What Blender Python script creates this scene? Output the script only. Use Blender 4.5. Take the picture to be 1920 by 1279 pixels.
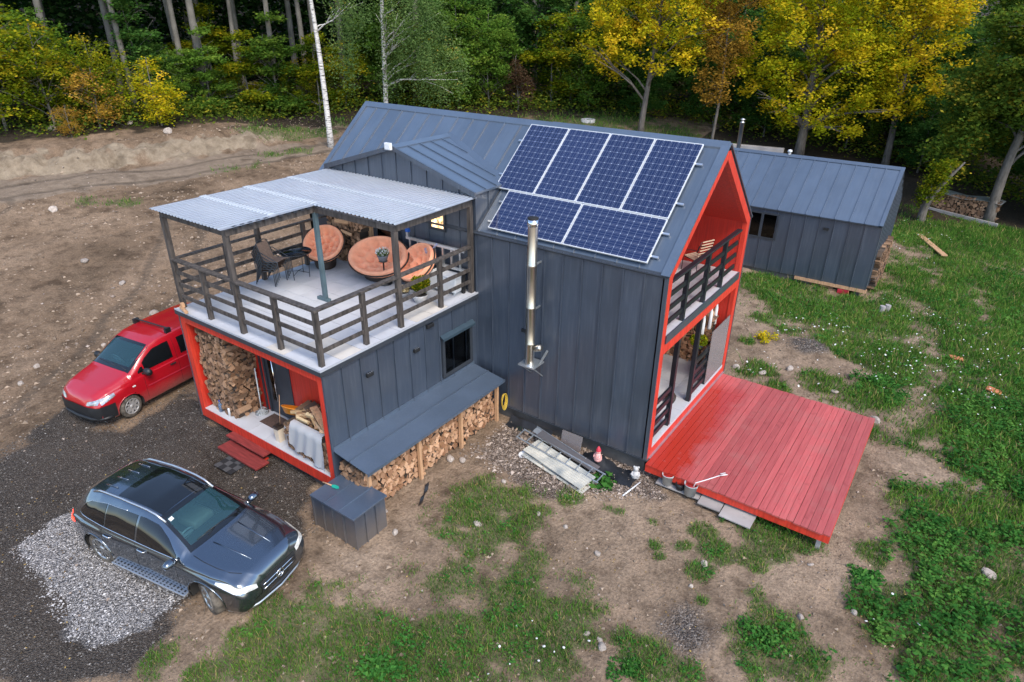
import bpy, math, random
import numpy as np
from mathutils import Vector, Matrix
from mathutils.bvhtree import BVHTree

for o in list(bpy.data.objects):
    bpy.data.objects.remove(o, do_unlink=True)
S = bpy.context.scene
COL = S.collection
R = math.radians

# ------------------------------------------------------------------ camera
cam_d = bpy.data.cameras.new('camera')
cam = bpy.data.objects.new('camera', cam_d)
COL.objects.link(cam)
_yaw, _pit, _rol = -0.6102, -0.4669, 0.0105
_f = Vector((math.sin(_yaw)*math.cos(_pit), math.cos(_yaw)*math.cos(_pit), math.sin(_pit)))
_r0 = Vector((math.cos(_yaw), -math.sin(_yaw), 0)); _u0 = _r0.cross(_f)
_r = _r0*math.cos(_rol) + _u0*math.sin(_rol); _u = -_r0*math.sin(_rol) + _u0*math.cos(_rol)
m3 = Matrix((_r, _u, -_f)).transposed()
cam.matrix_world = Matrix.Translation((4.6262, -12.2332, 9.5094)) @ m3.to_4x4()
cam_d.sensor_width = 36.0
cam_d.lens = 1231.4757/1920*36
cam_d.clip_start = 0.1
cam_d.clip_end = 2000
S.camera = cam

# ------------------------------------------------------------------ sky, sun, exposure
SUN_EL, SUN_AZ = R(50), R(116)      # azimuth measured from +Y towards +X
W = bpy.data.worlds.new('World'); S.world = W; W.use_nodes = True
wn = W.node_tree.nodes; wl = W.node_tree.links
bg = wn['Background']; bg.inputs[1].default_value = 0.15
sky = wn.new('ShaderNodeTexSky'); sky.sky_type = 'NISHITA'; sky.sun_disc = False
sky.sun_elevation = SUN_EL; sky.sun_rotation = SUN_AZ
sky.air_density = 1.0; sky.dust_density = 1.2; sky.ozone_density = 1.0; sky.altitude = 400
wl.new(sky.outputs[0], bg.inputs[0])
sd = bpy.data.lights.new('sun', 'SUN'); so = bpy.data.objects.new('sun', sd); COL.objects.link(so)
sd.energy = 1.5; sd.angle = R(24); sd.color = (1.0, .90, .76)
_sd = Vector((math.sin(SUN_AZ)*math.cos(SUN_EL), math.cos(SUN_AZ)*math.cos(SUN_EL), math.sin(SUN_EL)))
so.rotation_euler = _sd.to_track_quat('Z', 'Y').to_euler()
vs = S.view_settings
vs.view_transform = 'Standard'; vs.look = 'None'; vs.gamma = 1; vs.use_curve_mapping = False
vs.exposure = 1.32

# ------------------------------------------------------------------ helpers
rng = np.random.default_rng(7)
random.seed(7)

def tag(o, label=None, cat=None, group=None, kind=None):
    if label: o['label'] = label
    if cat: o['category'] = cat
    if group: o['group'] = group
    if kind: o['kind'] = kind
    return o

def thing(name, label, cat, loc=(0, 0, 0), rz=0.0, group=None):
    o = bpy.data.objects.new(name, None); COL.objects.link(o)
    o.empty_display_size = 0.1
    o.location = loc; o.rotation_euler = (0, 0, rz)
    return tag(o, label, cat, group)

def link(name, me, parent=None, loc=None, rot=None, scale=None):
    o = bpy.data.objects.new(name, me); COL.objects.link(o)
    if parent is not None: o.parent = parent
    if loc is not None: o.location = loc
    if rot is not None: o.rotation_euler = rot
    if scale is not None: o.scale = scale
    return o

def copy_tree(o, parent=None):
    c = o.copy(); COL.objects.link(c); c.parent = parent
    for ch in o.children: copy_tree(ch, c)
    return c

class MB:
    """collects simple shapes and links them as ONE mesh object"""
    def __init__(s): s.v = []; s.f = []; s.m = []; s.sm = []
    def add(s, vs_, fs, mi=0, smooth=False, mat=None):
        b = len(s.v)
        if mat is not None: vs_ = [tuple(mat @ Vector(p)) for p in vs_]
        s.v.extend([tuple(p) for p in vs_])
        for f in fs:
            s.f.append([b+i for i in f]); s.m.append(mi); s.sm.append(smooth)
        return s
    def box(s, x0, y0, z0, x1, y1, z1, mi=0, mat=None):
        v = [(x0,y0,z0),(x1,y0,z0),(x1,y1,z0),(x0,y1,z0),(x0,y0,z1),(x1,y0,z1),(x1,y1,z1),(x0,y1,z1)]
        return s.add(v, [(0,3,2,1),(4,5,6,7),(0,1,5,4),(1,2,6,5),(2,3,7,6),(3,0,4,7)], mi, False, mat)
    def bar(s, a, b, w, h=None, up=(0,0,1), mi=0):
        a = Vector(a); b = Vector(b); h = w if h is None else h
        d = (b-a); L = d.length; d.normalize(); up = Vector(up)
        if abs(d.dot(up)) > .98: up = Vector((1,0,0))
        x = d.cross(up).normalized(); y = x.cross(d)
        v = []
        for p in (a, b):
            for sx, sy in ((-1,-1),(1,-1),(1,1),(-1,1)):
                v.append(p + x*sx*w/2 + y*sy*h/2)
        return s.add(v, [(3,2,1,0),(4,5,6,7),(0,1,5,4),(1,2,6,5),(2,3,7,6),(3,0,4,7)], mi)
    def tube(s, pts, r, n=8, mi=0, closed=False, caps=True, smooth=True):
        pts = [Vector(p) for p in pts]; k = len(pts)
        rs = r if isinstance(r, (list, tuple, np.ndarray)) else [r]*k
        v = []; f = []; up = Vector((0,0,1)); px = None
        for i, p in enumerate(pts):
            if closed: t = pts[(i+1) % k]-pts[i-1]
            else: t = pts[min(i+1,k-1)]-pts[max(i-1,0)]
            if t.length < 1e-9: t = Vector((0,0,1))
            t.normalize()
            if px is None:
                ref = up if abs(t.z) < .9 else Vector((1,0,0))
                px = t.cross(ref).normalized()
            else:
                px = (px - t*px.dot(t))
                px = px.normalized() if px.length > 1e-6 else t.cross(up).normalized()
            py = t.cross(px)
            for j in range(n):
                a = 2*math.pi*j/n
                v.append(p + (px*math.cos(a)+py*math.sin(a))*rs[i])
        kk = k if closed else k-1
        for i in range(kk):
            for j in range(n):
                a0 = i*n+j; a1 = i*n+(j+1) % n; b0 = ((i+1) % k)*n+j; b1 = ((i+1) % k)*n+(j+1) % n
                f.append((a0, a1, b1, b0))
        s.add(v, f, mi, smooth)
        if caps and not closed:
            b = len(s.v)-len(v)
            s.f.append([b+j for j in range(n)][::-1]); s.m.append(mi); s.sm.append(False)
            s.f.append([b+(k-1)*n+j for j in range(n)]); s.m.append(mi); s.sm.append(False)
        return s
    def lathe(s, prof, n=20, mi=0, mat=None, smooth=True, axis='z'):
        v = []; f = []
        for r_, z_ in prof:
            for j in range(n):
                a = 2*math.pi*j/n
                if axis == 'z': v.append((r_*math.cos(a), r_*math.sin(a), z_))
                else: v.append((r_*math.cos(a), z_, r_*math.sin(a)))
        for i in range(len(prof)-1):
            for j in range(n):
                q = (i*n+j, i*n+(j+1) % n, (i+1)*n+(j+1) % n, (i+1)*n+j)
                f.append(q if axis == 'z' else q[::-1])
        s.add(v, f, mi, smooth, mat)
        return s
    def prism(s, poly, d, mi=0, mat=None):
        """poly: 3D points of one face (planar), d: extrusion vector"""
        n = len(poly); d = Vector(d)
        v = [Vector(p) for p in poly]; v = v+[p+d for p in v]
        f = [tuple(range(n))[::-1], tuple(range(n, 2*n))]+[(i, (i+1) % n, n+(i+1) % n, n+i) for i in range(n)]
        return s.add(v, f, mi, False, mat)
    def grid(s, P, mi=0, smooth=True, flip=False):
        nu = len(P); nv = len(P[0]); f = []
        for i in range(nu-1):
            for j in range(nv-1):
                q = (i*nv+j, i*nv+j+1, (i+1)*nv+j+1, (i+1)*nv+j)
                f.append(q[::-1] if flip else q)
        return s.add([p for row in P for p in row], f, mi, smooth)
    def mesh(s, name, mats):
        me = bpy.data.meshes.new(name); me.from_pydata(s.v, [], s.f)
        for m in (mats if isinstance(mats, (list, tuple)) else [mats]): me.materials.append(m)
        me.polygons.foreach_set('material_index', s.m)
        me.polygons.foreach_set('use_smooth', s.sm)
        me.update(); return me
    def build(s, name, mats, parent=None, loc=None, rot=None, bevel=0, seg=2, fix=False):
        me = s.mesh(name, mats)
        if fix:
            import bmesh
            bm = bmesh.new(); bm.from_mesh(me); bmesh.ops.recalc_face_normals(bm, faces=bm.faces); bm.to_mesh(me); bm.free()
        o = link(name, me, parent, loc, rot)
        if bevel:
            b = o.modifiers.new('bevel', 'BEVEL'); b.width = bevel; b.segments = seg; b.limit_method = 'ANGLE'
        return o

def box_obj(name, mat_, parent, x0, y0, z0, x1, y1, z1, bevel=0):
    return MB().box(x0, y0, z0, x1, y1, z1).build(name, mat_, parent, bevel=bevel)

def raw_mesh(name, V, F, mat_, attrs=None, smooth=False, mi=None):
    """V (n,3) float array, F (m,k) int array, attrs {name: (n,) float} point attributes"""
    V = np.asarray(V, np.float32); F = np.asarray(F, np.int32); k = F.shape[1]
    me = bpy.data.meshes.new(name)
    me.vertices.add(len(V)); me.vertices.foreach_set('co', V.ravel())
    me.loops.add(F.size); me.loops.foreach_set('vertex_index', F.ravel())
    me.polygons.add(len(F)); me.polygons.foreach_set('loop_start', np.arange(0, F.size, k, dtype=np.int32))
    try: me.polygons.foreach_set('loop_total', np.full(len(F), k, np.int32))
    except Exception: pass
    for m in (mat_ if isinstance(mat_, (list, tuple)) else [mat_]): me.materials.append(m)
    if mi is not None: me.polygons.foreach_set('material_index', np.asarray(mi, np.int32))
    me.polygons.foreach_set('use_smooth', np.full(len(F), smooth, bool))
    for a, val in (attrs or {}).items():
        at = me.attributes.new(a, 'FLOAT', 'POINT'); at.data.foreach_set('value', np.asarray(val, np.float32))
    me.update(calc_edges=True); me.validate()
    return me

# value noise (numpy)
def _hash(ix, iy, seed):
    n = (ix*374761393+iy*668265263+seed*1442695041).astype(np.int64) & 0xffffffff
    n = ((n ^ (n >> 13))*1274126177) & 0xffffffff
    return ((n ^ (n >> 16)) & 0xffff)/65535.0
def vnoise(x, y, seed=0):
    x = np.asarray(x, float); y = np.asarray(y, float)
    ix = np.floor(x).astype(np.int64); iy = np.floor(y).astype(np.int64)
    fx = x-ix; fy = y-iy; fx = fx*fx*(3-2*fx); fy = fy*fy*(3-2*fy)
    a = _hash(ix, iy, seed); b = _hash(ix+1, iy, seed); c = _hash(ix, iy+1, seed); d = _hash(ix+1, iy+1, seed)
    return (a*(1-fx)+b*fx)*(1-fy)+(c*(1-fx)+d*fx)*fy
def fbm(x, y, oct=4, seed=0):
    t = 0; a = .5; s_ = 0
    for i in range(oct):
        t = t+a*vnoise(x*2**i, y*2**i, seed+i*17); s_ += a; a *= .5
    return t/s_

# ------------------------------------------------------------------ materials
def nodes(name):
    m = bpy.data.materials.new(name); m.use_nodes = True
    nt = m.node_tree; b = nt.nodes['Principled BSDF']
    return m, nt, nt.nodes, nt.links, b
def ramp(nt, stops, interp='LINEAR'):
    r_ = nt.nodes.new('ShaderNodeValToRGB'); cr = r_.color_ramp; cr.interpolation = interp
    while len(cr.elements) < len(stops): cr.elements.new(.5)
    for e, (p, c) in zip(cr.elements, stops): e.position = p; e.color = (c[0], c[1], c[2], 1)
    return r_
def objcoord(nt, stretch=(1, 1, 1), rand=True):
    tc = nt.nodes.new('ShaderNodeTexCoord'); mp = nt.nodes.new('ShaderNodeMapping'); mp.inputs['Scale'].default_value = stretch
    nt.links.new(tc.outputs['Object'], mp.inputs['Vector'])
    if rand:
        oi = nt.nodes.new('ShaderNodeObjectInfo'); mu = nt.nodes.new('ShaderNodeMath'); mu.operation = 'MULTIPLY'; mu.inputs[1].default_value = 37.0
        nt.links.new(oi.outputs['Random'], mu.inputs[0]); nt.links.new(mu.outputs[0], mp.inputs['Location'])
    return mp.outputs[0]
def noise(nt, vec, scale, detail=4, rough=.55):
    n = nt.nodes.new('ShaderNodeTexNoise'); n.inputs['Scale'].default_value = scale; n.inputs['Detail'].default_value = detail
    n.inputs['Roughness'].default_value = rough; nt.links.new(vec, n.inputs['Vector']); return n.outputs['Fac']
def bump(nt, h, strength, dist=.01):
    b = nt.nodes.new('ShaderNodeBump'); b.inputs['Strength'].default_value = strength; b.inputs['Distance'].default_value = dist
    nt.links.new(h, b.inputs['Height']); return b.outputs[0]
def mixc(nt, fac, a, b, mode='MIX'):
    m = nt.nodes.new('ShaderNodeMix'); m.data_type = 'RGBA'; m.blend_type = mode
    for k, val in ((0, fac), (6, a), (7, b)):
        if hasattr(val, 'links'): nt.links.new(val, m.inputs[k])
        elif isinstance(val, (int, float)): m.inputs[k].default_value = val
        else: m.inputs[k].default_value = (val[0], val[1], val[2], 1)
    return m.outputs[2]
def mathn(nt, op, a, b=0.0):
    m = nt.nodes.new('ShaderNodeMath'); m.operation = op
    for k, val in ((0, a), (1, b)):
        if hasattr(val, 'links'): nt.links.new(val, m.inputs[k])
        else: m.inputs[k].default_value = val
    return m.outputs[0]
def attr(nt, name):
    a = nt.nodes.new('ShaderNodeAttribute'); a.attribute_name = name; return a.outputs['Fac']

def pm(name, c, rough=.6, metal=0.0, var=.15, scale=3.0, bmp=0.0, bscale=40.0, coat=0.0, stretch=(1, 1, 1), orand=0.0, spec=.5, c2=None, rvar=0.0, detail=4):
    """painted / plain surface: base colour with noise variation, optional bump and per-object value shift"""
    m, nt, n, l, b = nodes(name)
    vec = objcoord(nt, stretch)
    f = noise(nt, vec, scale, detail)
    lo = [max(0, x*(1-var)) for x in c]; hi = [x*(1+var) for x in (c2 or c)]
    rp = ramp(nt, [(.3, lo), (.7, hi)]); l.new(f, rp.inputs[0]); colr = rp.outputs[0]
    if orand:
        oi = n.new('ShaderNodeObjectInfo'); hs = n.new('ShaderNodeHueSaturation')
        mr = n.new('ShaderNodeMapRange'); mr.inputs[3].default_value = 1-orand; mr.inputs[4].default_value = 1+orand
        l.new(oi.outputs['Random'], mr.inputs[0]); l.new(mr.outputs[0], hs.inputs['Value']); l.new(colr, hs.inputs['Color']); colr = hs.outputs[0]
    l.new(colr, b.inputs['Base Color'])
    b.inputs['Roughness'].default_value = rough; b.inputs['Metallic'].default_value = metal
    b.inputs['Coat Weight'].default_value = coat; b.inputs['Coat Roughness'].default_value = .05
    b.inputs['Specular IOR Level'].default_value = spec
    if rvar:
        mr = n.new('ShaderNodeMapRange'); mr.inputs[3].default_value = max(.02, rough-rvar); mr.inputs[4].default_value = rough+rvar
        l.new(noise(nt, vec, scale*1.7, 5), mr.inputs[0]); l.new(mr.outputs[0], b.inputs['Roughness'])
    if bmp: l.new(bump(nt, noise(nt, vec, bscale, 4), bmp), b.inputs['Normal'])
    return m

M = {}
def clad(name, c, rough):
    # standing-seam painted steel: faint oil-canning, dust streaks running down, small scuffs
    m, nt, n, l, b = nodes(name)
    v1 = objcoord(nt, (1, 1, 1)); v2 = objcoord(nt, (9, 9, .5))
    f = noise(nt, v1, 1.1, 5, .6); st = noise(nt, v2, 2.2, 5, .6)
    rp = ramp(nt, [(.3, [x*.86 for x in c]), (.72, [x*1.16 for x in c])]); l.new(f, rp.inputs[0])
    rs = ramp(nt, [(.48, (0, 0, 0)), (.8, (.5, .5, .5))]); l.new(st, rs.inputs[0])
    dust = mixc(nt, rs.outputs[0], rp.outputs[0], [.10, .12, .15])
    ge = n.new('ShaderNodeNewGeometry'); sz = n.new('ShaderNodeSeparateXYZ'); l.new(ge.outputs['Position'], sz.inputs[0])
    mu_ = ramp(nt, [(.0, (.6, .6, .6)), (.55, (0, 0, 0))]); l.new(mathn(nt, 'ADD', sz.outputs[2], mathn(nt, 'MULTIPLY', noise(nt, ge.outputs['Position'], 5, 5), .5)), mu_.inputs[0])
    dust = mixc(nt, mu_.outputs[0], dust, (.13, .105, .085))      # rain-splashed mud at the foot of the walls
    oi = n.new('ShaderNodeObjectInfo'); hs = n.new('ShaderNodeHueSaturation')
    mr = n.new('ShaderNodeMapRange'); mr.inputs[3].default_value = .9; mr.inputs[4].default_value = 1.1
    l.new(oi.outputs['Random'], mr.inputs[0]); l.new(mr.outputs[0], hs.inputs['Value']); l.new(dust, hs.inputs['Color'])
    l.new(hs.outputs[0], b.inputs['Base Color'])
    mr2 = n.new('ShaderNodeMapRange'); mr2.inputs[3].default_value = rough-.07; mr2.inputs[4].default_value = rough+.12
    l.new(noise(nt, v1, 2.3, 4), mr2.inputs[0]); l.new(mr2.outputs[0], b.inputs['Roughness'])
    l.new(bump(nt, noise(nt, v1, 1.9, 2), .45, .02), b.inputs['Normal'])
    b.inputs['Coat Weight'].default_value = 1.0; b.inputs['Coat Roughness'].default_value = .32; b.inputs['Coat IOR'].default_value = 1.6
    return m
M['clad'] = clad('slate_steel', (.031, .044, .068), .42)
M['clad_skylit'] = clad('slate_steel_skylit', (.056, .080, .118), .38)  # same paint as the walls, colour lightened to carry the sky's reflection
M['trim'] = pm('dark_trim', (.030, .036, .046), .45, var=.2)
M['found'] = pm('foundation_concrete', (.085, .080, .075), .9, var=.35, scale=2.5, bmp=.5, bscale=25)
M['dark'] = pm('dark_void', (.008, .008, .009), .8)

def redwood(name, c, rough, board=.095, axis=0, coat=.15):
    m, nt, n, l, b = nodes(name)
    v = objcoord(nt, (14, 14, .8) if axis == 0 else (14, .8, 14), rand=False)
    f = noise(nt, v, 1.6, 5, .6)
    rp = ramp(nt, [(.25, [x*.72 for x in c]), (.55, c), (.85, [x*1.25+.004 for x in c])]); l.new(f, rp.inputs[0])
    l.new(rp.outputs[0], b.inputs['Base Color'])
    tc = n.new('ShaderNodeTexCoord'); sx = n.new('ShaderNodeSeparateXYZ'); l.new(tc.outputs['Object'], sx.inputs[0])
    ad = mathn(nt, 'ADD', sx.outputs[0], sx.outputs[1])
    fr = mathn(nt, 'FRACT', mathn(nt, 'DIVIDE', ad, board))
    gap = mathn(nt, 'LESS_THAN', mathn(nt, 'ABSOLUTE', mathn(nt, 'SUBTRACT', fr, .5)), .44)
    h = mathn(nt, 'ADD', gap, mathn(nt, 'MULTIPLY', f, .25))
    l.new(bump(nt, h, .6, .006), b.inputs['Normal'])
    b.inputs['Roughness'].default_value = rough; b.inputs['Coat Weight'].default_value = coat; b.inputs['Coat Roughness'].default_value = .25
    return m
M['red'] = redwood('red_stained_boards', (.48, .022, .010), .5)
M['redtrim'] = pm('red_painted_timber', (.52, .036, .018), .5, var=.25, scale=2, stretch=(10, 10, 1.2), bmp=.15, bscale=8)

def deckred(name):
    m, nt, n, l, b = nodes(name)
    v = objcoord(nt, (16, .9, 16)); v2 = objcoord(nt, (1, 1, 1))
    f = noise(nt, v, 1.5, 6, .6); w = noise(nt, v2, .9, 4); k = noise(nt, v2, 4.0, 2)
    rp = ramp(nt, [(.25, (.29, .050, .047)), (.5, (.41, .080, .075)), (.8, (.50, .115, .107))]); l.new(f, rp.inputs[0])
    c1 = mixc(nt, mathn(nt, 'MULTIPLY', w, .5), rp.outputs[0], (.42, .075, .07))
    kn = ramp(nt, [(.66, (0, 0, 0)), (.72, (1, 1, 1))]); l.new(k, kn.inputs[0])
    c2 = mixc(nt, mathn(nt, 'MULTIPLY', kn.outputs[0], .4), c1, (.24, .035, .03))
    oi = n.new('ShaderNodeObjectInfo'); hs = n.new('ShaderNodeHueSaturation')
    mr = n.new('ShaderNodeMapRange'); mr.inputs[3].default_value = .78; mr.inputs[4].default_value = 1.16
    l.new(oi.outputs['Random'], mr.inputs[0]); l.new(mr.outputs[0], hs.inputs['Value']); l.new(c2, hs.inputs['Color'])
    # worn, rain-wet strip sheltered along the house: darker, saturated and glossier (world x small)
    ge = n.new('ShaderNodeNewGeometry'); sx = n.new('ShaderNodeSeparateXYZ'); l.new(ge.outputs['Position'], sx.inputs[0])
    nz = noise(nt, ge.outputs['Position'], 1.3, 5, .65)
    e = mathn(nt, 'SUBTRACT', sx.outputs[0], mathn(nt, 'ADD', mathn(nt, 'MULTIPLY', nz, 1.1), .02))
    yy = mathn(nt, 'MULTIPLY', mathn(nt, 'SUBTRACT', sx.outputs[1], 4.4), .5)
    e2 = mathn(nt, 'MAXIMUM', mathn(nt, 'SUBTRACT', e, .28), yy)
    wet = ramp(nt, [(.0, (1, 1, 1)), (.30, (0, 0, 0))]); l.new(mathn(nt, 'ADD', e2, .12), wet.inputs[0])
    nz2 = noise(nt, ge.outputs['Position'], 6, 4); sc = ramp(nt, [(.62, (0, 0, 0)), (.7, (.5, .5, .5))]); l.new(nz2, sc.inputs[0])
    wc = mixc(nt, sc.outputs[0], (.36, .030, .018), (.40, .085, .075))
    gp_ = n.new('ShaderNodeNewGeometry'); dz2 = ramp(nt, [(.5, (0, 0, 0)), (.7, (.45, .45, .45))]); l.new(noise(nt, gp_.outputs['Position'], 1.1, 6, .7), dz2.inputs[0])
    dusty = mixc(nt, dz2.outputs[0], hs.outputs[0], (.34, .13, .11))
    l.new(mixc(nt, wet.outputs[0], dusty, wc), b.inputs['Base Color'])
    rr = n.new('ShaderNodeMapRange'); rr.inputs[3].default_value = .52; rr.inputs[4].default_value = .24
    l.new(wet.outputs[0], rr.inputs[0]); l.new(rr.outputs[0], b.inputs['Roughness'])
    l.new(bump(nt, f, .35, .004), b.inputs['Normal'])
    return m
M['deckred'] = deckred('deck_red')

M['tile'] = pm('pale_tile', (.46, .47, .50), .35, var=.07, scale=2, orand=.035, rvar=.1)
M['tilewarm'] = pm('pale_tile_sandy', (.54, .50, .45), .4, var=.08, scale=2, orand=.03)
M['slab'] = pm('slab_edge', (.36, .38, .42), .5, var=.1, scale=2)
M['oldwood'] = pm('weathered_dark_timber', (.036, .029, .025), .75, var=.5, scale=2.2, stretch=(6, 6, 1), bmp=.3, bscale=12, c2=(.062, .052, .046), detail=6)
M['steelpost'] = pm('blue_grey_steel', (.065, .105, .125), .45, var=.2)
M['white'] = pm('white_paint', (.66, .67, .68), .4, var=.06)
M['alu'] = pm('aluminium', (.62, .64, .66), .35, metal=.9, var=.08)
M['inox'] = pm('stainless', (.60, .57, .52), .30, metal=1, var=.06, rvar=.05)
M['galv'] = pm('galvanised', (.5, .54, .57), .35, metal=.8, var=.15)
M['black'] = pm('black_plastic', (.012, .013, .015), .5)
M['rubber'] = pm('dirty_rubber', (.035, .030, .026), .85, var=.5, scale=8, c2=(.10, .085, .068))
M['chrome'] = pm('chrome', (.75, .76, .78), .1, metal=1, var=.03)
M['blackrail'] = pm('black_rail_paint', (.012, .015, .020), .35, var=.2)
M['timber'] = pm('fresh_timber', (.46, .27, .15), .7, var=.25, scale=2, stretch=(8, 8, 1), bmp=.2, bscale=10)
M['greyboard'] = pm('grey_boards', (.30, .28, .27), .8, var=.25, scale=1.5, bmp=.2)
M['orange'] = pm('apricot_cushion', (.88, .38, .22), .85, var=.1, scale=6, bmp=.15, bscale=60)
M['wicker'] = None
def wickermat():
    m, nt, n, l, b = nodes('brown_wicker')
    v = objcoord(nt, (1, 1, 1), False)
    wv = n.new('ShaderNodeTexWave'); wv.bands_direction = 'Z'; wv.inputs['Scale'].default_value = 14; wv.inputs['Distortion'].default_value = 1.5; l.new(v, wv.inputs['Vector'])
    rp = ramp(nt, [(.2, (.012, .008, .006)), (.8, (.060, .036, .026))]); l.new(wv.outputs['Fac'], rp.inputs[0]); l.new(rp.outputs[0], b.inputs['Base Color'])
    l.new(bump(nt, wv.outputs['Fac'], .8, .01), b.inputs['Normal']); b.inputs['Roughness'].default_value = .5
    return m
M['wicker'] = wickermat()

def glassmat(name, tint, rough=.02, mixb=0.0, base=(.02, .02, .02), ior=1.5):
    m, nt, n, l, b = nodes(name)
    tr = n.new('ShaderNodeBsdfTransparent'); tr.inputs[0].default_value = (*tint, 1)
    gl = n.new('ShaderNodeBsdfGlossy'); gl.inputs['Roughness'].default_value = rough
    fr = n.new('ShaderNodeFresnel'); fr.inputs[0].default_value = ior
    mx = n.new('ShaderNodeMixShader'); l.new(fr.outputs[0], mx.inputs[0]); l.new(tr.outputs[0], mx.inputs[1]); l.new(gl.outputs[0], mx.inputs[2])
    last = mx
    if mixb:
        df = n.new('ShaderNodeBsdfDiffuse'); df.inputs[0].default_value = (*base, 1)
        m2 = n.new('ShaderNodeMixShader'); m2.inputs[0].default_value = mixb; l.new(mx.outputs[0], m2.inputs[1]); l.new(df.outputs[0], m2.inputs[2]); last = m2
    l.new(last.outputs[0], n['Material Output'].inputs['Surface'])
    return m
M['carglass'] = glassmat('car_glass', (.42, .66, .70), .02, .22, (.05, .15, .18), ior=1.9)  # teal diffuse share paints bright sky reflection into the windscreens
M['darkglass'] = glassmat('dark_glass', (.05, .055, .06))
M['glass'] = glassmat('window_glass', (.55, .6, .62))
M['polyc'] = glassmat('cloudy_plastic_sheet', (.75, .74, .73), .2, .42, (.36, .32, .32))

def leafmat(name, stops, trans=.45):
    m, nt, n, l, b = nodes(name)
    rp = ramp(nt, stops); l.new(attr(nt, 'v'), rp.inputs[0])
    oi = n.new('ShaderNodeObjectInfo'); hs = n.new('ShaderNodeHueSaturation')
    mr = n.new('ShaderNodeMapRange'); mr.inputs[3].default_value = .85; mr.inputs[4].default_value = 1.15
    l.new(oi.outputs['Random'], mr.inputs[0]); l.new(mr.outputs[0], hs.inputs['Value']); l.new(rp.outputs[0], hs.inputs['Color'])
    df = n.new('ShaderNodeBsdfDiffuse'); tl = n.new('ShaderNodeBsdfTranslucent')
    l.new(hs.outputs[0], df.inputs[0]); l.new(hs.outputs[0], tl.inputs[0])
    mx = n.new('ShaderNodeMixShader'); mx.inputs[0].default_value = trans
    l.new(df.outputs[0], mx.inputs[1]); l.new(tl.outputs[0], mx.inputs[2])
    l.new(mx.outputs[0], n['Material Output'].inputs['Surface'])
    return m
M['lf_green'] = leafmat('leaves_green', [(0, (.040, .100, .014)), (.5, (.105, .205, .028)), (1, (.21, .30, .042))])
M['lf_dark'] = leafmat('leaves_dark_green', [(0, (.025, .075, .016)), (.6, (.066, .155, .030)), (1, (.140, .230, .045))])
M['lf_birch'] = leafmat('leaves_birch', [(0, (.085, .150, .044)), (.6, (.165, .250, .075)), (.92, (.24, .32, .10)), (1, (.45, .34, .06))])
M['lf_yg'] = leafmat('leaves_yellow_green', [(0, (.060, .115, .008)), (.45, (.165, .215, .012)), (.8, (.33, .31, .016)), (1, (.50, .37, .02))])
M['lf_yel'] = leafmat('leaves_yellow', [(0, (.24, .29, .012)), (.4, (.50, .44, .016)), (.75, (.70, .49, .022)), (1, (.80, .56, .04))])
M['lf_or'] = leafmat('leaves_orange', [(0, (.22, .13, .025)), (.5, (.40, .24, .035)), (1, (.56, .34, .06))])
M['lf_brown'] = leafmat('leaves_brown', [(0, (.05, .030, .018)), (1, (.14, .085, .05))])
M['grass'] = leafmat('grass_blades', [(0, (.034, .090, .014)), (.45, (.075, .190, .028)), (.8, (.150, .245, .040)), (1, (.34, .29, .11))], .3)
M['weed'] = leafmat('weed_leaves', [(0, (.020, .085, .018)), (.5, (.050, .165, .032)), (1, (.120, .250, .048))], .3)
M['bark'] = pm('grey_bark', (.12, .105, .09), .9, var=.4, scale=3, stretch=(4, 4, 1), bmp=.6, bscale=10)
M['beech'] = pm('beech_bark', (.135, .125, .108), .85, var=.3, scale=1.5, bmp=.3, bscale=8)
def birchbark():
    m, nt, n, l, b = nodes('birch_bark')
    v = objcoord(nt, (1.2, 1.2, 9)); f = noise(nt, v, 2.2, 5, .65)
    v2 = objcoord(nt, (1, 1, 1)); g = noise(nt, v2, 1.2, 3)
    rp = ramp(nt, [(.40, (.03, .028, .026)), (.48, (.62, .60, .57)), (1, (.74, .72, .69))]); l.new(f, rp.inputs[0])
    l.new(mixc(nt, mathn(nt, 'MULTIPLY', g, .3), rp.outputs[0], (.3, .27, .24)), b.inputs['Base Color']); b.inputs['Roughness'].default_value = .7
    return m
M['birch'] = birchbark()
# firewood: cut end / split face / bark, shade varies log by log with attribute v
def woodm(name, a, c):
    m, nt, n, l, b = nodes(name)
    rp = ramp(nt, [(0, a), (1, c)]); l.new(attr(nt, 'v'), rp.inputs[0])
    f = noise(nt, objcoord(nt, (3, 3, 3)), 9, 4)
    l.new(mixc(nt, mathn(nt, 'MULTIPLY', f, .55), rp.outputs[0], [x*.45 for x in a]), b.inputs['Base Color']); b.inputs['Roughness'].default_value = .85
    return m
M['wend'] = woodm('log_end', (.27, .13, .065), (.78, .48, .30))
M['wsplit'] = woodm('log_split', (.28, .15, .075), (.70, .45, .27))
M['wbark'] = woodm('log_bark', (.035, .026, .02), (.14, .10, .075))
M['wend_o'] = woodm('old_log_end', (.16, .082, .042), (.54, .32, .19))
M['wsplit_o'] = woodm('old_log_split', (.12, .070, .04), (.36, .22, .13))
M['wyel'] = woodm('fresh_split_wood', (.40, .25, .12), (.72, .56, .33))
M['crimson'] = pm('crimson_paint', (.42, .02, .04), .5)
M['lf_stem'] = pm('green_stem', (.06, .10, .03), .7)
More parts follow.
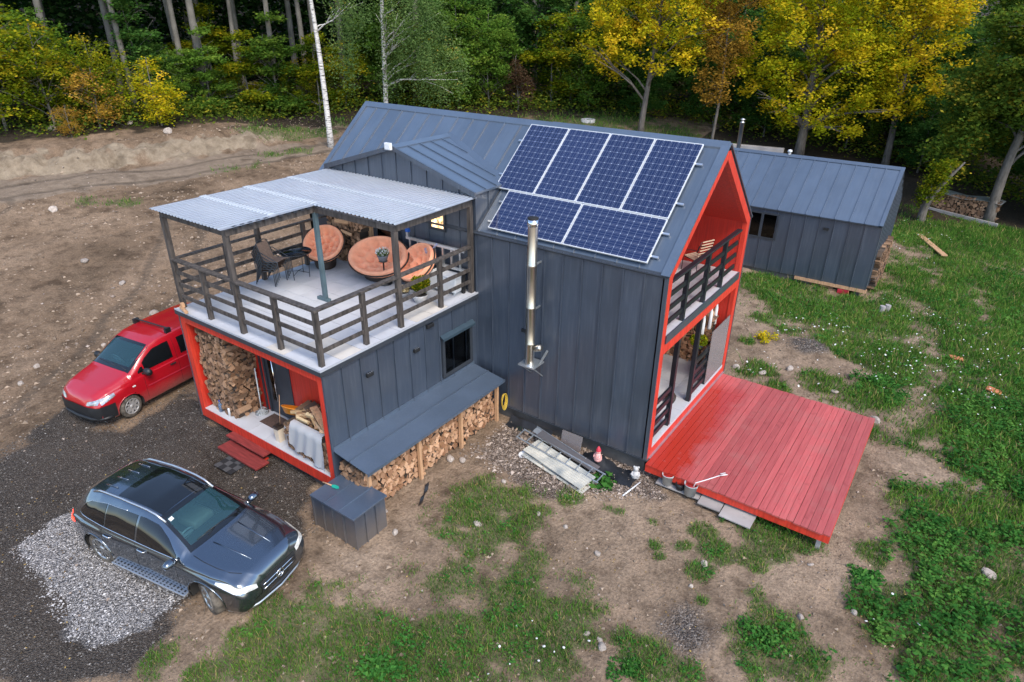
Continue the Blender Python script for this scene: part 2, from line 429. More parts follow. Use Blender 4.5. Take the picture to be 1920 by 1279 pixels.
# ------------------------------------------------------------------ ground
GRAVEL = [(-13.05, -9.07), (-13.43, -7.87), (-13.84, -6.79), (-11.82, -6.25), (-12.20, -4.46), (-10.26, -4.79), (-8.58, -4.84), (-5.94, -4.70), (-5.02, -5.78), (-4.98, -6.23), (-5.69, -6.76), (-5.38, -8.71), (-4.39, -10.04), (-6.52, -11.60)]
PALE = [(-9.31, -9.85), (-9.61, -9.42), (-9.67, -8.55), (-9.10, -8.25), (-6.89, -8.17), (-5.56, -8.39), (-5.39, -9.01), (-5.81, -10.03), (-6.36, -10.13), (-7.54, -9.98)]
ROAD = [(-34.47, -2.03), (-34.08, -0.40), (-32.76, 2.18), (-31.29, 4.65), (-30.47, 6.82), (-29.80, 9.29), (-29.37, 11.45), (-27.56, 14.63), (-26.00, 13.24), (-27.10, 9.71), (-27.41, 6.07), (-29.68, 2.44), (-30.82, -1.72), (-31.14, -3.24)]
BANK = [(-34.93, -3.54), (-34.50, -1.59), (-34.22, -0.34), (-32.91, 2.26), (-31.43, 4.73), (-30.61, 6.91), (-29.95, 9.40), (-29.52, 11.56)]
RUBBLE = [(-3.84, -0.33), (-0.10, 0.42), (0.60, -0.52), (-1.14, -1.79), (-3.00, -1.94), (-3.91, -1.83)]
HEAPS = [(1.63, 9.16), (2.51, -3.48)]
VEG = [(10, 4, 2.5, 1), (11.5, 10, 3, 1), (11.5, 17, 3, 1), (9.5, -2, 2, 1), (11, 24, 4, 1), (8.5, -5, 1.5, .9), (12, 30, 4, 1), (7.2, 3.0, 1.6, 1.2), (7.6, 6.5, 1.8, 1.2), (7.8, 10.5, 2, 1.2), (6.8, 0.3, 1.3, 1.2), (8, 14, 2.2, 1.2), (8.3, 19, 3, 1.2), (6.0, 15.5, 1.6, 1.0), (5.2, 19.5, 2.0, 1.0), (-9, 29, 3.5, .9), (-4, 29.5, 4, .9), (0.5, 30.5, 4, .9), (5, 33, 4, .9), (8, 27, 4, 1.0), (-13, 31, 3, .9), (-2.68, -3.57, 0.99, 0.8), (-2.11, -3.15, 1.13, 1.0), (-1.36, -3.60, 0.81, 0.8), (-2.46, -4.21, 0.68, 0.6), (-3.86, -4.20, 0.86, 0.3), (-3.72, -5.32, 0.69, 0.3), (-2.31, -5.53, 1.04, 0.4), (-3.34, -7.06, 0.77, 0.9), (-3.62, -7.57, 0.77, 0.9), (-3.51, -8.33, 0.63, 1.0), (-2.97, -8.30, 0.74, 1.0), (-2.56, -7.23, 0.75, 0.8), (-1.72, -7.26, 0.96, 1.3), (-1.06, -6.89, 0.95, 1.4), (-2.43, -6.70, 0.75, 0.5), (-3.10, -7.75, 0.75, 0.7), (-3.31, -6.42, 0.92, 0.4), (-1.46, -5.24, 1.02, 0.5), (-1.55, -4.46, 0.92, 0.5), (-0.44, -4.16, 0.77, 0.6), (0.14, -3.90, 0.77, 0.6), (0.62, -4.30, 0.38, 0.9), (0.92, -4.23, 0.38, 0.9), (0.02, -5.04, 0.99, 1.2), (0.50, -5.23, 0.85, 1.2), (-0.18, -5.60, 0.73, 1.1), (-0.80, -6.20, 0.84, 0.9), (-0.25, -6.43, 0.71, 0.9), (1.17, -4.67, 0.31, 1.0), (1.59, -4.35, 0.25, 1.0), (2.19, -4.50, 0.46, 1.4), (2.86, -4.33, 0.30, 1.2), (-1.01, -1.77, 0.32, 1.2), (1.20, -2.00, 0.19, 1.0), (1.37, -2.23, 0.14, 1.0), (1.65, -1.66, 0.22, 0.9), (1.82, -1.03, 0.31, 1.2), (2.29, -1.36, 0.36, 1.2), (2.99, -1.12, 0.37, 1.2), (3.35, -0.67, 0.32, 1.2), (2.17, -2.09, 0.30, 1.2), (3.27, -1.89, 0.19, 1.2), (2.48, -2.75, 0.13, 1.0), (0.86, -1.39, 0.12, 1.2), (0.10, -1.54, 0.14, 1.0), (-0.14, -1.60, 0.13, 1.0), (2.25, -0.06, 0.60, 0.9), (2.85, -0.11, 0.66, 1.1), (3.39, 0.01, 0.59, 1.2), (3.82, 0.04, 0.37, 1.2), (3.81, -2.63, 0.72, 1.2), (4.14, -2.77, 0.65, 1.2), (3.80, -3.23, 0.64, 0.9), (4.98, 0.55, 0.40, 1.4), (5.20, -0.75, 0.64, 1.2), (5.66, -1.25, 0.70, 1.0), (5.91, 1.08, 1.10, 1.0), (6.50, 1.03, 1.41, 1.0), (6.17, 2.57, 1.34, 0.9), (5.27, 2.95, 1.02, 0.7), (6.85, 3.07, 1.38, 1.0), (7.14, 1.18, 1.59, 1.1), (6.64, -0.65, 1.46, 1.0), (7.45, -0.04, 1.51, 1.1), (6.07, -1.71, 0.83, 0.9), (5.58, 6.57, 1.19, 0.9), (6.34, 6.25, 1.57, 1.0), (4.87, 6.05, 1.17, 0.9), (6.71, 8.71, 1.96, 1.0), (7.28, 5.64, 1.54, 1.0), (2.73, 7.23, 0.92, 0.9), (3.63, 7.14, 1.22, 1.1), (2.77, 10.23, 1.38, 1.0), (3.82, 9.67, 1.35, 1.2), (0.45, 12.67, 2.02, 1.0), (1.53, 12.94, 2.03, 1.1), (-0.54, 13.39, 1.82, 1.0), (-1.45, 13.60, 1.06, 0.9), (2.59, 13.19, 1.79, 1.1), (3.93, 13.64, 2.07, 1.0), (4.67, 16.54, 2.56, 1.0), (3.35, 18.12, 1.79, 0.8), (5.53, 19.86, 3.14, 1.0), (3.94, 23.92, 2.45, 1.1), (2.61, 23.61, 1.73, 1.0), (5.85, 24.69, 3.21, 1.1), (7.09, 16.04, 2.81, 1.0), (5.96, 12.62, 2.00, 1.0), (4.97, 10.10, 1.60, 1.2), (5.66, 8.66, 1.73, 1.0), (0.72, 10.16, 0.93, 0.5), (-0.13, 10.56, 0.94, 0.6), (-0.22, 8.46, 0.33, 0.8), (0.45, 6.34, 0.50, 0.6), (0.75, 6.96, 0.61, 0.8), (1.35, 6.02, 0.59, 0.8), (4.60, 5.24, 0.75, 0.9), (3.70, 5.19, 0.56, 0.9), (-28.48, 0.83, 0.85, 0.6), (-27.29, 1.91, 0.84, 0.6), (-27.96, 10.72, 0.95, 0.8), (-27.29, 12.02, 0.95, 0.8), (-27.50, 7.36, 1.08, 0.6), (-27.14, 9.05, 0.91, 0.6), (-4.57, -9.48, 0.52, 0.9), (-3.77, -9.19, 0.50, 0.8), (-21.38, 27.24, 2.68, 0.8), (-19.79, 28.87, 2.71, 0.9), (-17.71, 29.69, 2.69, 1.0), (-17.28, 32.03, 2.79, 1.0), (-23.46, 26.99, 1.82, 0.6), (-34.76, 13.54, 2.22, 0.9), (-31.12, 12.40, 1.64, 0.9), (-30.46, 13.83, 1.65, 0.9), (-29.13, 15.18, 1.23, 0.7), (-29.91, 17.63, 1.29, 0.8), (-3.43, -0.05, 0.30, 1.0), (-1.79, 13.99, 0.37, 1.2), (-14.23, -8.05, 0.20, 0.5), (-18.47, -5.77, 0.34, 0.3)]
FLOWERS = [(0.28, -5.59), (0.49, -5.56), (0.25, -5.79), (0.17, -5.35), (0.78, -5.32), (-0.02, -5.49), (0.46, -5.26), (1.89, 10.05), (1.11, 11.52), (1.97, 10.86), (2.92, 8.57), (3.16, 9.85), (3.41, 10.27), (3.67, 10.68), (4.34, 14.51), (4.66, 13.94), (2.61, 11.10), (3.67, 14.31), (5.70, 11.96), (5.86, 13.02), (6.26, 12.85), (5.38, 12.18), (5.87, 9.55), (6.28, 9.49), (6.72, 8.38), (2.99, 8.22), (0.62, 6.87), (0.33, 6.46), (0.98, 6.75), (3.08, 24.45), (3.52, 24.65), (2.91, 21.42), (5.12, 8.62), (5.46, 8.68), (5.30, 8.20), (5.25, -1.00), (5.36, -1.13), (5.74, -1.19), (3.60, 9.08), (3.86, 8.86), (4.01, 9.40), (1.23, 9.56), (0.97, 10.60), (6.89, 11.51), (6.20, 11.00)]
ROCKS = [(6.99, 1.43), (3.63, 1.82), (-2.68, -1.15), (0.32, -2.92), (-4.12, -2.31), (-3.84, -2.18), (-4.60, -2.85), (-0.61, -2.66), (6.57, 8.96), (4.12, 5.82), (-2.19, -3.72), (2.20, -1.87), (2.18, -2.54), (-2.55, -2.24), (1.42, -4.74), (1.06, -4.68), (1.31, -4.64), (-28.58, -0.50), (-16.45, -4.56), (-16.38, -4.09), (-22.82, -1.99), (-36.19, 7.39), (-33.41, 8.01), (-38.13, 4.05), (-3.46, -4.94), (-4.11, -4.61), (0.85, 6.63), (0.65, 5.71), (0.08, 6.46), (1.43, 7.47), (2.90, 6.80), (3.96, -0.56), (4.12, -1.98), (4.92, -1.26), (-17.13, -2.50), (-20.13, -1.99), (-15.63, -2.64), (-16.76, -6.35), (-16.20, -7.01), (-13.68, -4.32), (-1.30, -2.66)]
def sp(t, w): return w*np.logaddexp(0, np.asarray(t, float)/w)
def sstep(a, b, t):
    t = np.clip((np.asarray(t, float)-a)/(b-a), 0, 1); return t*t*(3-2*t)
def polydist(poly, x, y, closed=True):
    """signed distance, positive inside a closed polygon"""
    x = np.asarray(x, float); y = np.asarray(y, float)
    d = np.full(x.shape, 1e9); ins = np.zeros(x.shape, bool); n = len(poly)
    for i in range(n if closed else n-1):
        ax, ay = poly[i]; bx, by = poly[(i+1) % n]
        dx, dy = bx-ax, by-ay; t = np.clip(((x-ax)*dx+(y-ay)*dy)/(dx*dx+dy*dy), 0, 1)
        d = np.minimum(d, np.hypot(x-ax-t*dx, y-ay-t*dy))
        if closed:
            c = ((ay > y) != (by > y)); ins ^= c & (x < (bx-ax)*(y-ay)/((by-ay) if by != ay else 1e-9)+ax)
    return np.where(ins, d, -d) if closed else d
BANKL = [(-37, -14), (-35.6, -8)] + BANK + [(-29.3, 14), (-30.5, 18)]
RUTS = [[(-32.6, -2.6), (-32.4, -1.0), (-31.2, 2.3), (-29.3, 5.3), (-28.5, 8.2), (-27.5, 11.5), (-26.8, 14), (-27, 20)], [(-31, -2), (-26, -7), (-20, -9.6), (-14, -9.8), (-10, -9.6)], [(-24, 3), (-19, -1), (-16, -5), (-13.2, -9)]]
def ruts(x, y):
    r_ = np.zeros(np.shape(x))
    for L_ in RUTS:
        d = polydist(L_, x, y, False)+(fbm(x*.6, y*.6, 2, 70)-.5)*.5
        r_ = np.maximum(r_, np.exp(-((np.abs(d)-.75)/.17)**2))
    return r_
def bank_side(x, y):
    """distance uphill of the bank foot (positive = on the forest side)"""
    d = polydist(BANKL, x, y, False)
    xs = np.interp(y, [p[1] for p in BANKL], [p[0] for p in BANKL])
    return np.where(x < xs, d, -d)
def height(x, y, detail=True):
    x = np.asarray(x, float); y = np.asarray(y, float)
    s = -0.8*x+0.6*y
    h = -0.42+0.13*sp(s-9, 2.5)-0.13*sp(-s-3.5, 1.5)
    far = np.hypot(x+5, y)
    h = np.where(far > 110, h, h)
    b = bank_side(x, y); tap = sstep(-16, -9, y)*(1-sstep(9, 17, y))
    h = h+.62*sstep(0, 1.0, b+(fbm(x*.9, y*.9, 4, 5)-.5)*2.2)*tap+(.5*vnoise(x*1.7, y*1.7, 12)+.5*vnoise(x*4.3, y*4.3, 13)-.5)*.75*sstep(-.3, .5, b)*(1-sstep(1.5, 3, b))*tap
    for hx, hy in HEAPS[:1]:
        h = h+.28*np.exp(-((x-hx)**2+(y-hy)**2)/.5)
    pd = np.maximum(0, np.hypot(np.maximum(0, np.maximum(-10.3-x, x+6.4)), np.maximum(0, -5.25-y))-.1)
    h = h+.19*np.exp(-(pd/.75)**2)*(y < -3)
    if detail:
        h = h-.05*ruts(x, y)*(polydist(GRAVEL, x, y) < 0)
        near_house = sstep(0.2, 1.5, np.maximum(np.maximum(-11.5-x, x-4.3), np.maximum(-5.2-y, y-5.6)))
        h = h+(fbm(x*.45, y*.45, 4, 1)-.5)*.22*near_house+(fbm(x*2.2, y*2.2, 3, 9)-.5)*.07
        g = sstep(-.3, .3, polydist(GRAVEL, x, y))
        h = h+(vnoise(x*9, y*9, 3)-.5)*.025*(1-g)
    return h
def H(x, y): return float(height(np.array([x]), np.array([y]))[0])

FOOTPATH = [(2.4, 17.7), (3.6, 16.0), (4.8, 12.7), (5.2, 9.8), (4.8, 7.3), (4.7, 5.3), (4.6, 3.1), (4.4, 1.6), (4.3, -1.5)]
def veg_density(x, y):
    d = np.zeros(np.shape(x))
    for bx, by, br, bd in VEG:
        q = ((x-bx)**2+(y-by)**2)/(br*br)
        d = np.maximum(d, bd*np.exp(-q*.9))
    n1 = fbm(x*1.6, y*1.6, 4, 21); n2 = fbm(x*.5, y*.5, 3, 33)
    d = d*(.30+1.4*n1)*(.62+.76*vnoise(x*4.5, y*4.5, 66))+(n2-.5)*.3*(d > .04)
    d = np.where(d > 0, sstep(.22, .62, d)*np.maximum(d, .5)*1.25, d)
    pd_ = polydist(FOOTPATH, x, y, False)+(fbm(x*1.1, y*1.1, 3, 90)-.5)*1.1
    d = d*(.45+.55*sstep(.1, .6, pd_))
    inside = (x > -11.6) & (x < 0.05) & (y > -.2) & (y < 5.5) | (x > -10.3) & (x < -3.9) & (y > -5.2) & (y < 0)
    road = polydist(GRAVEL, x, y) > .1
    return np.where(inside | road, 0, np.clip(d, 0, 1.5))

def axis_coords(lo, a, b, hi, fine, grow=1.16):
    c = list(np.arange(a, b+1e-6, fine)); st = fine
    while c[-1] < hi: st *= grow; c.append(c[-1]+st)
    st = fine; left = []
    p = a
    while p > lo: st *= grow; p -= st; left.append(p)
    return np.array(left[::-1]+c)
gx = axis_coords(-420, -36, 11, 420, .22); gy = axis_coords(-420, -13, 34, 420, .22)
GX, GY = np.meshgrid(gx, gy, indexing='ij')
GZ = height(GX, GY)
nx_, ny_ = GX.shape
idx = np.arange(nx_*ny_).reshape(nx_, ny_)
GF = np.stack([idx[:-1, :-1], idx[1:, :-1], idx[1:, 1:], idx[:-1, 1:]], -1).reshape(-1, 4)
jn = (fbm(GX*1.4, GY*1.4, 4, 60)-.5)
a_gravel = sstep(-.35, .45, polydist(GRAVEL, GX, GY)+jn*1.3)
a_pale = sstep(-.06, .10, polydist(PALE, GX, GY)+jn*.7)
a_road = sstep(-.9, .9, polydist(ROAD, GX, GY)+jn*1.5)
bs = bank_side(GX, GY); tap_ = sstep(-16, -9, GY)*(1-sstep(9, 17, GY))
a_bank = sstep(-.3, .4, bs+jn*1.5)*(1-sstep(1.0, 1.9, bs+jn*2.6))*tap_
a_grass = np.clip(veg_density(GX, GY), 0, 1); a_clay = sstep(-9, -13, GX+jn*5)*(1-a_bank); a_rut = ruts(GX, GY)
ss = -.8*GX+.6*GY
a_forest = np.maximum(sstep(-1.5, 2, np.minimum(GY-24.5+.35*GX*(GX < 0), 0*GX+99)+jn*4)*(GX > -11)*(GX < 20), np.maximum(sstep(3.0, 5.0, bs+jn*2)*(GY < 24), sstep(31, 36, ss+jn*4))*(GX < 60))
a_rub = sstep(-.3, .3, polydist(RUBBLE, GX, GY)+jn)
heap = np.zeros(GX.shape)
for (hx, hy), rr_ in zip(HEAPS, (.75, .9)): heap = np.maximum(heap, (1 if hy > 0 else .72)*np.exp(-((GX-hx)**2+(GY-hy)**2)/rr_**2*1.2)*(1+jn))
def groundmat():
    m, nt, n, l, b = nodes('bare_earth')
    ge = n.new('ShaderNodeNewGeometry'); P_ = ge.outputs['Position']
    big = noise(nt, P_, .35, 6, .6); mid = noise(nt, P_, 2.2, 6, .62); fine = noise(nt, P_, 16, 5, .65); grit = noise(nt, P_, 60, 3, .7)
    d1 = ramp(nt, [(.3, (.175, .128, .088)), (.5, (.275, .203, .143)), (.7, (.370, .280, .202))]); l.new(big, d1.inputs[0])
    d2 = ramp(nt, [(.32, (.58, .56, .55)), (.5, (1, 1, 1)), (.7, (1.18, 1.16, 1.15))]); l.new(mid, d2.inputs[0])
    dirt = mixc(nt, 1.0, d1.outputs[0], d2.outputs[0], 'MULTIPLY')
    d3 = ramp(nt, [(.35, (.7, .68, .66)), (.62, (1.12, 1.1, 1.08))]); l.new(fine, d3.inputs[0])
    dirt = mixc(nt, 1.0, dirt, d3.outputs[0], 'MULTIPLY')
    def am(nm, extra=None, k=.5, lo=.35, hi=.65):
        a = attr(nt, nm); q = mathn(nt, 'ADD', a, mathn(nt, 'MULTIPLY', mathn(nt, 'SUBTRACT', mid if extra is None else extra, .5), k))
        r_ = ramp(nt, [(lo, (0, 0, 0)), (hi, (1, 1, 1))]); l.new(q, r_.inputs[0]); return r_.outputs[0]
    dirt = mixc(nt, mathn(nt, 'MULTIPLY', attr(nt, 'clay'), .85), dirt, mixc(nt, 1.0, dirt, (.74, .70, .66), 'MULTIPLY'))
    rd = ramp(nt, [(.3, (.165, .125, .092)), (.7, (.26, .20, .148))]); l.new(mid, rd.inputs[0])
    c = mixc(nt, am('road', k=.3), dirt, rd.outputs[0])
    c = mixc(nt, mathn(nt, 'MULTIPLY', am('rut', k=.8), .55), c, (.085, .066, .05))
    bk = ramp(nt, [(.3, (.17, .13, .09)), (.7, (.33, .265, .19))]); l.new(mid, bk.inputs[0])
    c = mixc(nt, am('bank'), c, bk.outputs[0])
    gr = ramp(nt, [(.35, (.060, .060, .030)), (.55, (.090, .115, .038)), (.75, (.150, .135, .065))]); l.new(fine, gr.inputs[0])
    c = mixc(nt, mathn(nt, 'MULTIPLY', am('grass', fine, k=1.3, lo=.42, hi=.62), .7), c, gr.outputs[0])
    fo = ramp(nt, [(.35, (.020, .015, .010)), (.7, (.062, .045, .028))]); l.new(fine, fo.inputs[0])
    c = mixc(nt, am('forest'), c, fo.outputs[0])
    # crushed stone: voronoi cells each with a grey of its own
    vo = n.new('ShaderNodeTexVoronoi'); vo.inputs['Scale'].default_value = 32; l.new(P_, vo.inputs['Vector'])
    sx = n.new('ShaderNodeSeparateColor'); l.new(vo.outputs['Color'], sx.inputs[0])
    g1 = ramp(nt, [(.0, (.040, .036, .033)), (.6, (.088, .078, .070)), (.94, (.145, .130, .116)), (1, (.28, .26, .24))]); l.new(sx.outputs[0], g1.inputs[0])
    ed = ramp(nt, [(.25, (1, 1, 1)), (.75, (.25, .25, .25))]); l.new(vo.outputs['Distance'], ed.inputs[0])
    g1c = mixc(nt, 1.0, g1.outputs[0], ed.outputs[0], 'MULTIPLY')
    g1c = mixc(nt, mathn(nt, 'MULTIPLY', big, .75), g1c, (.135, .105, .082))
    ga = am('gravel')
    c = mixc(nt, ga, c, g1c)
    g2 = ramp(nt, [(.0, (.16, .15, .148)), (.5, (.32, .305, .30)), (1, (.52, .50, .49))]); l.new(sx.outputs[1], g2.inputs[0])
    g2c = mixc(nt, .8, g2.outputs[0], ed.outputs[0], 'MULTIPLY')
    pa = am('pale')
    c = mixc(nt, pa, c, g2c)
    g3 = ramp(nt, [(.0, (.055, .044, .036)), (.6, (.125, .102, .086)), (1, (.28, .245, .215))]); l.new(sx.outputs[2], g3.inputs[0])
    he = am('heap')
    c = mixc(nt, he, c, g3.outputs[0])
    g4 = ramp(nt, [(.0, (.07, .055, .045)), (.5, (.22, .17, .14)), (1, (.46, .38, .33))]); l.new(sx.outputs[0], g4.inputs[0])
    g4c = mixc(nt, .7, g4.outputs[0], ed.outputs[0], 'MULTIPLY')
    ru = am('rubble')
    c = mixc(nt, mathn(nt, 'MULTIPLY', ru, .75), c, g4c)
    # moist tyre-packed darker soil patches keep their own shapes
    wet = ramp(nt, [(.55, (1, 1, 1)), (.68, (.62, .60, .58))]); l.new(noise(nt, P_, .8, 5, .6), wet.inputs[0])
    c = mixc(nt, 1.0, c, wet.outputs[0], 'MULTIPLY')
    l.new(c, b.inputs['Base Color']); b.inputs['Roughness'].default_value = .95; b.inputs['Specular IOR Level'].default_value = .2
    stone = mathn(nt, 'MAXIMUM', mathn(nt, 'MAXIMUM', ga, pa), mathn(nt, 'MAXIMUM', he, ru))
    hh = mathn(nt, 'ADD', mathn(nt, 'ADD', fine, mathn(nt, 'MULTIPLY', grit, .35)), mathn(nt, 'MULTIPLY', mathn(nt, 'MULTIPLY', mathn(nt, 'SUBTRACT', 1.0, vo.outputs['Distance']), stone), 1.2))
    l.new(bump(nt, mathn(nt, 'ADD', hh, mathn(nt, 'MULTIPLY', mid, 2.2)), 1.0, .055), b.inputs['Normal'])
    return m
M['ground'] = groundmat()
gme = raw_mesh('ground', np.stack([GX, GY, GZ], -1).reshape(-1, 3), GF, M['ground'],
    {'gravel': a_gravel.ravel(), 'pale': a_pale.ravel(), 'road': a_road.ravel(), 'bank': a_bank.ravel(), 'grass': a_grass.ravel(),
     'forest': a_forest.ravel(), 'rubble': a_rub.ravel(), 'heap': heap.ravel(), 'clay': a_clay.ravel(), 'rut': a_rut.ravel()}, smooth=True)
tag(link('ground', gme), 'bare brown earth with gravel, grass and tracks around the house', kind='structure')
# ------------------------------------------------------------------ the house
XT0, XT1, YT, ZT = -10.18, -5.05, -5.05, 3.06        # terrace block
XL, WY, ZE, ZR = -11.37, 5.39, 4.67, 6.91            # main block
MY = WY/2
house = thing('house', 'dark steel clad gabled house with red gable end and open roof terrace', 'house', (0, 0, 0))

def tray(w, h, seam=.024, hs=.032):
    """one standing-seam tray: width along +x, height along +z, faces -y; seam on its left edge"""
    b = MB(); b.box(.004, 0, 0, w-.004, .004, h); b.box(-seam/2, -hs, 0, seam/2, .003, h); return b
_tm = {}
def put_tray(parent, o, ux, uz, w, h, mat_, seam=True):
    key = (round(w, 3), round(h, 3), mat_.name)
    if key not in _tm: _tm[key] = tray(w, h).mesh('panel', mat_)
    ux = Vector(ux).normalized(); uz = Vector(uz).normalized(); uy = uz.cross(ux)
    ob = link('panel', _tm[key], parent)
    ob.matrix_local = Matrix.Translation(o) @ Matrix((ux, uy, uz)).transposed().to_4x4()
    return ob
def poly_tray(parent, pts, n, mat_):
    """panel with a slanted end: polygon pts, outward normal n, seam along pts[0]->pts[-1]"""
    n = Vector(n).normalized()
    b = MB(); b.prism([Vector(p) for p in pts], n*.004)
    a, c = Vector(pts[0]), Vector(pts[-1]); b.bar(a+n*.014, c+n*.014, .024, .034, up=n)
    return b.build('panel', mat_, parent, fix=True)

# --- main block: front wall
fw = MB().box(XL, .02, -.02, -.002, .14, ZE-.02).build('front_wall', M['trim'], house)
nP = 10; pw = 5.03/nP
for i in range(nP): put_tray(fw, (XT1+.0+i*pw+.01, .0, 0), (1, 0, 0), (0, 0, 1), pw, ZE-.09, M['clad'])
box_obj('eave_trim', M['trim'], fw, XT1, -.03, ZE-.085, 0, .0, ZE-.03)
box_obj('base_flashing', M['trim'], fw, XT1+.95, -.045, -.035, .01, .02, -.002)
MB().box(XL, WY-.14, -.02, -.3, WY, ZE-.02).build('rear_wall', M['clad'], house)
MB().prism([(XL, .02, -.02), (XL, WY-.02, -.02), (XL, WY-.02, ZE), (XL, MY, ZR-.06), (XL, .02, ZE)], (.12, 0, 0)).build('end_wall', M['clad'], house, fix=True)
box_obj('foundation', M['found'], house, XL+.1, .07, -1.0, -.06, WY-.1, -.021)
# --- roofs
def slope(y): return ZE+(ZR-ZE)*y/MY
sl = Vector((0, MY, ZR-ZE)); SL = sl.length; sl.normalize(); sn = Vector((0, -sl.z, sl.y))
OV = .02
rf = MB(); rf.prism([(XL-.03, -OV-.02, slope(-.02)-.05), (.0, -OV-.02, slope(-.02)-.05), (.0, MY, ZR-.05), (XL-.03, MY, ZR-.05)], sn*.026)
rf.prism([(XL-.03, MY, ZR-.05), (0., MY, ZR-.05), (0., WY+OV, slope(-.02)-.05), (XL-.03, WY+OV, slope(-.02)-.05)], Vector((0, sl.z, sl.y))*.026)
roof = rf.build('roof', M['trim'], house, fix=True)
npr = 21; pr = (-.16-XL)/npr
def Pr(x, s): return Vector((x, 0, ZE))+sl*s+sn*.0
DY0 = 2.02                                # dormer ridge meets the roof here
for i in range(npr):
    x0 = XL+i*pr; xm = x0+pr/2
    # tray runs from eave (or dormer valley) up to the ridge
    s0 = 0.0
    if XT0-.1 < xm < XT1+.02:
        dz = 5.6+(6.36-5.6)*(1-abs(xm-(-7.63))/2.57)          # dormer roof height at this x
        s0 = max(0, (dz-ZE)/(ZR-ZE))*SL-.12
    put_tray(roof, Pr(x0, s0), (1, 0, 0), sl, pr, SL-.14-s0, M['clad_skylit'])
for i in range(npr):                      # hidden rear slope, same trays
    x0 = XL+i*pr
    put_tray(roof, Vector((x0+pr, WY, ZE)), (-1, 0, 0), (0, -sl.y, sl.z), pr, SL-.14, M['clad_skylit'])
cap = MB(); cw = .17
for (xa, xb, dz) in ((XL-.045, -4.6, 0), (-4.6, -.0, .012)):
    a = [(xa, MY-cw*sl.y, ZR-cw*sl.z+.035+dz), (xa, MY, ZR+.05+dz), (xa, MY+cw*sl.y, ZR-cw*sl.z+.035+dz), (xa, MY+cw*sl.y, ZR-cw*sl.z-.03), (xa, MY-cw*sl.y, ZR-cw*sl.z-.03)]
    cap.prism(a, (xb-xa, 0, 0))
cap.build('ridge_cap', M['clad_skylit'], roof, fix=True)
# verge flashing on the red gable and on the far gable
for x0, x1 in ((-.16, .035), (XL-.05, XL+.1)):
    for sgn in (0, 1):
        y0, y1 = (-.045, MY) if sgn == 0 else (WY+.045, MY)
        n_ = sn if sgn == 0 else Vector((0, sl.z, sl.y))
        p = [Vector((x0, y0, slope(-.045)-.0)), Vector((x1, y0, slope(-.045)-.0)), Vector((x1, y1, ZR)), Vector((x0, y1, ZR))]
        vg = MB(); vg.prism([q+n_*.006 for q in p], n_*.034); vg.build('verge_flashing', M['clad_skylit'], roof, fix=True)
bd = MB()
for k in range(10): bd.box(XT1+k*.5+.02, -.05, ZE-.055, XT1+k*.5+.49, -.018, ZE-.022)
bd.build('eave_drip', M['clad'], roof)

# --- red gable end, balcony and veranda
G_ = .24
def inz(y, off=G_):                        # inner line of the red frame under the roof
    return slope(y if y < MY else WY-y)-off*1.3
gf = MB()
gf.box(-.12, .0, -.02, .0, G_, ZE-.06); gf.box(-.12, WY-G_, -.02, .0, WY, ZE-.06)
for sgn in (0, 1):
    f = (lambda y: y) if sgn == 0 else (lambda y: WY-y)
    gf.prism([(-.12, f(0), ZE-.06), (-.12, f(G_), ZE-.06), (-.12, f(G_), slope(G_)-.33), (-.12, f(MY), ZR-.33), (-.12, f(MY), ZR-.05), (-.12, f(0), ZE-.05)], (.12, 0, 0))
gf.box(-.12, G_, 2.72, .0, WY-G_, 2.98); gf.box(-.12, G_, -.02, .0, WY-G_, .20)
gable = gf.build('gable_frame', M['redtrim'], house, fix=True)
et = MB()                                  # dark metal edge round the red frame
et.box(-.075, -.036, -.02, .014, -.001, ZE-.035); et.box(-.02, WY, -.02, .014, WY+.036, ZE-.02); et.box(-.02, .0, -.05, .03, WY, -.02)
et.build('edge_trim', M['clad'], gable)
# thresholds: metal strip along deck, dark strip under the balcony
box_obj('door_sill_strip', M['galv'], gable, .0, .1, -.018, .05, WY-.1, .0)
RX = -2.3                                  # depth of the recess
box_obj('side_wall', M['red'], house, RX, .14, .2, -.12, G_-.02, ZE-.1); box_obj('side_wall', M['red'], house, RX, WY-G_+.02, .2, -.12, WY-.14, ZE-.1)
cl = MB()
for sgn in (0, 1):
    f = (lambda y: y) if sgn == 0 else (lambda y: WY-y)
    cl.prism([(RX, f(.1), slope(.1)-.30), (RX, f(MY), ZR-.30), (RX, f(MY), ZR-.2), (RX, f(.1), slope(.1)-.2)], (-RX-.12, 0, 0))
cl.build('ceiling_boards', M['red'], house, fix=True)
bw = MB().prism([(RX-.12, .15, .2), (RX-.12, WY-.15, .2), (RX-.12, WY-.15, ZE-.1), (RX-.12, MY, ZR-.3), (RX-.12, .15, ZE-.1)], (.12, 0, 0)).build('rear_boards', M['red'], house, fix=True)
for nm, z0 in (('veranda_door', .3), ('balcony_door', 3.22)):
    d = MB(); d.box(RX, 1.5, z0, RX+.05, 1.6, z0+2.1); d.box(RX, 3.4, z0, RX+.05, 3.5, z0+2.1); d.box(RX, 2.45, z0, RX+.05, 2.55, z0+2.1); d.box(RX, 1.5, z0+2.1, RX+.05, 3.5, z0+2.2); d.box(RX, 1.6, z0, RX+.05, 3.4, z0+.09)
    dd = d.build(nm, M['trim'], house)
    for ya, yb in ((1.6, 2.45), (2.55, 3.4)): box_obj('pane', M['darkglass'], dd, RX+.015, ya, z0+.09, RX+.03, yb, z0+2.1)
bf = MB().box(RX, G_-.02, 2.98, -.0, WY-G_+.02, 3.16).build('balcony_floor', M['slab'], house)
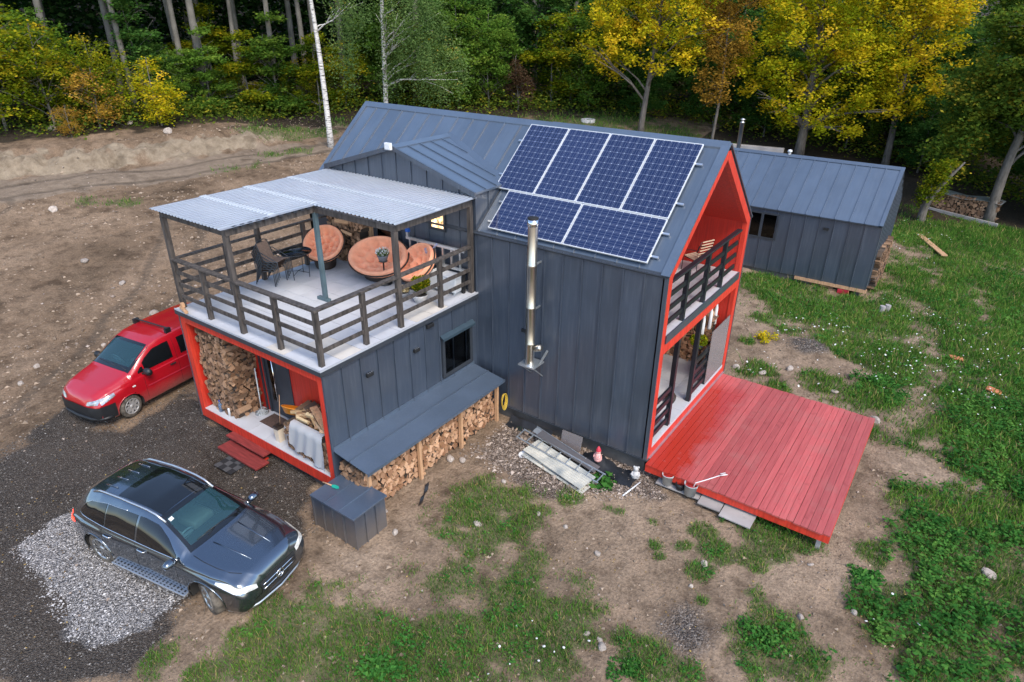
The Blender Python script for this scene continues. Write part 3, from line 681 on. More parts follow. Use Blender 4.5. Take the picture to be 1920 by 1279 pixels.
for i in range(4):
    for j in range(8):
        ya = G_+j*(WY-2*G_)/8; xa = RX+.0+i*(-RX-.0)/4
        box_obj('tile', M['tile'], bf, xa+.003, ya+.003, 3.16, xa-RX/4-.003, ya+(WY-2*G_)/8-.003, 3.178)
box_obj('balcony_edge_flashing', M['clad'], bf, .0, G_, 2.985, .03, WY-G_, 3.185)
vf = MB().box(RX, G_-.02, .0, -.12, WY-G_+.02, .27).build('veranda_floor', M['slab'], house)
for i in range(4):
    for j in range(8):
        ya = G_+j*(WY-2*G_)/8; xa = RX+i*(-RX-.0)/4
        box_obj('tile', M['tile'], vf, xa+.003, ya+.003, .27, xa-RX/4-.003, ya+(WY-2*G_)/8-.003, .288)
box_obj('floor_edge', M['tile'], vf, -.13, G_, .20, -.002, WY-G_, .268)
# balcony railing
rail = MB().bar((-.055, G_, 4.44), (-.055, WY-G_-.35, 4.44), .13, .05).build('balcony_railing', M['blackrail'], house, bevel=.006)
for y in (1.25, 2.55, 3.75): box_obj('post', M['blackrail'], rail, -.10, y-.055, 3.178, -.0, y+.055, 4.415, .004)
for z in (3.46, 3.79, 4.12): MB().bar((-.05, G_-.02, z), (-.05, WY-G_-.42, z), .045, .11).build('rail', M['blackrail'], rail)
# veranda posts and rails
vp = MB().box(-.12, 1.2, .288, -.01, 1.32, 2.72).build('veranda_railing', M['blackrail'], house, bevel=.006)
box_obj('post', M['blackrail'], vp, -.12, 2.6, .288, -.01, 2.72, 2.72, .006)
box_obj('post', M['blackrail'], vp, -.11, 3.72, .288, -.02, 3.82, 1.45, .006)
for z in (.48, .78, 1.08, 1.38):
    MB().bar((-.065, G_, z), (-.065, 1.2, z), .05, .12).build('rail', M['blackrail'], vp)
    MB().bar((-.065, 2.72, z), (-.065, 3.72, z), .05, .12).build('rail', M['blackrail'], vp)
sheet = MB().box(-.02, 3.7, .3, -.006, 5.12, 1.9).build('plastic_sheet', M['polyc'], house)
for y in (4.05, 4.62, 5.04):
    lm_ = MB(); lm_.tube([(-.4, y, 2.70), (-.4, y, 2.2)], .008, 6); lm_.lathe([(.0, 0), (.05, 0), (.055, .02), (.048, .5), (.03, .58), (.022, .66), (0, .66)], 12, mat=Matrix.Translation((-.4, y, 1.54)))
    tag(lm_.build('hanging_lamp', M['white']), {4.05: 'white hanging lamp nearest the dark post under the balcony', 4.62: 'middle one of three white hanging lamps under the balcony', 5.04: 'white hanging lamp farthest from the dark post under the balcony'}[y], 'lamp', 'hanging lamps on the veranda')

# --- terrace block
tb = MB()
tb.box(XT1-.12, YT+.1, .06, XT1-.006, -.0, ZT-.12)
side = tb.build('terrace_side_wall', M['trim'], house)
for i in range(10):
    w_ = 5.05/10
    put_tray(side, (XT1, YT+i*w_+.0, .06), (0, 1, 0), (0, 0, 1), w_, ZT-.22, M['clad'])
for y0, y1, z0 in ((-3.92, -3.74, 2.36), (-2.43, -2.25, 2.33), (-1.95, -1.73, 2.77)):
    v_ = MB(); v_.box(XT1+.004, y0, z0, XT1+.075, y1, z0+.09); o = v_.build('wall_vent', M['black'], side, bevel=.01)
    if z0 < 2.5:
        for k in range(3): box_obj('lens', M['alu'], o, XT1+.02, y0+.035+k*.05, z0+.088, XT1+.06, y0+.055+k*.05, z0+.097)
# window with awning in the side wall
wy0, wy1, wz0, wz1 = -1.36, -.36, 1.28, 2.20
win = MB(); t_ = .09
win.box(XT1+.005, wy0-t_, wz0-t_, XT1+.06, wy0, wz1+t_); win.box(XT1+.005, wy1, wz0-t_, XT1+.06, wy1+t_, wz1+t_)
win.box(XT1+.005, wy0, wz0-t_, XT1+.06, wy1, wz0); win.box(XT1+.005, wy0, wz1, XT1+.06, wy1, wz1+t_)
window = win.build('window', M['trim'], side)
box_obj('reveal', pm('dim_room', (.30, .31, .28), .8, var=.5, scale=2), window, XT1+.008, wy0, wz0, XT1+.0095, wy1, wz1)
box_obj('pane', M['glass'], window, XT1+.03, wy0, wz0, XT1+.036, wy1, wz1)
cu = MB(); cu.prism([(XT1+.012, wy0, wz0), (XT1+.012, wy1-.35, wz0), (XT1+.012, wy1-.5, wz0+.3), (XT1+.012, wy0+.25, wz0+.34)], (.006, 0, 0)); cu.build('curtain', pm('pale_curtain', (.6, .8, .82), .7), window, fix=True)
aw = MB(); aw.prism([(XT1+.01, wy0-.12, wz1+.16), (XT1+.01, wy1+.14, wz1+.16), (XT1+.12, wy1+.14, wz1+.09), (XT1+.12, wy0-.12, wz1+.09)], (0, 0, .025)); aw.box(XT1+.108, wy0-.12, wz1+.05, XT1+.122, wy1+.14, wz1+.112)
aw.build('awning', pm('teal_awning', (.030, .052, .072), .45), window, fix=True)
MB().box(XT0, YT+.1, .06, XT0+.12, 0, ZT-.12).build('terrace_far_wall', M['clad'], house)
M['stepred'] = pm('dull_red_step', (.20, .030, .026), .6, var=.3, scale=3, stretch=(1, 8, 8), bmp=.2, bscale=14)
# red porch front
pf = MB(); f_ = .17
pf.box(XT0, YT, .02, XT0+f_, YT+.10, ZT-.14); pf.box(XT1-f_, YT, .02, XT1-.004, YT+.10, ZT-.14)
pf.box(XT0+f_, YT, ZT-.34, XT1-f_, YT+.10, ZT-.14); pf.box(XT0+f_, YT, .02, XT1-f_, YT+.10, .28)
porch = pf.build('porch_frame', M['redtrim'], house)
box_obj('corner_trim', M['clad'], porch, XT0-.035, YT-.012, .02, XT0, YT+.09, ZT-.13); box_obj('corner_trim', M['clad'], porch, XT1-.003, YT-.018, .03, XT1+.037, YT+.02, ZT-.13)
PY = -4.12                                 # porch rear wall
pr_ = MB(); pr_.box(XT0+.12, YT+.1, .3, XT0+.16, PY, ZT-.2); pr_.box(XT1-.16, YT+.1, .3, XT1-.125, PY, ZT-.2)
pr_.box(XT0+.16, PY, .3, -8.50, PY+.06, ZT-.2); pr_.box(-7.54, PY, .3, XT1-.16, PY+.06, ZT-.2); pr_.box(-8.5, PY, 2.45, -7.54, PY+.06, ZT-.2)
pr_.build('porch_boards', M['red'], house)
box_obj('porch_ceiling', M['red'], house, XT0+.16, YT+.1, ZT-.24, XT1-.16, PY, ZT-.2)
dr = MB().box(-8.46, PY+.01, .31, -7.58, PY+.05, 2.42).build('entrance_door', M['trim'], house, bevel=.004)
box_obj('door_frame', M['trim'], dr, -8.54, PY-.02, .3, -8.47, PY+.03, 2.5); box_obj('door_frame', M['trim'], dr, -7.57, PY-.02, .3, -7.5, PY+.03, 2.5)
box_obj('glass_strip', M['darkglass'], dr, -8.34, PY-.0, .7, -8.18, PY+.012, 2.2)
MB().tube([(-8.10, PY-.05, .75), (-8.10, PY-.05, 2.0)], .016, 8).build('pull_handle', M['chrome'], dr)
tr_ = MB(); tr_.box(-8.68, PY-.03, .3, -8.62, PY-.0, ZT-.25); tr_.build('downpipe', M['trim'], house)
pfl = MB().box(XT0+.16, YT+.02, .06, XT1-.16, PY+.06, .28).build('porch_floor', M['slab'], house)
for i in range(8):
    a = XT0+.17+i*(4.8/8)
    for j, (ya, yb) in enumerate(((YT+.005, YT+.5), (YT+.5, PY))): box_obj('tile', M['tile'], pfl, a+.003, ya+.003, .281, a+.597, yb-.003, .299)
st = MB().box(-8.86, YT-.22, .005, -7.38, YT-.004, .05)  .build('porch_steps', M['stepred'], house, bevel=.006)
box_obj('tread', M['stepred'], st, -8.8, YT-.52, -.155, -7.28, YT-.15, -.105, .006)
for x in (-8.7, -7.55): box_obj('stringer', M['redtrim'], st, x, YT-.42, -.6, x+.06, YT-.02, -.156)
# foundation piers under the block, dark gap below
box_obj('terrace_foundation', M['found'], house, XT0+.15, YT+.15, -1.0, XT1-.15, .0, .06)

# terrace slab and tiles
tf = MB().box(XT0-.05, YT-.06, ZT-.12, XT1+.055, .0, ZT-.02).build('terrace_floor', M['slab'], house)
fl = MB(); fl.box(XT0-.055, YT-.068, ZT-.14, XT1+.062, YT-.06, ZT-.035); fl.box(XT1+.055, YT-.06, ZT-.14, XT1+.063, -.0, ZT-.035); fl.build('edge_flashing', M['trim'], tf)
nt_ = 9
tw = (XT1-XT0+.06)/nt_; td = (5.09)/nt_
for i in range(nt_):
    for j in range(nt_):
        x0 = XT0-.03+i*tw; y0 = YT-.04+j*td
        warm = (i, j) in ((8, 1), (7, 1), (8, 6), (8, 5), (6, 0))
        box_obj('tile', M['tilewarm'] if warm else M['tile'], tf, x0+.005, y0+.005, ZT-.02, x0+tw-.005, y0+td-.005, ZT)
eg = MB(); eg.box(XT0-.05, YT-.06, ZT-.02, XT1+.055, YT-.043, ZT+.006); eg.box(XT1+.033, YT-.043, ZT-.02, XT1+.055, -.0, ZT+.006)
eg.build('edge_strip', M['slab'], tf)

# terrace railing (weathered timber)
xr, yr, xl = XT1-.09, YT+.11, XT0+.09
rl = MB().bar((xl, yr, 4.29), (xr+.05, yr, 4.29), .14, .045).build('terrace_railing', M['oldwood'], house, bevel=.005)
MB().bar((xr, yr-.06, 4.285), (xr, -.1, 4.285), .14, .045).build('rail', M['oldwood'], rl)
MB().bar((xl, yr, 4.285), (xl, -.1, 4.285), .1, .045).build('rail', M['oldwood'], rl)
for x in (xr, -6.42, -8.95): box_obj('post', M['oldwood'], rl, x-.05, yr-.05, ZT, x+.05, yr+.05, 4.265, .004)
for y in (-3.72, -1.28): box_obj('post', M['oldwood'], rl, xr-.05, y-.05, ZT, xr+.05, y+.05, 4.262, .004)
for y in (-3.6, -1.25): box_obj('post', M['oldwood'], rl, xl-.05, y-.05, ZT, xl+.05, y+.05, 4.262, .004)
for z in (3.37, 3.68, 3.98):
    MB().bar((xl, yr+.0, z), (xr, yr+.0, z), .04, .085).build('rail', M['oldwood'], rl)
    MB().bar((xr, yr, z+.003), (xr, -.1, z+.003), .04, .085).build('rail', M['oldwood'], rl)
    MB().bar((xl, yr, z+.003), (xl, -.1, z+.003), .04, .085).build('rail', M['oldwood'], rl)
# canopy over the terrace
ZC = 5.36
cn = MB(); yn = -2.66; xn = -7.68
cn.bar((xl-.05, yr, ZC), (xn+.05, yr, ZC), .09, .13)
canopy = cn.build('terrace_canopy', M['oldwood'], house, bevel=.005)
for a, b_ in (((xn, yr+.05, ZC), (xn, yn, ZC)), ((xn, yn, ZC-.002), (xr+.05, yn, ZC-.002)), ((xr, yn+.05, ZC), (xr, -.05, ZC)), ((xl, yr+.05, ZC), (xl, -.05, ZC)), ((xl+.05, -.08, ZC-.01), (xr-.05, -.08, ZC-.01)), ((xl+.05, yn, ZC-.004), (xn-.05, yn, ZC-.004)), ((xl+.05, -1.4, ZC-.004), (xr-.05, -1.4, ZC-.004)), ((xl+.05, -3.8, ZC-.004), (xn-.05, -3.8, ZC-.004))):
    MB().bar(a, b_, .08, .13).build('beam', M['oldwood'], canopy)
for x, y in ((xl, yr), (xn-.03, yr), (xr, yn), (xr, -.1), (xl, yn), (xl, -.1)):
    box_obj('post', M['oldwood'], canopy, x-.055, y-.055, ZT, x+.055, y+.055, ZC-.065, .004)
sp_ = MB(); sp_.box(xn-.05, yn-.05, ZT+.06, xn+.05, yn+.05, ZC-.065); sp_.box(xn-.26, yn-.055, ZT+.001, xn+.14, yn+.055, ZT+.075)
sp_.build('steel_post', M['steelpost'], canopy, bevel=.006)
for k in range(12): box_obj('closure_block', M['trim'], canopy, xn-.01, yr+.12+k*.19, ZC+.066, xn+.1, yr+.22+k*.19, ZC+.115)
def sheetmat():
    m, nt, n, l, b = nodes('translucent_corrugated_sheet')
    f = noise(nt, objcoord(nt, (1, 1, 1)), 1.5, 4)
    rp = ramp(nt, [(.3, (.40, .47, .57)), (.7, (.49, .56, .65))]); l.new(f, rp.inputs[0]); l.new(rp.outputs[0], b.inputs['Base Color'])
    b.inputs['Roughness'].default_value = .12; b.inputs['Specular IOR Level'].default_value = .8
    tl = n.new('ShaderNodeBsdfTranslucent'); tl.inputs[0].default_value = (.9, .9, .9, 1)
    mx = n.new('ShaderNodeMixShader'); mx.inputs[0].default_value = .55
    l.new(b.outputs[0], mx.inputs[1]); l.new(tl.outputs[0], mx.inputs[2]); l.new(mx.outputs[0], n['Material Output'].inputs['Surface'])
    return m
M['sheet'] = sheetmat()
def corr(x0, x1, y0, y1, z, pitch=.125, amp=.016):
    P_ = []; x = x0
    while x < x1-pitch:                          # trapezoidal ribs
        for dx, dz in ((0, -amp), (pitch*.40, -amp), (pitch*.52, amp), (pitch*.88, amp)):
            P_.append([(x+dx, y0, z+dz), (x+dx, (y0+y1)/2, z+dz), (x+dx, y1, z+dz)])
        x += pitch
    P_.append([(x, y0, z-amp), (x, (y0+y1)/2, z-amp), (x, y1, z-amp)]); P_.append([(x1, y0, z-amp), (x1, (y0+y1)/2, z-amp), (x1, y1, z-amp)])
    return MB().grid(P_, smooth=False)
ycuts = [YT-.06, -3.85, -2.62]
for i, (ya, yb, xa, xb) in enumerate(((YT-.07, -3.78, XT0-.1, xn+.13), (-3.92, -2.60, XT0-.1, xn+.13), (-2.76, -1.30, XT0-.1, XT1+.06), (-1.45, .0, XT0-.1, XT1+.06))):
    corr(xa, xb, ya, yb, ZC+.13+i*.006).build('corrugated_sheet', M['sheet'], canopy)
M['sheet2'] = M['sheet'].copy(); M['sheet2'].name = 'double_lapped_sheet'
for nd_ in M['sheet2'].node_tree.nodes:
    if nd_.type == 'VALTORGB':
        for e_ in nd_.color_ramp.elements: e_.color = (.64, .69, .74, 1)
for ya, yb, xb in ((-3.92, -3.76, xn+.13), (-2.76, -2.58, xn+.13), (-1.45, -1.29, XT1+.06)):
    corr(XT0-.1, xb, ya, yb, ZC+.152).build('lap_strip', M['sheet2'], canopy)
# --- dormer
DX0, DX1, DXM, ZDE, ZDR = XT0-.02, XT1+.0, -7.63, 5.60, 6.36
dm = MB(); dm.prism([(DX0, .12, ZT-.02), (DX1, .12, ZT-.02), (DX1, .12, ZDE), (DXM, .12, ZDR), (DX0, .12, ZDE)], (0, -.10, 0))
dwall = dm.build('dormer_wall', M['trim'], house, fix=True)
def zd(x): return ZDE+(ZDR-ZDE)*(1-abs(x-DXM)/(DX1-DXM))
npd = 10; wd = (DX1-DX0)/npd
for i in range(npd):
    xa = DX0+i*wd+.004; xb = xa+wd-.008; pts = [(xa, .015, ZT), (xb, .015, ZT), (xb, .015, zd(xb)-.02)]
    if xa < DXM < xb: pts.append((DXM, .015, ZDR-.02))
    pts.append((xa, .015, zd(xa)-.02))
    poly_tray(dwall, pts, (0, -1, 0), M['clad'])
ds = MB(); ds.prism([(DX1+.008, .004, ZT-.05), (DX1+.008, 1.12, ZDE-.02), (DX1+.008, .004, ZDE-.02)], (-.006, 0, 0)); ds.box(DX1+.004, .5, ZE+.2, DX1+.03, .52, ZDE-.03)
ds.build('dormer_cheek', M['clad'], house, fix=True)
dr_ = MB()
def back_y(z): return MY*(z-ZE)/(ZR-ZE)
for sgn, xe in ((1, DX1+.07), (-1, DX0-.07)):
    zE_ = ZDE-.02
    p = [Vector((xe, -.10, zE_)), Vector((DXM, -.10, ZDR)), Vector((DXM, back_y(ZDR)+.1, ZDR)), Vector((xe, back_y(zE_)+.1, zE_))]
    dr_.prism(p, (0, 0, .05))
droof = dr_.build('dormer_roof', M['clad_skylit'], house, fix=True)
for sgn, xe in ((1, DX1+.07), (-1, DX0-.07)):
    for k in range(1, 5):
        y = -.10+k*.44
        # seam from ridge down to eave or to the valley
        t_end = 1.0
        for q in range(101):
            t = q/100; z = ZDR+(ZDE-.02-ZDR)*t
            if back_y(z) < y: t_end = max(0, t-.01); break
        if t_end <= .05: continue
        a = Vector((DXM, y, ZDR+.066)); e = Vector((DXM+(xe-DXM)*t_end, y, ZDR+(ZDE-.02-ZDR)*t_end+.066))
        MB().bar(a, e, .026, .035).build('seam', M['clad_skylit'], droof)
rc = MB(); q_ = .16
sx_ = (ZDR-ZDE)/(DX1-DXM)
rc.prism([(DXM-q_, -.12, ZDR+.085-q_*sx_), (DXM, -.12, ZDR+.095), (DXM+q_, -.12, ZDR+.085-q_*sx_), (DXM+q_, -.12, ZDR+.03-q_*sx_), (DXM-q_, -.12, ZDR+.03-q_*sx_)], (0, back_y(ZDR)+.2, 0))
rc.build('ridge_cap', M['clad_skylit'], droof, fix=True)
vf_ = MB()
for xe in (DX1+.08, DX0-.08):
    vf_.prism([Vector((xe, -.125, ZDE-.09)), Vector((DXM, -.125, ZDR-.03)), Vector((DXM, -.125, ZDR+.075)), Vector((xe, -.125, ZDE+.045))], (0, .05, 0))
vf_.build('bargeboard', M['clad'], droof, fix=True)
vl = MB()
for xe in (DX1+.07,):
    zE_ = ZDE-.0
    a = Vector((DXM, back_y(ZDR)+.05, ZDR+.075)); b_ = Vector((xe, back_y(zE_)+.03, zE_+.06)); vl.bar(a, b_, .2, .03, up=(.2, -.5, .8))
vl.build('valley_flashing', M['clad_skylit'], droof)
# terrace door (dark), lit window
box_obj('terrace_door', M['trim'], house, -8.55, -.03, ZT, -7.65, .012, ZT+2.05)
box_obj('doorway_glass', M['darkglass'], house, -8.45, -.045, ZT+.1, -7.75, -.032, ZT+1.95)
lw = MB(); lw.box(-6.56, -.035, 4.46, -6.0, .012, 4.53); lw.box(-6.56, -.035, 5.0, -6.0, .012, 5.06); lw.box(-6.56, -.035, 4.53, -6.47, .012, 5.0); lw.box(-6.06, -.035, 4.53, -6.0, .012, 5.0)
lwin = lw.build('lit_window', M['trim'], house)
m_, nt_2, n_2, l_2, b_2 = nodes('warm_room_light')
nz_ = noise(nt_2, objcoord(nt_2, (1, 1, 1), False), 7, 3); rp_ = ramp(nt_2, [(.35, (.16, .075, .03)), (.5, (.9, .55, .25)), (.65, (1, .85, .6))]); l_2.new(nz_, rp_.inputs[0])
l_2.new(rp_.outputs[0], b_2.inputs['Emission Color']); l_2.new(rp_.outputs[0], b_2.inputs['Base Color']); b_2.inputs['Emission Strength'].default_value = .9
M['roomlight'] = m_
box_obj('pane', M['roomlight'], lwin, -6.47, -.02, 4.53, -6.06, -.012, 5.0)

# lean-to roof over the firewood
lt = MB().prism([(XT1+.004, -5.02, 1.04), (XT1+.004, -.18, 1.04), (-4.02, -.18, .885), (-4.02, -5.02, .885)], (0, 0, .02)).build('lean_to_roof', M['clad_skylit'], house, fix=True)
q = MB(); q.bar((-4.56, -5.02, .995), (-4.56, -.18, .995), .03, .035); q.build('seam', M['clad_skylit'], lt)
q = MB(); q.box(-4.03, -5.02, .84, -4.005, -.18, .907); q.box(XT1+.004, -5.02, 1.055, XT1+.03, -.18, 1.14); q.build('drip_edge', M['clad_skylit'], lt)
for y in (-4.85, -3.28, -1.78, -.28):
    MB().box(-4.25, y-.04, -.6, -4.17, y+.04, .87).build('post', M['timber'], lt)
MB().box(-4.24, -4.9, .80, -4.18, -.24, .872).build('beam', M['timber'], lt)
for y in (-3.2, -1.7): MB().box(-4.55, y-.05, -.33, -4.16, y+.03, -.27).build('bearer', M['timber'], lt)
# ------------------------------------------------------------------ annexe behind
AX1, AY0, AZB, AZE, AXL = 2.28, 14.6, .08, 2.62, -8.2
AYR, AZR = 17.0, 4.27
annexe = thing('annexe', 'long low dark steel clad outbuilding with pitched roof behind the house', 'outbuilding')
aw_ = MB().box(AXL, AY0+.02, AZB, AX1-.01, AY0+.14, AZE).build('front_wall', M['trim'], annexe)
na = 20; wa = (AX1-AXL)/na
for i in range(na): put_tray(aw_, (AXL+i*wa, AY0, AZB), (1, 0, 0), (0, 0, 1), wa, AZE-AZB-.03, M['clad'])
AY1 = 2*AYR-AY0
ew = MB().prism([(AX1-.01, AY0+.02, AZB), (AX1-.01, AY1, AZB), (AX1-.01, AY1, AZE), (AX1-.01, AYR, AZR-.05), (AX1-.01, AY0+.02, AZE)], (-.12, 0, 0)).build('end_wall', M['trim'], annexe, fix=True)
for i in range(9):
    ya = AY0+i*(AY1-AY0)/9; yb = ya+(AY1-AY0)/9-.008
    za = AZE+(AZR-.05-AZE)*(1-abs(ya-AYR)/(AYR-AY0)); zb = AZE+(AZR-.05-AZE)*(1-abs(yb-AYR)/(AYR-AY0))
    pts = [(AX1, ya, AZB), (AX1, yb, AZB), (AX1, yb, zb)]+([(AX1, AYR, AZR-.05)] if ya < AYR < yb else [])+[(AX1, ya, za)]
    poly_tray(ew, pts, (1, 0, 0), M['clad'])
MB().box(AXL, AY1-.12, AZB, AX1-.15, AY1, AZE).build('rear_wall', M['clad'], annexe)
asl = Vector((0, AYR-AY0, AZR-AZE)); ASL = asl.length; asl.normalize(); asn = Vector((0, -asl.z, asl.y))
ar = MB(); ar.prism([(AXL, AY0-.06, AZE-.085), (AX1+.03, AY0-.06, AZE-.085), (AX1+.03, AYR, AZR-.05), (AXL, AYR, AZR-.05)], asn*.022)
ar.prism([(AXL, AYR, AZR-.05), (AX1+.03, AYR, AZR-.05), (AX1+.03, AY1+.06, AZE-.085), (AXL, AY1+.06, AZE-.085)], Vector((0, asl.z, asl.y))*.022)
aroof = ar.build('roof', M['trim'], annexe, fix=True)
wr = (AX1-.05-AXL)/na
for i in range(na):
    put_tray(aroof, Vector((AXL+i*wr, AY0-.06, AZE-.035))+asn*.003, (1, 0, 0), asl, wr, ASL-.05, M['clad_skylit'])
    put_tray(aroof, Vector((AXL+i*wr+wr, AY1+.06, AZE-.035)), (-1, 0, 0), (0, -asl.y, asl.z), wr, ASL-.05, M['clad_skylit'])
c_ = MB(); c_.prism([(AXL, AYR-.14, AZR-.055), (AXL, AYR, AZR+.045), (AXL, AYR+.14, AZR-.055), (AXL, AYR, AZR-.02)], (AX1+.04-AXL, 0, 0)); c_.build('ridge_cap', M['clad_skylit'], aroof, fix=True)
v_ = MB(); v_.prism([Vector((AX1-.09, AY0-.07, AZE-.04))+asn*.008, Vector((AX1+.045, AY0-.07, AZE-.04))+asn*.008, Vector((AX1+.045, AYR, AZR))+asn*.008, Vector((AX1-.09, AYR, AZR))+asn*.008], asn*.035); v_.build('verge_flashing', M['clad_skylit'], aroof, fix=True)
aw0 = MB()
wx0, wx1, wz0_, wz1_ = -2.55, -1.36, 1.42, 2.35
for x0, x1, z0, z1 in ((wx0-.06, wx0, wz0_-.06, wz1_+.06), (wx1, wx1+.06, wz0_-.06, wz1_+.06), (wx0, wx1, wz0_-.06, wz0_), (wx0, wx1, wz1_, wz1_+.06), (-2.0, -1.93, wz0_, wz1_)):
    aw0.box(x0, AY0-.05, z0, x1, AY0-.006, z1)
awin = aw0.build('window', M['trim'], aw_)
box_obj('reveal', pm('annexe_room', (.12, .11, .09), .8, var=.6, scale=3), awin, wx0, AY0-.009, wz0_, wx1, AY0-.0075, wz1_)
for a, b_ in ((wx0, -2.0), (-1.93, wx1)): box_obj('pane', M['darkglass'], awin, a, AY0-.03, wz0_, b_, AY0-.026, wz1_)
M['lime'] = pm('lime_plastic', (.42, .55, .03), .5)
for i, x in enumerate((-2.42, -1.72, -1.50)):
    p = MB(); p.lathe([(0, 0), (.06, 0), (.075, .15), (.06, .15), (0, .12)], 10); o = p.build('plant_pot', M['lime'], None, (x, AY0-.018+.0, wz0_+.0)); o.scale = (1, .12, 1)
    tag(o, ['lime pot behind the left pane of the annexe window', 'lime pot in the annexe window beside the mullion', 'lime pot at the right edge of the annexe window'][i], 'pot', 'lime pots on the annexe window sill')
MB().box(.36, AY0-.07, 2.12, .55, AY0-.004, 2.2).build('wall_vent', M['black'], aw_)
MB().box(AXL, AY0+.06, -.7, AX1-2.0, AY0+.3, AZB).build('foundation', M['found'], annexe)
MB().box(-.3, AY0-.02, AZB-.13, AX1+.05, AY0+.12, AZB-.004).build('floor_beam', M['timber'], annexe)
for x in (-.2, 1.9): MB().box(x, AY0+.1, -.8, x+.2, AY0+.35, AZB-.14).build('pier', M['found'], annexe)
# flue behind the annexe ridge
fl_ = MB(); fl_.lathe([(.09, 0), (.09, 1.9), (.1, 1.9), (.1, 1.95), (.05, 1.97), (.05, 2.03), (.14, 2.05), (.02, 2.1)], 14)
tag(fl_.build('flue_pipe', M['inox'], None, (-4.25, 17.6, 3.35)), 'thin steel flue pipe with cowl rising behind the annexe roof', 'flue')
rv = MB(); rv.lathe([(.06, 0), (.06, .12), (.10, .13), (.08, .2), (0, .22)], 10)
tag(rv.build('roof_vent', M['white'], None, (-1.95, 17.02, 4.27)), 'small white vent cap on the annexe ridge', 'vent')

# ------------------------------------------------------------------ solar panels
def pvmat():
    m, nt, n, l, b = nodes('solar_cells')
    tc = n.new('ShaderNodeTexCoord'); sx = n.new('ShaderNodeSeparateXYZ'); l.new(tc.outputs['Object'], sx.inputs[0])
    def lines(o, pitch, half):
        fr = mathn(nt, 'FRACT', mathn(nt, 'DIVIDE', o, pitch)); d = mathn(nt, 'ABSOLUTE', mathn(nt, 'SUBTRACT', fr, .5))
        return mathn(nt, 'MULTIPLY', mathn(nt, 'SUBTRACT', .5, d), pitch), half          # distance to nearest line
    cx, cy = (1.134-.05)/6, (2.068-.05)/12
    dx, _ = lines(mathn(nt, 'SUBTRACT', sx.outputs[0], .025), cx, 0); dy, _ = lines(mathn(nt, 'SUBTRACT', sx.outputs[1], .025), cy, 0)
    bx, _ = lines(mathn(nt, 'SUBTRACT', sx.outputs[0], .025+cx/6), cx/3, 0)
    g = mathn(nt, 'MAXIMUM', mathn(nt, 'LESS_THAN', dx, .003), mathn(nt, 'LESS_THAN', dy, .003))
    dia = mathn(nt, 'LESS_THAN', mathn(nt, 'ADD', dx, dy), .0125)
    bb = mathn(nt, 'MULTIPLY', mathn(nt, 'LESS_THAN', bx, .0018), .3)
    f = mathn(nt, 'MAXIMUM', mathn(nt, 'MAXIMUM', mathn(nt, 'MULTIPLY', g, .38), dia), bb)
    oi = n.new('ShaderNodeObjectInfo')
    cell = mixc(nt, oi.outputs['Random'], (.008, .017, .062), (.012, .023, .080))
    nz = noise(nt, tc.outputs['Object'], 1.4, 3); cell = mixc(nt, mathn(nt, 'MULTIPLY', nz, .5), cell, (.005, .010, .04))
    l.new(mixc(nt, f, cell, (.42, .47, .60)), b.inputs['Base Color'])
    b.inputs['Roughness'].default_value = .12; b.inputs['Specular IOR Level'].default_value = .5
    b.inputs['Coat Weight'].default_value = .4; b.inputs['Coat Roughness'].default_value = .08
    return m
M['pv'] = pvmat(); M['pvframe'] = pm('pale_panel_frame', (.56, .58, .60), .4, var=.08)
PWd, PLn, PG = 1.134, 2.068, .022
def pv(label, x, s, land=False):
    """x: left edge, s: lower edge distance up the slope"""
    t = thing('solar_panel', label, 'solar panel', group='solar panels on the roof')
    z = sn*.075
    if land: Mx = Matrix((-sl, Vector((1, 0, 0)), sn)).transposed().to_4x4(); o_ = Pr(x, s+PWd)+z
    else: Mx = Matrix((Vector((1, 0, 0)), sl, sn)).transposed().to_4x4(); o_ = Pr(x, s)+z
    t.matrix_world = Matrix.Translation(o_) @ Mx
    MB().box(.010, .010, .0, PWd-.010, PLn-.010, .032).build('cells', M['pv'], t)
    f = MB(); e = .015
    f.box(0, 0, -.005, PWd, e, .036); f.box(0, PLn-e, -.005, PWd, PLn, .036); f.box(0, e, -.005, e, PLn-e, .036); f.box(PWd-e, e, -.005, PWd, PLn-e, .036)
    f.build('frame', M['pvframe'], t); return t
px1, ps1 = -.525, 3.332
x0 = px1-4*PWd-3*PG; s0 = ps1-PLn
for i, w_ in enumerate(('leftmost', 'second from left', 'third from left', 'rightmost')):
    pv('upright blue solar panel, %s of the upper row of four' % w_, x0+i*(PWd+PG), s0)
xb = px1-2*PLn-PG
for i, w_ in enumerate(('left, with the chimney in front', 'right')):
    pv('blue solar panel lying lengthwise in the lower row, %s' % w_, xb+i*(PLn+PG), s0-PG-PWd, True)
for s_, xa, w_ in ((s0+.45, x0, 'lower rail of the upper row'), (s0+1.55, x0, 'topmost rail'), (s0-.35, xb, 'upper rail of the lower row'), (s0-.95, xb, 'lowest rail')):
    q = MB(); q.bar(Pr(xa-.14, s_)+sn*.05, Pr(px1+.16, s_)+sn*.05, .045, .04, up=sn)
    tag(q.build('mounting_rail', M['alu']), 'aluminium mounting rail under the solar panels, '+w_, 'rail', 'solar mounting rails')

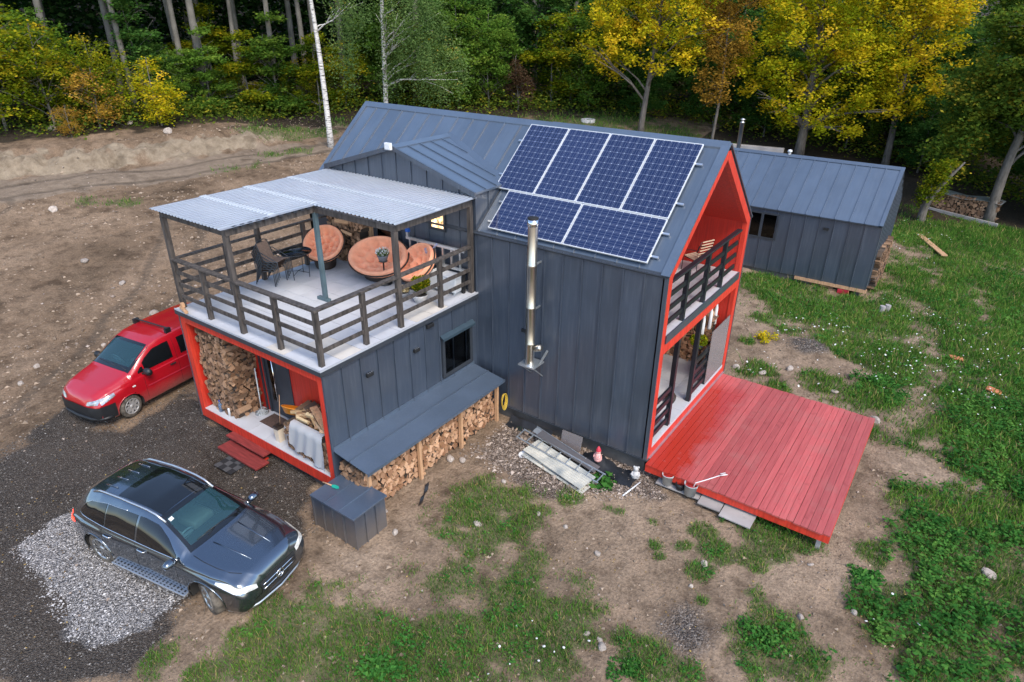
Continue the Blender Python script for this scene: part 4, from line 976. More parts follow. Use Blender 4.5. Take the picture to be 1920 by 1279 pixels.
# ------------------------------------------------------------------ chimney on the front wall
ch = thing('chimney', 'tall shiny stainless chimney pipe standing on a wall bracket', 'chimney', (-3.14, -.36, 1.72))
q = MB(); q.lathe([(.112, .02), (.112, .55), (.118, .56), (.118, .60), (.112, .61), (.112, 1.5), (.118, 1.51), (.118, 1.55), (.112, 1.56), (.112, 2.55), (.118, 2.56), (.118, 2.6), (.112, 2.61), (.112, 3.5)], 24); q.build('pipe', M['inox'], ch)
q = MB(); q.lathe([(.112, 3.50), (.135, 3.52), (.125, 3.66), (.118, 3.66), (.1, 3.60), (0, 3.58)], 24); q.build('cap', M['chrome'], ch)
q = MB(); q.lathe([(.122, 3.665), (.122, 3.70), (.06, 3.71), (0, 3.71)], 24); q.build('rain_hood', M['dark'], ch)
q = MB(); q.box(-.24, -.16, -.02, .22, .32, .02); q.bar((-.18, -.1, -.02), (-.18, .33, -.42), .04, .02); q.bar((.17, -.1, -.02), (.17, .33, -.42), .04, .02); q.bar((.2, .1, -.01), (.3, .33, .34), .05, .03); q.build('bracket', M['galv'], ch)
q = MB(); q.lathe([(.0, .0), (.085, .0), (.085, .16), (.07, .2), (0, .2)], 14, mat=Matrix.Translation((.12, .03, .46)) @ Matrix.Rotation(R(65), 4, 'Y')); q.build('cleanout_elbow', M['inox'], ch, fix=True)
for z in (1.45, 2.58): MB().bar((.02, .1, z), (.02, .36, z), .03, .04).build('wall_clamp', M['galv'], ch)
tag(MB().box(-3.62, -.05, 2.36, -3.46, -.005, 2.44).build('wall_vent_cover', M['black']), 'small black vent on the front wall left of the chimney', 'vent')
sp2 = MB(); sp2.box(-.10, -.05, 0, .10, .03, .17); sp2.box(-.085, -.06, .02, .085, -.05, .15); sp2.box(-.03, .03, .02, .03, .1, .1)
tag(sp2.build('floodlight', M['white'], None, (DXM-.02, -.18, ZDR-.02), bevel=.01), 'small white square light on the peak of the dormer gable', 'lamp')

# ------------------------------------------------------------------ red deck
deck = thing('deck', 'red stained timber deck in front of the gable, wet next to the house', 'deck')
nd = 28; wdk = 4.10/nd
pl = {}
for i in range(nd):
    v_ = i % 5
    if v_ not in pl: pl[v_] = MB().box(.003+.002*(v_ % 2), 0, 0, wdk-.003-.0015*(v_ % 3), 5.36, .034).mesh('plank', M['deckred'])
    o = link('plank', pl[v_], deck, (.04+i*wdk, -.13+random.uniform(-.015, .015), -.062+random.uniform(-.003, .003)), (random.uniform(-.0006, .0006), random.uniform(-.006, .006), random.uniform(-.0006, .0006)))
for nm, a in (('fascia', (.04, -.115, -.24, 4.14, -.075, -.064)), ('fascia', (4.10, -.074, -.24, 4.138, 5.2, -.064)), ('fascia', (.04, 5.17, -.24, 4.10, 5.21, -.064))): box_obj(nm, M['redtrim'], deck, *a)
for x in (.3, 1.5, 2.7, 3.95): MB().box(x, .0, -.2, x+.06, 5.1, -.064).build('joist', M['timber'], deck)
for x, y in ((3.95, .02), (3.95, 2.5), (3.95, 4.95), (2.0, .1), (2.0, 4.95)): MB().box(x-.04, y-.04, -1.2, x+.05, y+.05, -.2).build('post', M['greyboard'], deck)
# boards leaning / lying below the deck edge, with buckets
gb = -.44
for i, (x0_, x1_, y0_, y1_, rz) in enumerate(((.38, 1.42, -.22, .4, .02), (1.44, 1.95, -.34, .4, 0), (1.97, 2.66, -.45, .4, -.02))):
    z_ = H((x0_+x1_)/2, 0)+.10
    o = MB().box(0, 0, 0, x1_-x0_, y1_-y0_, .03).build('cement_board', M['greyboard'], None, (x0_, y0_, z_-.02), (R(6), 0, rz))
    tag(o, ['pale board under the deck edge with buckets standing on it', 'middle pale board sticking out below the deck edge', 'pale board below the deck edge nearest the grass'][i], 'board', 'boards under the deck')
def bucket(name, label, loc, r1, h, m_, fill, ob=.0):
    t = thing(name, label, 'bucket', loc)
    q = MB(); q.lathe([(0, 0), (r1*.82, 0), (r1, h), (r1*1.06, h), (r1*1.06, h-.02), (r1*.99, h-.02), (r1*.95, h-.04), (r1*.8, .02), (0, .02)], 20); q.build('tub', m_, t)
    q = MB(); q.lathe([(0, h*.72), (r1*.5, h*.75), (r1*.93, h*.70)], 16); q.build('contents', fill, t)
    q = MB(); q.tube([(r1*1.05*math.cos(a), -.01-r1*.5*math.sin(a), h-.02-.07*math.sin(a)) for a in np.linspace(0, math.pi, 12)], .005, 5); q.build('handle', M['galv'], t)
    return t
M['potwhite2'] = pm('grubby_white_bucket', (.48, .48, .47), .55, var=.2, scale=5)
M['rags'] = pm('red_rags', (.30, .02, .025), .8, var=.5, scale=12)
M['greyplastic'] = pm('scuffed_grey_plastic', (.33, .35, .36), .6, var=.35, scale=6)
bucket('bucket', 'white bucket of red rags at the corner of the deck', (.62, -.13, H(.62, -.1)+.12), .13, .27, M['potwhite2'], M['rags'])
bucket('bucket', 'scuffed grey bucket of red rags under the deck edge', (1.19, -.16, H(1.19, -.1)+.12), .15, .30, M['greyplastic'], M['rags'])
q = MB(); q.lathe([(0, 0), (.09, 0), (.115, .09), (.10, .15), (.085, .15), (.08, .1), (0, .08)], 16)
tag(q.build('clay_pot', M['black'], None, (.93, -.12, H(.93, -.1)+.12)), 'small black pot between the two buckets', 'pot')
q = MB(); q.box(-.07, -.06, 0, .07, .06, .2); tag(q.build('brick_block', M['wicker'], None, (.80, -.02, H(.8, 0)+.12)), 'brown wooden block beside the white bucket', 'block')
rp2 = MB(); rp2.tube([(1.24, -.13, -.42), (1.25, -.14, -.1), (1.27, -.12, -.012), (1.42, .12, -.015), (1.6, .42, -.012), (1.66, .5, -.008), (1.72, .56, .01)], .012, 6)
rp2.tube([(1.6, .44, -.012), (1.68, .46, .02), (1.76, .56, .015), (1.70, .6, .01), (1.62, .5, .01)], .011, 6)
M['rope'] = pm('rope', (.62, .60, .60), .9)
tag(rp2.build('rope', M['rope']), 'knotted pale rope lying over the edge of the red deck', 'rope')

# ------------------------------------------------------------------ metal chest beside the porch
cz = H(-4.3, -5.3)-.02
chest = thing('metal_chest', 'dark blue-grey sheet metal chest with flat lid beside the porch', 'chest', (-4.36, -5.31, cz))
hb = .36-cz
body = MB().box(-.62, -.43, 0, .62, .43, hb).build('body', M['clad'], chest)
for k in range(4): put_tray(body, (-.62+k*.31, -.434, 0.02), (1, 0, 0), (0, 0, 1), .31, hb-.03, M['clad'])
for k in range(3): put_tray(body, (.624, -.43+k*.286, 0.02), (0, 1, 0), (0, 0, 1), .286, hb-.03, M['clad'])
lid = MB().box(-.66, -.47, hb, .66, .47, hb+.045).build('lid', M['clad_skylit'], chest, bevel=.004)
for x in (-.22, .22): MB().box(x-.012, -.472, hb+.045, x+.012, .472, hb+.064).build('seam', M['clad_skylit'], lid)
t = thing('garden_trowel', 'garden trowel with pale handle and green blade lying on the chest lid', 'trowel', (-4.9, -5.33, cz+hb+.05), R(8))
MB().tube([(-.2, 0, .015), (.05, 0, .018)], .014, 8).build('handle', M['timber'], t)
M['teal'] = pm('teal_plastic', (.01, .30, .22), .4)
MB().prism([(.05, -.02, .012), (.1, -.045, .012), (.2, -.04, .012), (.25, 0, .012), (.2, .04, .012), (.1, .045, .012), (.05, .02, .012)], (0, 0, .012)).build('blade', M['teal'], t, fix=True)
# ------------------------------------------------------------------ firewood
def add_log(b, vv, c, U, V, N, r, L, rs, shade):
    """split log: irregular polygon in the U,V plane, axis N; caps slot 0, split faces slot 1, bark slot 2"""
    k = rs.integers(3, 6); a0 = rs.uniform(0, 6.28)
    ang = a0+np.sort(rs.uniform(0, 1, k)*.35+np.arange(k))/k*2*math.pi
    rad = r*rs.uniform(.75, 1.25, k)
    tw_ = U*rs.uniform(-.03, .03)+V*rs.uniform(-.03, .03)
    f = [c+U*(math.cos(a)*q)+V*(math.sin(a)*q) for a, q in zip(ang, rad)]
    g = [p-N*L+tw_ for p in f]
    s0_ = len(b.v)
    b.add(f, [tuple(range(k))], 0)
    b.add(f+g, [tuple(range(k, 2*k))[::-1]], 0)
    kind = rs.uniform()
    for i in range(k):
        b.add([f[i], f[(i+1) % k], g[(i+1) % k], g[i]], [(0, 3, 2, 1)], 2 if (i == 0 and kind < .8) or (kind < .12) else 1)
    vv.extend([shade]*(len(b.v)-s0_))
def attr_v(me, vv):
    at = me.attributes.new('v', 'FLOAT', 'POINT'); at.data.foreach_set('value', np.asarray(vv, np.float32)); return me
def fix_normals(me):
    import bmesh
    bm = bmesh.new(); bm.from_mesh(me); bmesh.ops.recalc_face_normals(bm, faces=bm.faces); bm.to_mesh(me); bm.free(); return me
def stack(o, U, N, width, top, r, L, seed, mats, jit=.04, z0=0.0):
    """rows of logs; o = lower corner of the front face, top(u) = height of the stack"""
    rs = np.random.default_rng(seed); U = Vector(U); N = Vector(N); V = Vector((0, 0, 1)); o = Vector(o)
    b = MB(); vv = []; z = r*.8; row = 0; n = 0
    while z < 4:
        u = r*(.6 if row % 2 else 1.2)+rs.uniform(0, .03)
        while u < width:
            rr = r*rs.uniform(.7, 1.35)
            if z+z0 < top(u):
                c = o+U*u+V*(z+rs.uniform(-.35, .35)*r)+N*rs.uniform(-jit, jit)
                add_log(b, vv, c, U, V, N, rr*1.12, L*rs.uniform(.9, 1.05), rs, rs.uniform()**1.3); n += 1
            u += rr*1.85
        z += r*1.62; row += 1
    return b, vv, n
WM = [M['wend'], M['wsplit'], M['wbark']]; WO = [M['wend_o'], M['wsplit_o'], M['wbark']]
def wood_thing(label, o, U, N, width, top, r, L, seed, mats, top_logs=0, lay=None):
    t = thing('firewood_stack', label, 'firewood')
    b, vv, n = stack(o, U, N, width, top, r, L, seed, mats)
    me = fix_normals(b.mesh('logs', mats)); attr_v(me, vv); tag(link('logs', me, t), kind='stuff')
    return t
# under the lean-to, long face looking +X
wood_thing('long low stack of fresh split firewood under the lean-to roof', (-4.30, -4.92, -.36), (0, 1, 0), (1, 0, 0), 4.62, lambda u: 1.16-.06*math.sin(u*2.1), .062, .36, 3, WM)
t2 = thing('firewood_stack', 'end of the firewood row beside the metal chest', 'firewood')
b, vv, n = stack((-4.98, -4.96, -.30), (1, 0, 0), (0, -1, 0), .72, lambda u: 1.1, .06, .3, 8, WO); me = fix_normals(b.mesh('logs', WO)); attr_v(me, vv); tag(link('logs', me, t2), kind='stuff')
# porch left, tall
def crooked(u): return 2.25-.12*math.sin(u*5)+.1*u
tp = wood_thing('tall stack of split firewood against the left porch wall', (XT0+.2, YT+.16, .30), (1, 0, 0), (0, -1, 0), 1.15, crooked, .060, .34, 11, WO)
b, vv, n = stack((-8.84, YT+.2, .30), (0, 1, 0), (1, 0, 0), .72, lambda u: 2.1-.2*math.sin(u*4), .06, .33, 12, WO); me = fix_normals(b.mesh('side_logs', WO)); attr_v(me, vv); tag(link('side_logs', me, tp), kind='stuff')
def loose_logs(parent, spots, mats, name='log'):
    rs = np.random.default_rng(len(spots)+3)
    for (x, y, z, rz, tilt, r_, L_) in spots:
        b = MB(); vv = []
        add_log(b, vv, Vector((L_/2, 0, 0)), Vector((0, 1, 0)), Vector((0, 0, 1)), Vector((1, 0, 0)), r_, L_, rs, rs.uniform())
        me = fix_normals(b.mesh('log', mats)); attr_v(me, vv)
        link(name, me, parent, (x, y, z), (0, tilt, rz))
rs = np.random.default_rng(2)
spots = []
for k in range(16): spots.append((XT0+.35+rs.uniform(0, .95), YT+.25+rs.uniform(0, .5), 2.42+rs.uniform(0, .22)-.1*(k % 2), rs.uniform(-.6, .9), rs.uniform(-.25, .25), .05, .36))
for k in range(10): spots.append((-8.86+rs.uniform(-.06, .06), YT+.2+rs.uniform(0, .6), .7+k*.16, rs.uniform(-.4, .4), rs.uniform(-.2, .2), .045, .34))
loose_logs(tp, spots, WO)
# porch right pile with pale splits on top
tr2 = wood_thing('pile of firewood with fresh yellow splits on top in the right porch corner', (-6.85, YT+.13, .30), (1, 0, 0), (0, -1, 0), 1.52, lambda u: .72, .055, .34, 21, WO)
b, vv, n = stack((-6.86, YT+.15, .30), (0, 1, 0), (-1, 0, 0), .72, lambda u: .72, .055, .33, 22, WO); me = fix_normals(b.mesh('side_logs', WO)); attr_v(me, vv); tag(link('side_logs', me, tr2), kind='stuff')
b, vv, n = stack((-6.85, YT+.5, .30), (1, 0, 0), (0, -1, 0), 1.52, lambda u: .95, .055, .36, 23, WO); me = fix_normals(b.mesh('back_logs', WO)); attr_v(me, vv); tag(link('back_logs', me, tr2), kind='stuff')
WY_ = [M['wyel'], M['wyel'], M['wsplit']]
spots = []
for k in range(34):
    x = -6.75+rs.uniform(0, 1.3); y = YT+.28+rs.uniform(0, .6)
    spots.append((x, y, 1.08+rs.uniform(0, .10)+.10*(y-YT), rs.uniform(-.5, .9), rs.uniform(-.2, .2), rs.uniform(.04, .058), .36))
loose_logs(tr2, spots, WY_)
bdz = MB(); bdz.box(0, 0, 0, .95, .16, .05); bdz.box(.1, .02, .055, .8, .15, .10)
o = tag(bdz.build('offcut_board', M['timber'], None, (-6.35, -4.52, 1.36), (R(4), R(6), R(-22))), 'grey offcut boards laid on top of the porch wood pile', 'board')
# plastic film hung over the right pile
fm = []
for i in range(26):
    row = []
    for j in range(14):
        u = i/25; v_ = j/13
        x = -6.55+u*1.05+v_*.12*(u-.3); z = 1.16-v_*(.55+.25*u+.06*math.sin(u*9)); y = YT+.075-.05*v_-.022*math.sin(u*23+v_*3)*(.3+v_)
        if v_ < .12: y = YT+.22-.15*v_/.12; z = 1.18
        row.append((x, y, z))
    fm.append(row)
M['film'] = glassmat('plastic_film', (.85, .86, .88), .2, .5, (.62, .64, .68))
tag(MB().grid(fm).build('plastic_film', M['film']), 'crumpled clear plastic film hanging over the porch wood pile', 'plastic film')
M['basin'] = pm('orange_plastic', (.75, .26, .02), .4)
q = MB(); q.lathe([(0, 0), (.24, 0), (.34, .16), (.36, .16), (.36, .145), (.345, .145), (.25, .012), (0, .012)], 24)
tag(q.build('basin', M['basin'], None, (-7.05, -4.45, .92), (R(-30), R(-8), 0)), 'orange plastic basin leaning on the porch wood pile by the door', 'basin')
M['cream'] = pm('cream_plastic', (.62, .52, .40), .5)
t = thing('bucket_of_tools', 'cream bin with dark lid standing by the porch wood pile', 'bin', (-7.25, -4.82, .30))
q = MB(); q.lathe([(0, 0), (.10, 0), (.125, .36), (0, .36)], 4, smooth=False, mat=Matrix.Rotation(R(45), 4, 'Z')); q.build('body', M['cream'], t)
q = MB(); q.box(-.1, -.1, .36, .1, .1, .43); q.build('lid', M['wicker'], t, bevel=.02)
q = MB(); q.tube([(.0, .05, .4), (-.05, .2, 1.15)], .008, 6); q.build('stick', M['timber'], t)
tag(MB().box(-8.34, -4.62, .30, -7.72, -4.18, .312).build('doormat', pm('brown_mat', (.075, .045, .035), .95, var=.3, scale=20)), 'dark brown doormat in front of the entrance door', 'doormat')
t = thing('mop', 'white handled mop with grey strands standing beside the tall firewood stack', 'mop', (-8.62, -4.34, .30))
q = MB(); q.tube([(0, 0, .08), (-.06, .06, 1.25)], .014, 8); q.build('handle', M['white'], t)
q = MB()
for k in range(18): a = k*.35; q.tube([(0, 0, .12), (.06*math.cos(a), .06*math.sin(a), .08), (.16*math.cos(a), .16*math.sin(a), .012+.02*(k % 3))], .012, 5)
q.build('strands', M['greyplastic'], t)
q = MB(); q.lathe([(0, 0), (.15, 0), (.17, .02), (0, .022)], 16); q.build('pad', M['greyplastic'], t)
t = thing('water_bottle', 'clear plastic water bottle on the porch floor', 'bottle', (-9.52, -4.90, .30))
M['bottle'] = glassmat('clear_bottle', (.75, .85, .95), .05, .25, (.35, .5, .75))
q = MB(); q.lathe([(0, 0), (.045, 0), (.045, .2), (.018, .27), (.018, .3), (0, .3)], 12); q.build('body', M['bottle'], t)
q = MB(); q.lathe([(0, .3), (.02, .3), (.02, .33), (0, .33)], 10); q.build('cap', pm('blue_cap', (.04, .06, .35), .4), t)
q = MB(); q.lathe([(0, 0), (.03, 0), (.03, .2), (.02, .23), (0, .23)], 12); tag(q.build('spray_can', M['white'], None, (-9.15, -4.9, .30)), 'white spray can near the edge of the porch floor', 'can')
# checkered rubber mat on the gravel
t = thing('rubber_mat', 'small black and grey checkered rubber mat on the gravel below the steps', 'mat', (-8.05, -5.72, H(-8.05, -5.72)+.03), R(2))
M['rubA'] = pm('mat_black', (.012, .012, .013), .8); M['rubB'] = pm('mat_grey', (.06, .06, .062), .8)
for i in range(4):
    for j in range(3): box_obj('square', M['rubA'] if (i+j) % 2 else M['rubB'], t, -.32+i*.16, -.24+j*.16, 0, -.162+i*.16, -.082+j*.16, .012)
# two cut logs on the terrace corner
t = thing('offcut_blocks', 'two pale offcut blocks on the left front corner of the terrace', 'offcut', (-9.98, YT-.0, ZT+.01), R(-14))
MB().tube([(-.06, 0, .045), (.34, -.0, .045)], .045, 8, smooth=False).build('long_block', M['timber'], t)
MB().box(.03, -.03, .09, .13, .05, .19).build('short_block', M['timber'], t)

# ------------------------------------------------------------------ terrace furniture
def papasan(label, loc, rz, rx, ry, zb, tilt, group=None):
    zb += .05
    """round wicker bowl chair: tapered wicker base, tilted rim, tufted cushion"""
    t = thing('papasan_chair', label, 'chair', loc, rz, 'papasan chairs on the terrace')
    q = MB(); prof = [(.0, 0), (.28, 0), (.30, .03), (.34, .22), (.36, .25), (0, .25)]
    q.lathe(prof, 24, mat=Matrix.Diagonal((rx/.62, 1, 1, 1))); q.build('base', M['wicker'], t)
    Tm = Matrix.Translation((0, .02, zb)) @ Matrix.Rotation(tilt, 4, 'X')
    def bowl(rho, th, depth, off=0):
        z = -depth*(1-rho*rho)+off
        return Tm @ Vector((rx*rho*math.cos(th), ry*rho*math.sin(th), z))
    P_ = [[bowl(i/10, 2*math.pi*j/36, .36, -.07) for j in range(37)] for i in range(11)]
    q = MB().grid(P_); q.build('shell', M['wicker'], t)
    q = MB(); q.tube([bowl(1.03, 2*math.pi*j/40, .0, .0) for j in range(40)], .022, 7, closed=True); q.build('rim', M['wicker'], t)
    P_ = []
    tuft = [(0, 0)]+[(.34, k*1.0472+.3) for k in range(6)]+[(.68, k*.5236) for k in range(12)]
    tx = [(r_*math.cos(a), r_*math.sin(a)) for r_, a in tuft]
    for i in range(23):
        row = []
        for j in range(61):
            rho = min(i/20, 1.0); th = 2*math.pi*j/60
            x, y = rho*math.cos(th), rho*math.sin(th)
            d = min(math.hypot(x-a, y-b_) for a, b_ in tx)
            pu = .19*min(1, (d/.19))**.8-.045
            edge = 1-max(0, (rho-.86)/.14)**2*.75
            off = pu*edge+.02 if i <= 20 else (.02-.05*(i-20))
            row.append(bowl(rho, th, .33, off))
        P_.append(row)
    q = MB().grid(P_); q.build('cushion', M['orange'], t)
    return t
papasan('round wicker chair with apricot cushion nearest the terrace woodpile', (-9.55, -1.05, ZT+.002), R(30), .56, .56, .62, R(42))
papasan('wide two-seat wicker chair with apricot cushion in the middle of the terrace', (-7.72, -.80, ZT+.002), R(8), .90, .62, .56, R(36))
papasan('round wicker chair with apricot cushion beside the terrace railing and ladder', (-6.52, -.62, ZT+.002), R(-12), .56, .56, .60, R(46))
# stack of chairs
def sling_chair(parent, dx, dz, i):
    q = MB(); r_ = .013
    for s in (-.25, .25):
        q.tube([(s, .24+dx, 0+dz), (s, .22+dx, .40+dz), (s, -.24+dx, .62+dz), (s*1.0, -.30+dx, .60+dz)], r_, 6)
        q.tube([(s, -.34+dx, 0+dz), (s, -.26+dx, .36+dz), (s, -.30+dx, .62+dz)], r_, 6)
        q.tube([(s*.88, .22+dx, .40+dz), (s*.88, -.2+dx, .36+dz), (s*.88, -.36+dx, .82+dz)], r_, 6)
    q.tube([(-.22, -.36+dx, .82+dz), (-.12, -.39+dx, .86+dz), (.12, -.39+dx, .86+dz), (.22, -.36+dx, .82+dz)], r_, 6)
    t = thing('stacking_chair', 'dark framed stacking chair with brown sling seat in the stack of chairs', 'chair', (0, 0, 0), 0, 'stacked chairs on the terrace')
    q.build('frame', M['chairframe'], t)
    P_ = [[(x, y+dx, z+dz) for x in (-.21, 0, .21)] for y, z in ((.21, .41), (.0, .375), (-.18, .365), (-.22, .42), (-.30, .66), (-.36, .82))]
    q = MB().grid(P_); q.build('sling', M['sling'], t)
    return t
M['chairframe'] = pm('grey_chair_frame', (.045, .052, .058), .4)
M['sling'] = pm('brown_sling', (.24, .16, .115), .8, var=.2, scale=20)
for i in range(5):
    c_ = sling_chair(None, 0, 0, i)
    c_.location = (-9.72+.05*i, -2.66+.008*i, ZT+.002+.07*i); c_.rotation_euler = (0, 0, R(-72)); c_['label'] = 'dark framed stacking chair with brown sling, %s in the stack' % ('lowest', 'second from the bottom', 'third from the bottom', 'fourth from the bottom', 'topmost')[i]
t = thing('round_table', 'round glass table with thin crossed dark legs beside the stacked chairs', 'table', (-9.55, -1.98, ZT+.002))
q = MB(); q.lathe([(0, .69), (.40, .69), (.40, .70), (0, .70)], 28); q.build('glass_top', M['glass'], t)
q = MB(); q.tube([(.405*math.cos(a), .405*math.sin(a), .695) for a in np.linspace(0, 2*math.pi, 33)[:-1]], .012, 6, closed=True); q.build('top_ring', M['blackrail'], t)
for k in range(4):
    a = k*math.pi/2+.5; q = MB(); q.tube([(.34*math.cos(a), .34*math.sin(a), .685), (.30*math.cos(a), .30*math.sin(a), 0)], .010, 6); q.tube([(.31*math.cos(a), .31*math.sin(a), .12), (0, 0, .16)], .008, 5); q.build('leg', M['blackrail'], t)
def foliage_cards(n, gen, size, seed, mat_, name='leaves'):
    r_ = np.random.default_rng(seed); c = gen(r_, n)
    return leaf_mesh(name, c, size, r_, mat_)
def leaf_mesh(name, C_, size, r_, mat_, v=None, flat=0.0, aspect=.55, down=0.0):
    """leaf-sized rhombic faces centred on C_"""
    n = len(C_); a = r_.uniform(0, 2*math.pi, n); zc = r_.uniform(-1, 1, n)*(1-flat)-down
    d = np.stack([np.cos(a), np.sin(a), zc], -1); d /= np.linalg.norm(d, axis=1)[:, None]
    q = r_.normal(size=(n, 3)); q[:, 2] *= (1-flat)
    w = np.cross(d, q); w /= np.linalg.norm(w, axis=1)[:, None]+1e-9
    if flat > 0:
        up = np.array([0, 0, 1.0])+r_.normal(size=(n, 3))*.35; w2 = np.cross(d, up); w2 /= np.linalg.norm(w2, axis=1)[:, None]+1e-9
        pick = (r_.uniform(size=n) < flat)[:, None]; w = np.where(pick, w2, w)
    s = (size*r_.uniform(.65, 1.35, n))[:, None]
    V_ = np.stack([C_-d*s*.5, C_+w*s*aspect*.5, C_+d*s*.5, C_-w*s*aspect*.5], 1).reshape(-1, 3)
    F_ = np.arange(n*4).reshape(-1, 4)
    vv = np.repeat(np.clip(r_.uniform(0, 1, n) if v is None else v+r_.normal(0, .16, n), 0, 1), 4)
    return raw_mesh(name, V_, F_, mat_, {'v': vv})
def ball(r0, c, squash=1.0):
    def g(r_, n):
        d = r_.normal(size=(n, 3)); d /= np.linalg.norm(d, axis=1)[:, None]; rr = r0*r_.uniform(.2, 1, n)**.5
        p = d*rr[:, None]; p[:, 2] *= squash; return p+np.array(c)
    return g
def potted(name, label, loc, r_, h_, pot, soil=True):
    t = thing(name, label, 'plant', loc)
    q = MB(); q.lathe([(0, 0), (r_*.62, 0), (r_*.95, h_*.8), (r_, h_), (r_*.9, h_), (r_*.85, h_*.85), (0, h_*.85)], 22); q.build('pot', pot, t)
    return t
M['potgrey'] = pm('grey_pot', (.16, .17, .19), .5); M['potwhite'] = pm('pale_pot', (.50, .49, .49), .5); M['soil'] = pm('potting_soil', (.03, .022, .016), .95, var=.4, scale=30)
t = potted('flower_pot', 'grey pot of white flowers hanging in front of the wide wicker chair', (-7.33, -.98, ZT+.62), .15, .17, M['potgrey'])
q = MB(); q.lathe([(0, -.62), (.2, -.62), (.2, -.6), (.02, -.58), (.02, -.02), (.12, 0)], 14); q.build('stand', M['blackrail'], t)
link('leaves', foliage_cards(420, ball(.17, (0, 0, .22), .6), .06, 4, M['lf_green']), t)
M['petal'] = leafmat('white_petals', [(0, (.62, .62, .60)), (1, (.82, .82, .80))], .2)
link('blossoms', foliage_cards(300, ball(.19, (0, 0, .26), .6), .045, 5, M['petal'], 'blossoms'), t)
t = potted('plant_pot', 'pale pot with a bushy green plant by the terrace railing', (-5.78, -1.32, ZT+.002), .21, .2, M['potwhite'])
MB().lathe([(0, .172), (.19, .172)], 20).build('soil', M['soil'], t)
link('foliage', foliage_cards(900, ball(.26, (-.06, .10, .42), .9), .07, 6, M['lf_yg']), t)
t = potted('plant_pot', 'dark pot with a pale succulent beside the bushy green plant', (-6.28, -1.42, ZT+.002), .19, .17, M['potgrey'])
link('foliage', foliage_cards(120, ball(.12, (.04, .04, .24), .8), .09, 7, leafmat('succulent', [(0, (.35, .28, .14)), (1, (.62, .52, .32))])), t)
# aluminium ladder standing on its side along the dormer wall, white box, wood stack
t = thing('ladder', 'aluminium ladder set on edge along the terrace wall behind the railing', 'ladder', (-7.15, -.26, ZT))
for z in (.58, 1.08): MB().box(0, -.03, z, 1.95, .03, z+.07).build('rail', M['alu'], t)
for k in range(7): MB().box(.1+k*.28, -.02, .65, .15+k*.28, .02, 1.08).build('rung', M['alu'], t)
MB().box(.02, -.035, 1.15, .09, .035, 1.32).build('foot', M['alu'], t); MB().box(0.01, -.045, 1.27, .10, .045, 1.36).build('foot_cap', pm('blue_plastic', (.02, .10, .42), .4), t)
q = MB(); q.tube([(.75, -.04, 1.0), (.68, -.06, .95), (.72, -.07, .85), (.85, -.06, .95), (1.0, -.06, 1.05), (1.1, -.05, 1.17)], .012, 6); q.build('strap', pm('lilac_strap', (.35, .38, .62), .6), t)
MB().box(.02, -.04, 0, .08, .04, .58).build('prop', M['dark'], t); MB().box(1.85, -.04, 0, 1.92, .04, .58).build('prop', M['dark'], t)
t = thing('storage_box', 'white box on the terrace under the ladder', 'box', (-5.72, -.40, ZT+.002), R(3))
MB().box(-.42, -.17, .06, .42, .17, .44).build('body', M['white'], t, bevel=.03, seg=3); MB().box(-.43, -.18, .44, .43, .18, .49).build('lid', M['white'], t, bevel=.015)
for x in (-.36, .32): MB().box(x, -.15, 0, x+.05, .15, .06).build('foot', M['greyplastic'], t)
tw2 = wood_thing('stack of firewood against the dormer wall at the left end of the terrace', (XT0+.12, -.42, ZT), (1, 0, 0), (0, -1, 0), 1.35, lambda u: 1.55-.15*math.sin(u*3), .065, .36, 31, WO)
loose_logs(tw2, [(-9.35, -.5, ZT+1.2, .5, .1, .06, .4), (-9.5, -.45, ZT+1.55, .1, -.1, .06, .4), (-9.9, -.45, ZT+1.6, -.2, .1, .06, .4), (-9.2, -.5, ZT+.9, .2, .2, .05, .35)], WM)
q = MB()
q.box(-8.78, -.10, ZT, -8.64, .0, ZT+2.1); tag(q.build('timber_post', M['timber']), 'pale upright timber beside the terrace door', 'post')

# ------------------------------------------------------------------ balcony chair, veranda wood
t = thing('garden_chair', 'cream slatted tubular chair at the back of the balcony', 'chair', (-1.02, 4.55, 3.178), R(68))
q = MB()
for s in (-.26, .26):
    q.tube([(s, .25, 0), (s, .23, .40), (s, .18, .58), (s, -.02, .64), (s, -.25, .66), (s*.9, -.3, .92)], .012, 6); q.tube([(s, -.32, 0), (s, -.24, .38), (s, .23, .40)], .012, 6)
q.build('frame', M['blackrail'], t)
M['creamsling'] = pm('cream_slats', (.55, .42, .30), .8)
for k in range(14):
    a = k/13
    y, z = (.22-a*2*.42, .41-.05*math.sin(a*3.1)) if a < .5 else (-.20-(a-.5)*.26, .36+(a-.5)*1.12)
    MB().box(-.22, y-.014, z-.01, .22, y+.014, z+.012).build('slat', M['creamsling'], t)
wood_thing('firewood stacked along the right veranda wall behind the dark posts', (-2.15, WY-G_-.36, .29), (1, 0, 0), (0, -1, 0), 1.75, lambda u: 1.75-.1*math.sin(u*4), .06, .34, 41, WM)
t = thing('planter', 'dark hanging basket with a trailing plant on the veranda', 'plant', (-.32, 3.62, 1.35))
q = MB(); q.lathe([(0, 0), (.1, 0), (.17, .18), (.15, .18), (0, .14)], 14); q.build('pot', M['black'], t)
link('foliage', foliage_cards(260, ball(.24, (0, 0, .25), .8), .10, 9, M['lf_yg']), t)
t = thing('planter', 'dark round planter on the veranda floor beside the entrance opening', 'plant', (-.42, 2.3, .29))
q = MB(); q.lathe([(0, 0), (.1, 0), (.14, .1), (.15, .2), (.1, .26), (0, .26)], 12); q.build('pot', M['wicker'], t)
MB().tube([(0, 0, .2), (.01, 0, .75)], .006, 5).build('wire', M['white'], t)
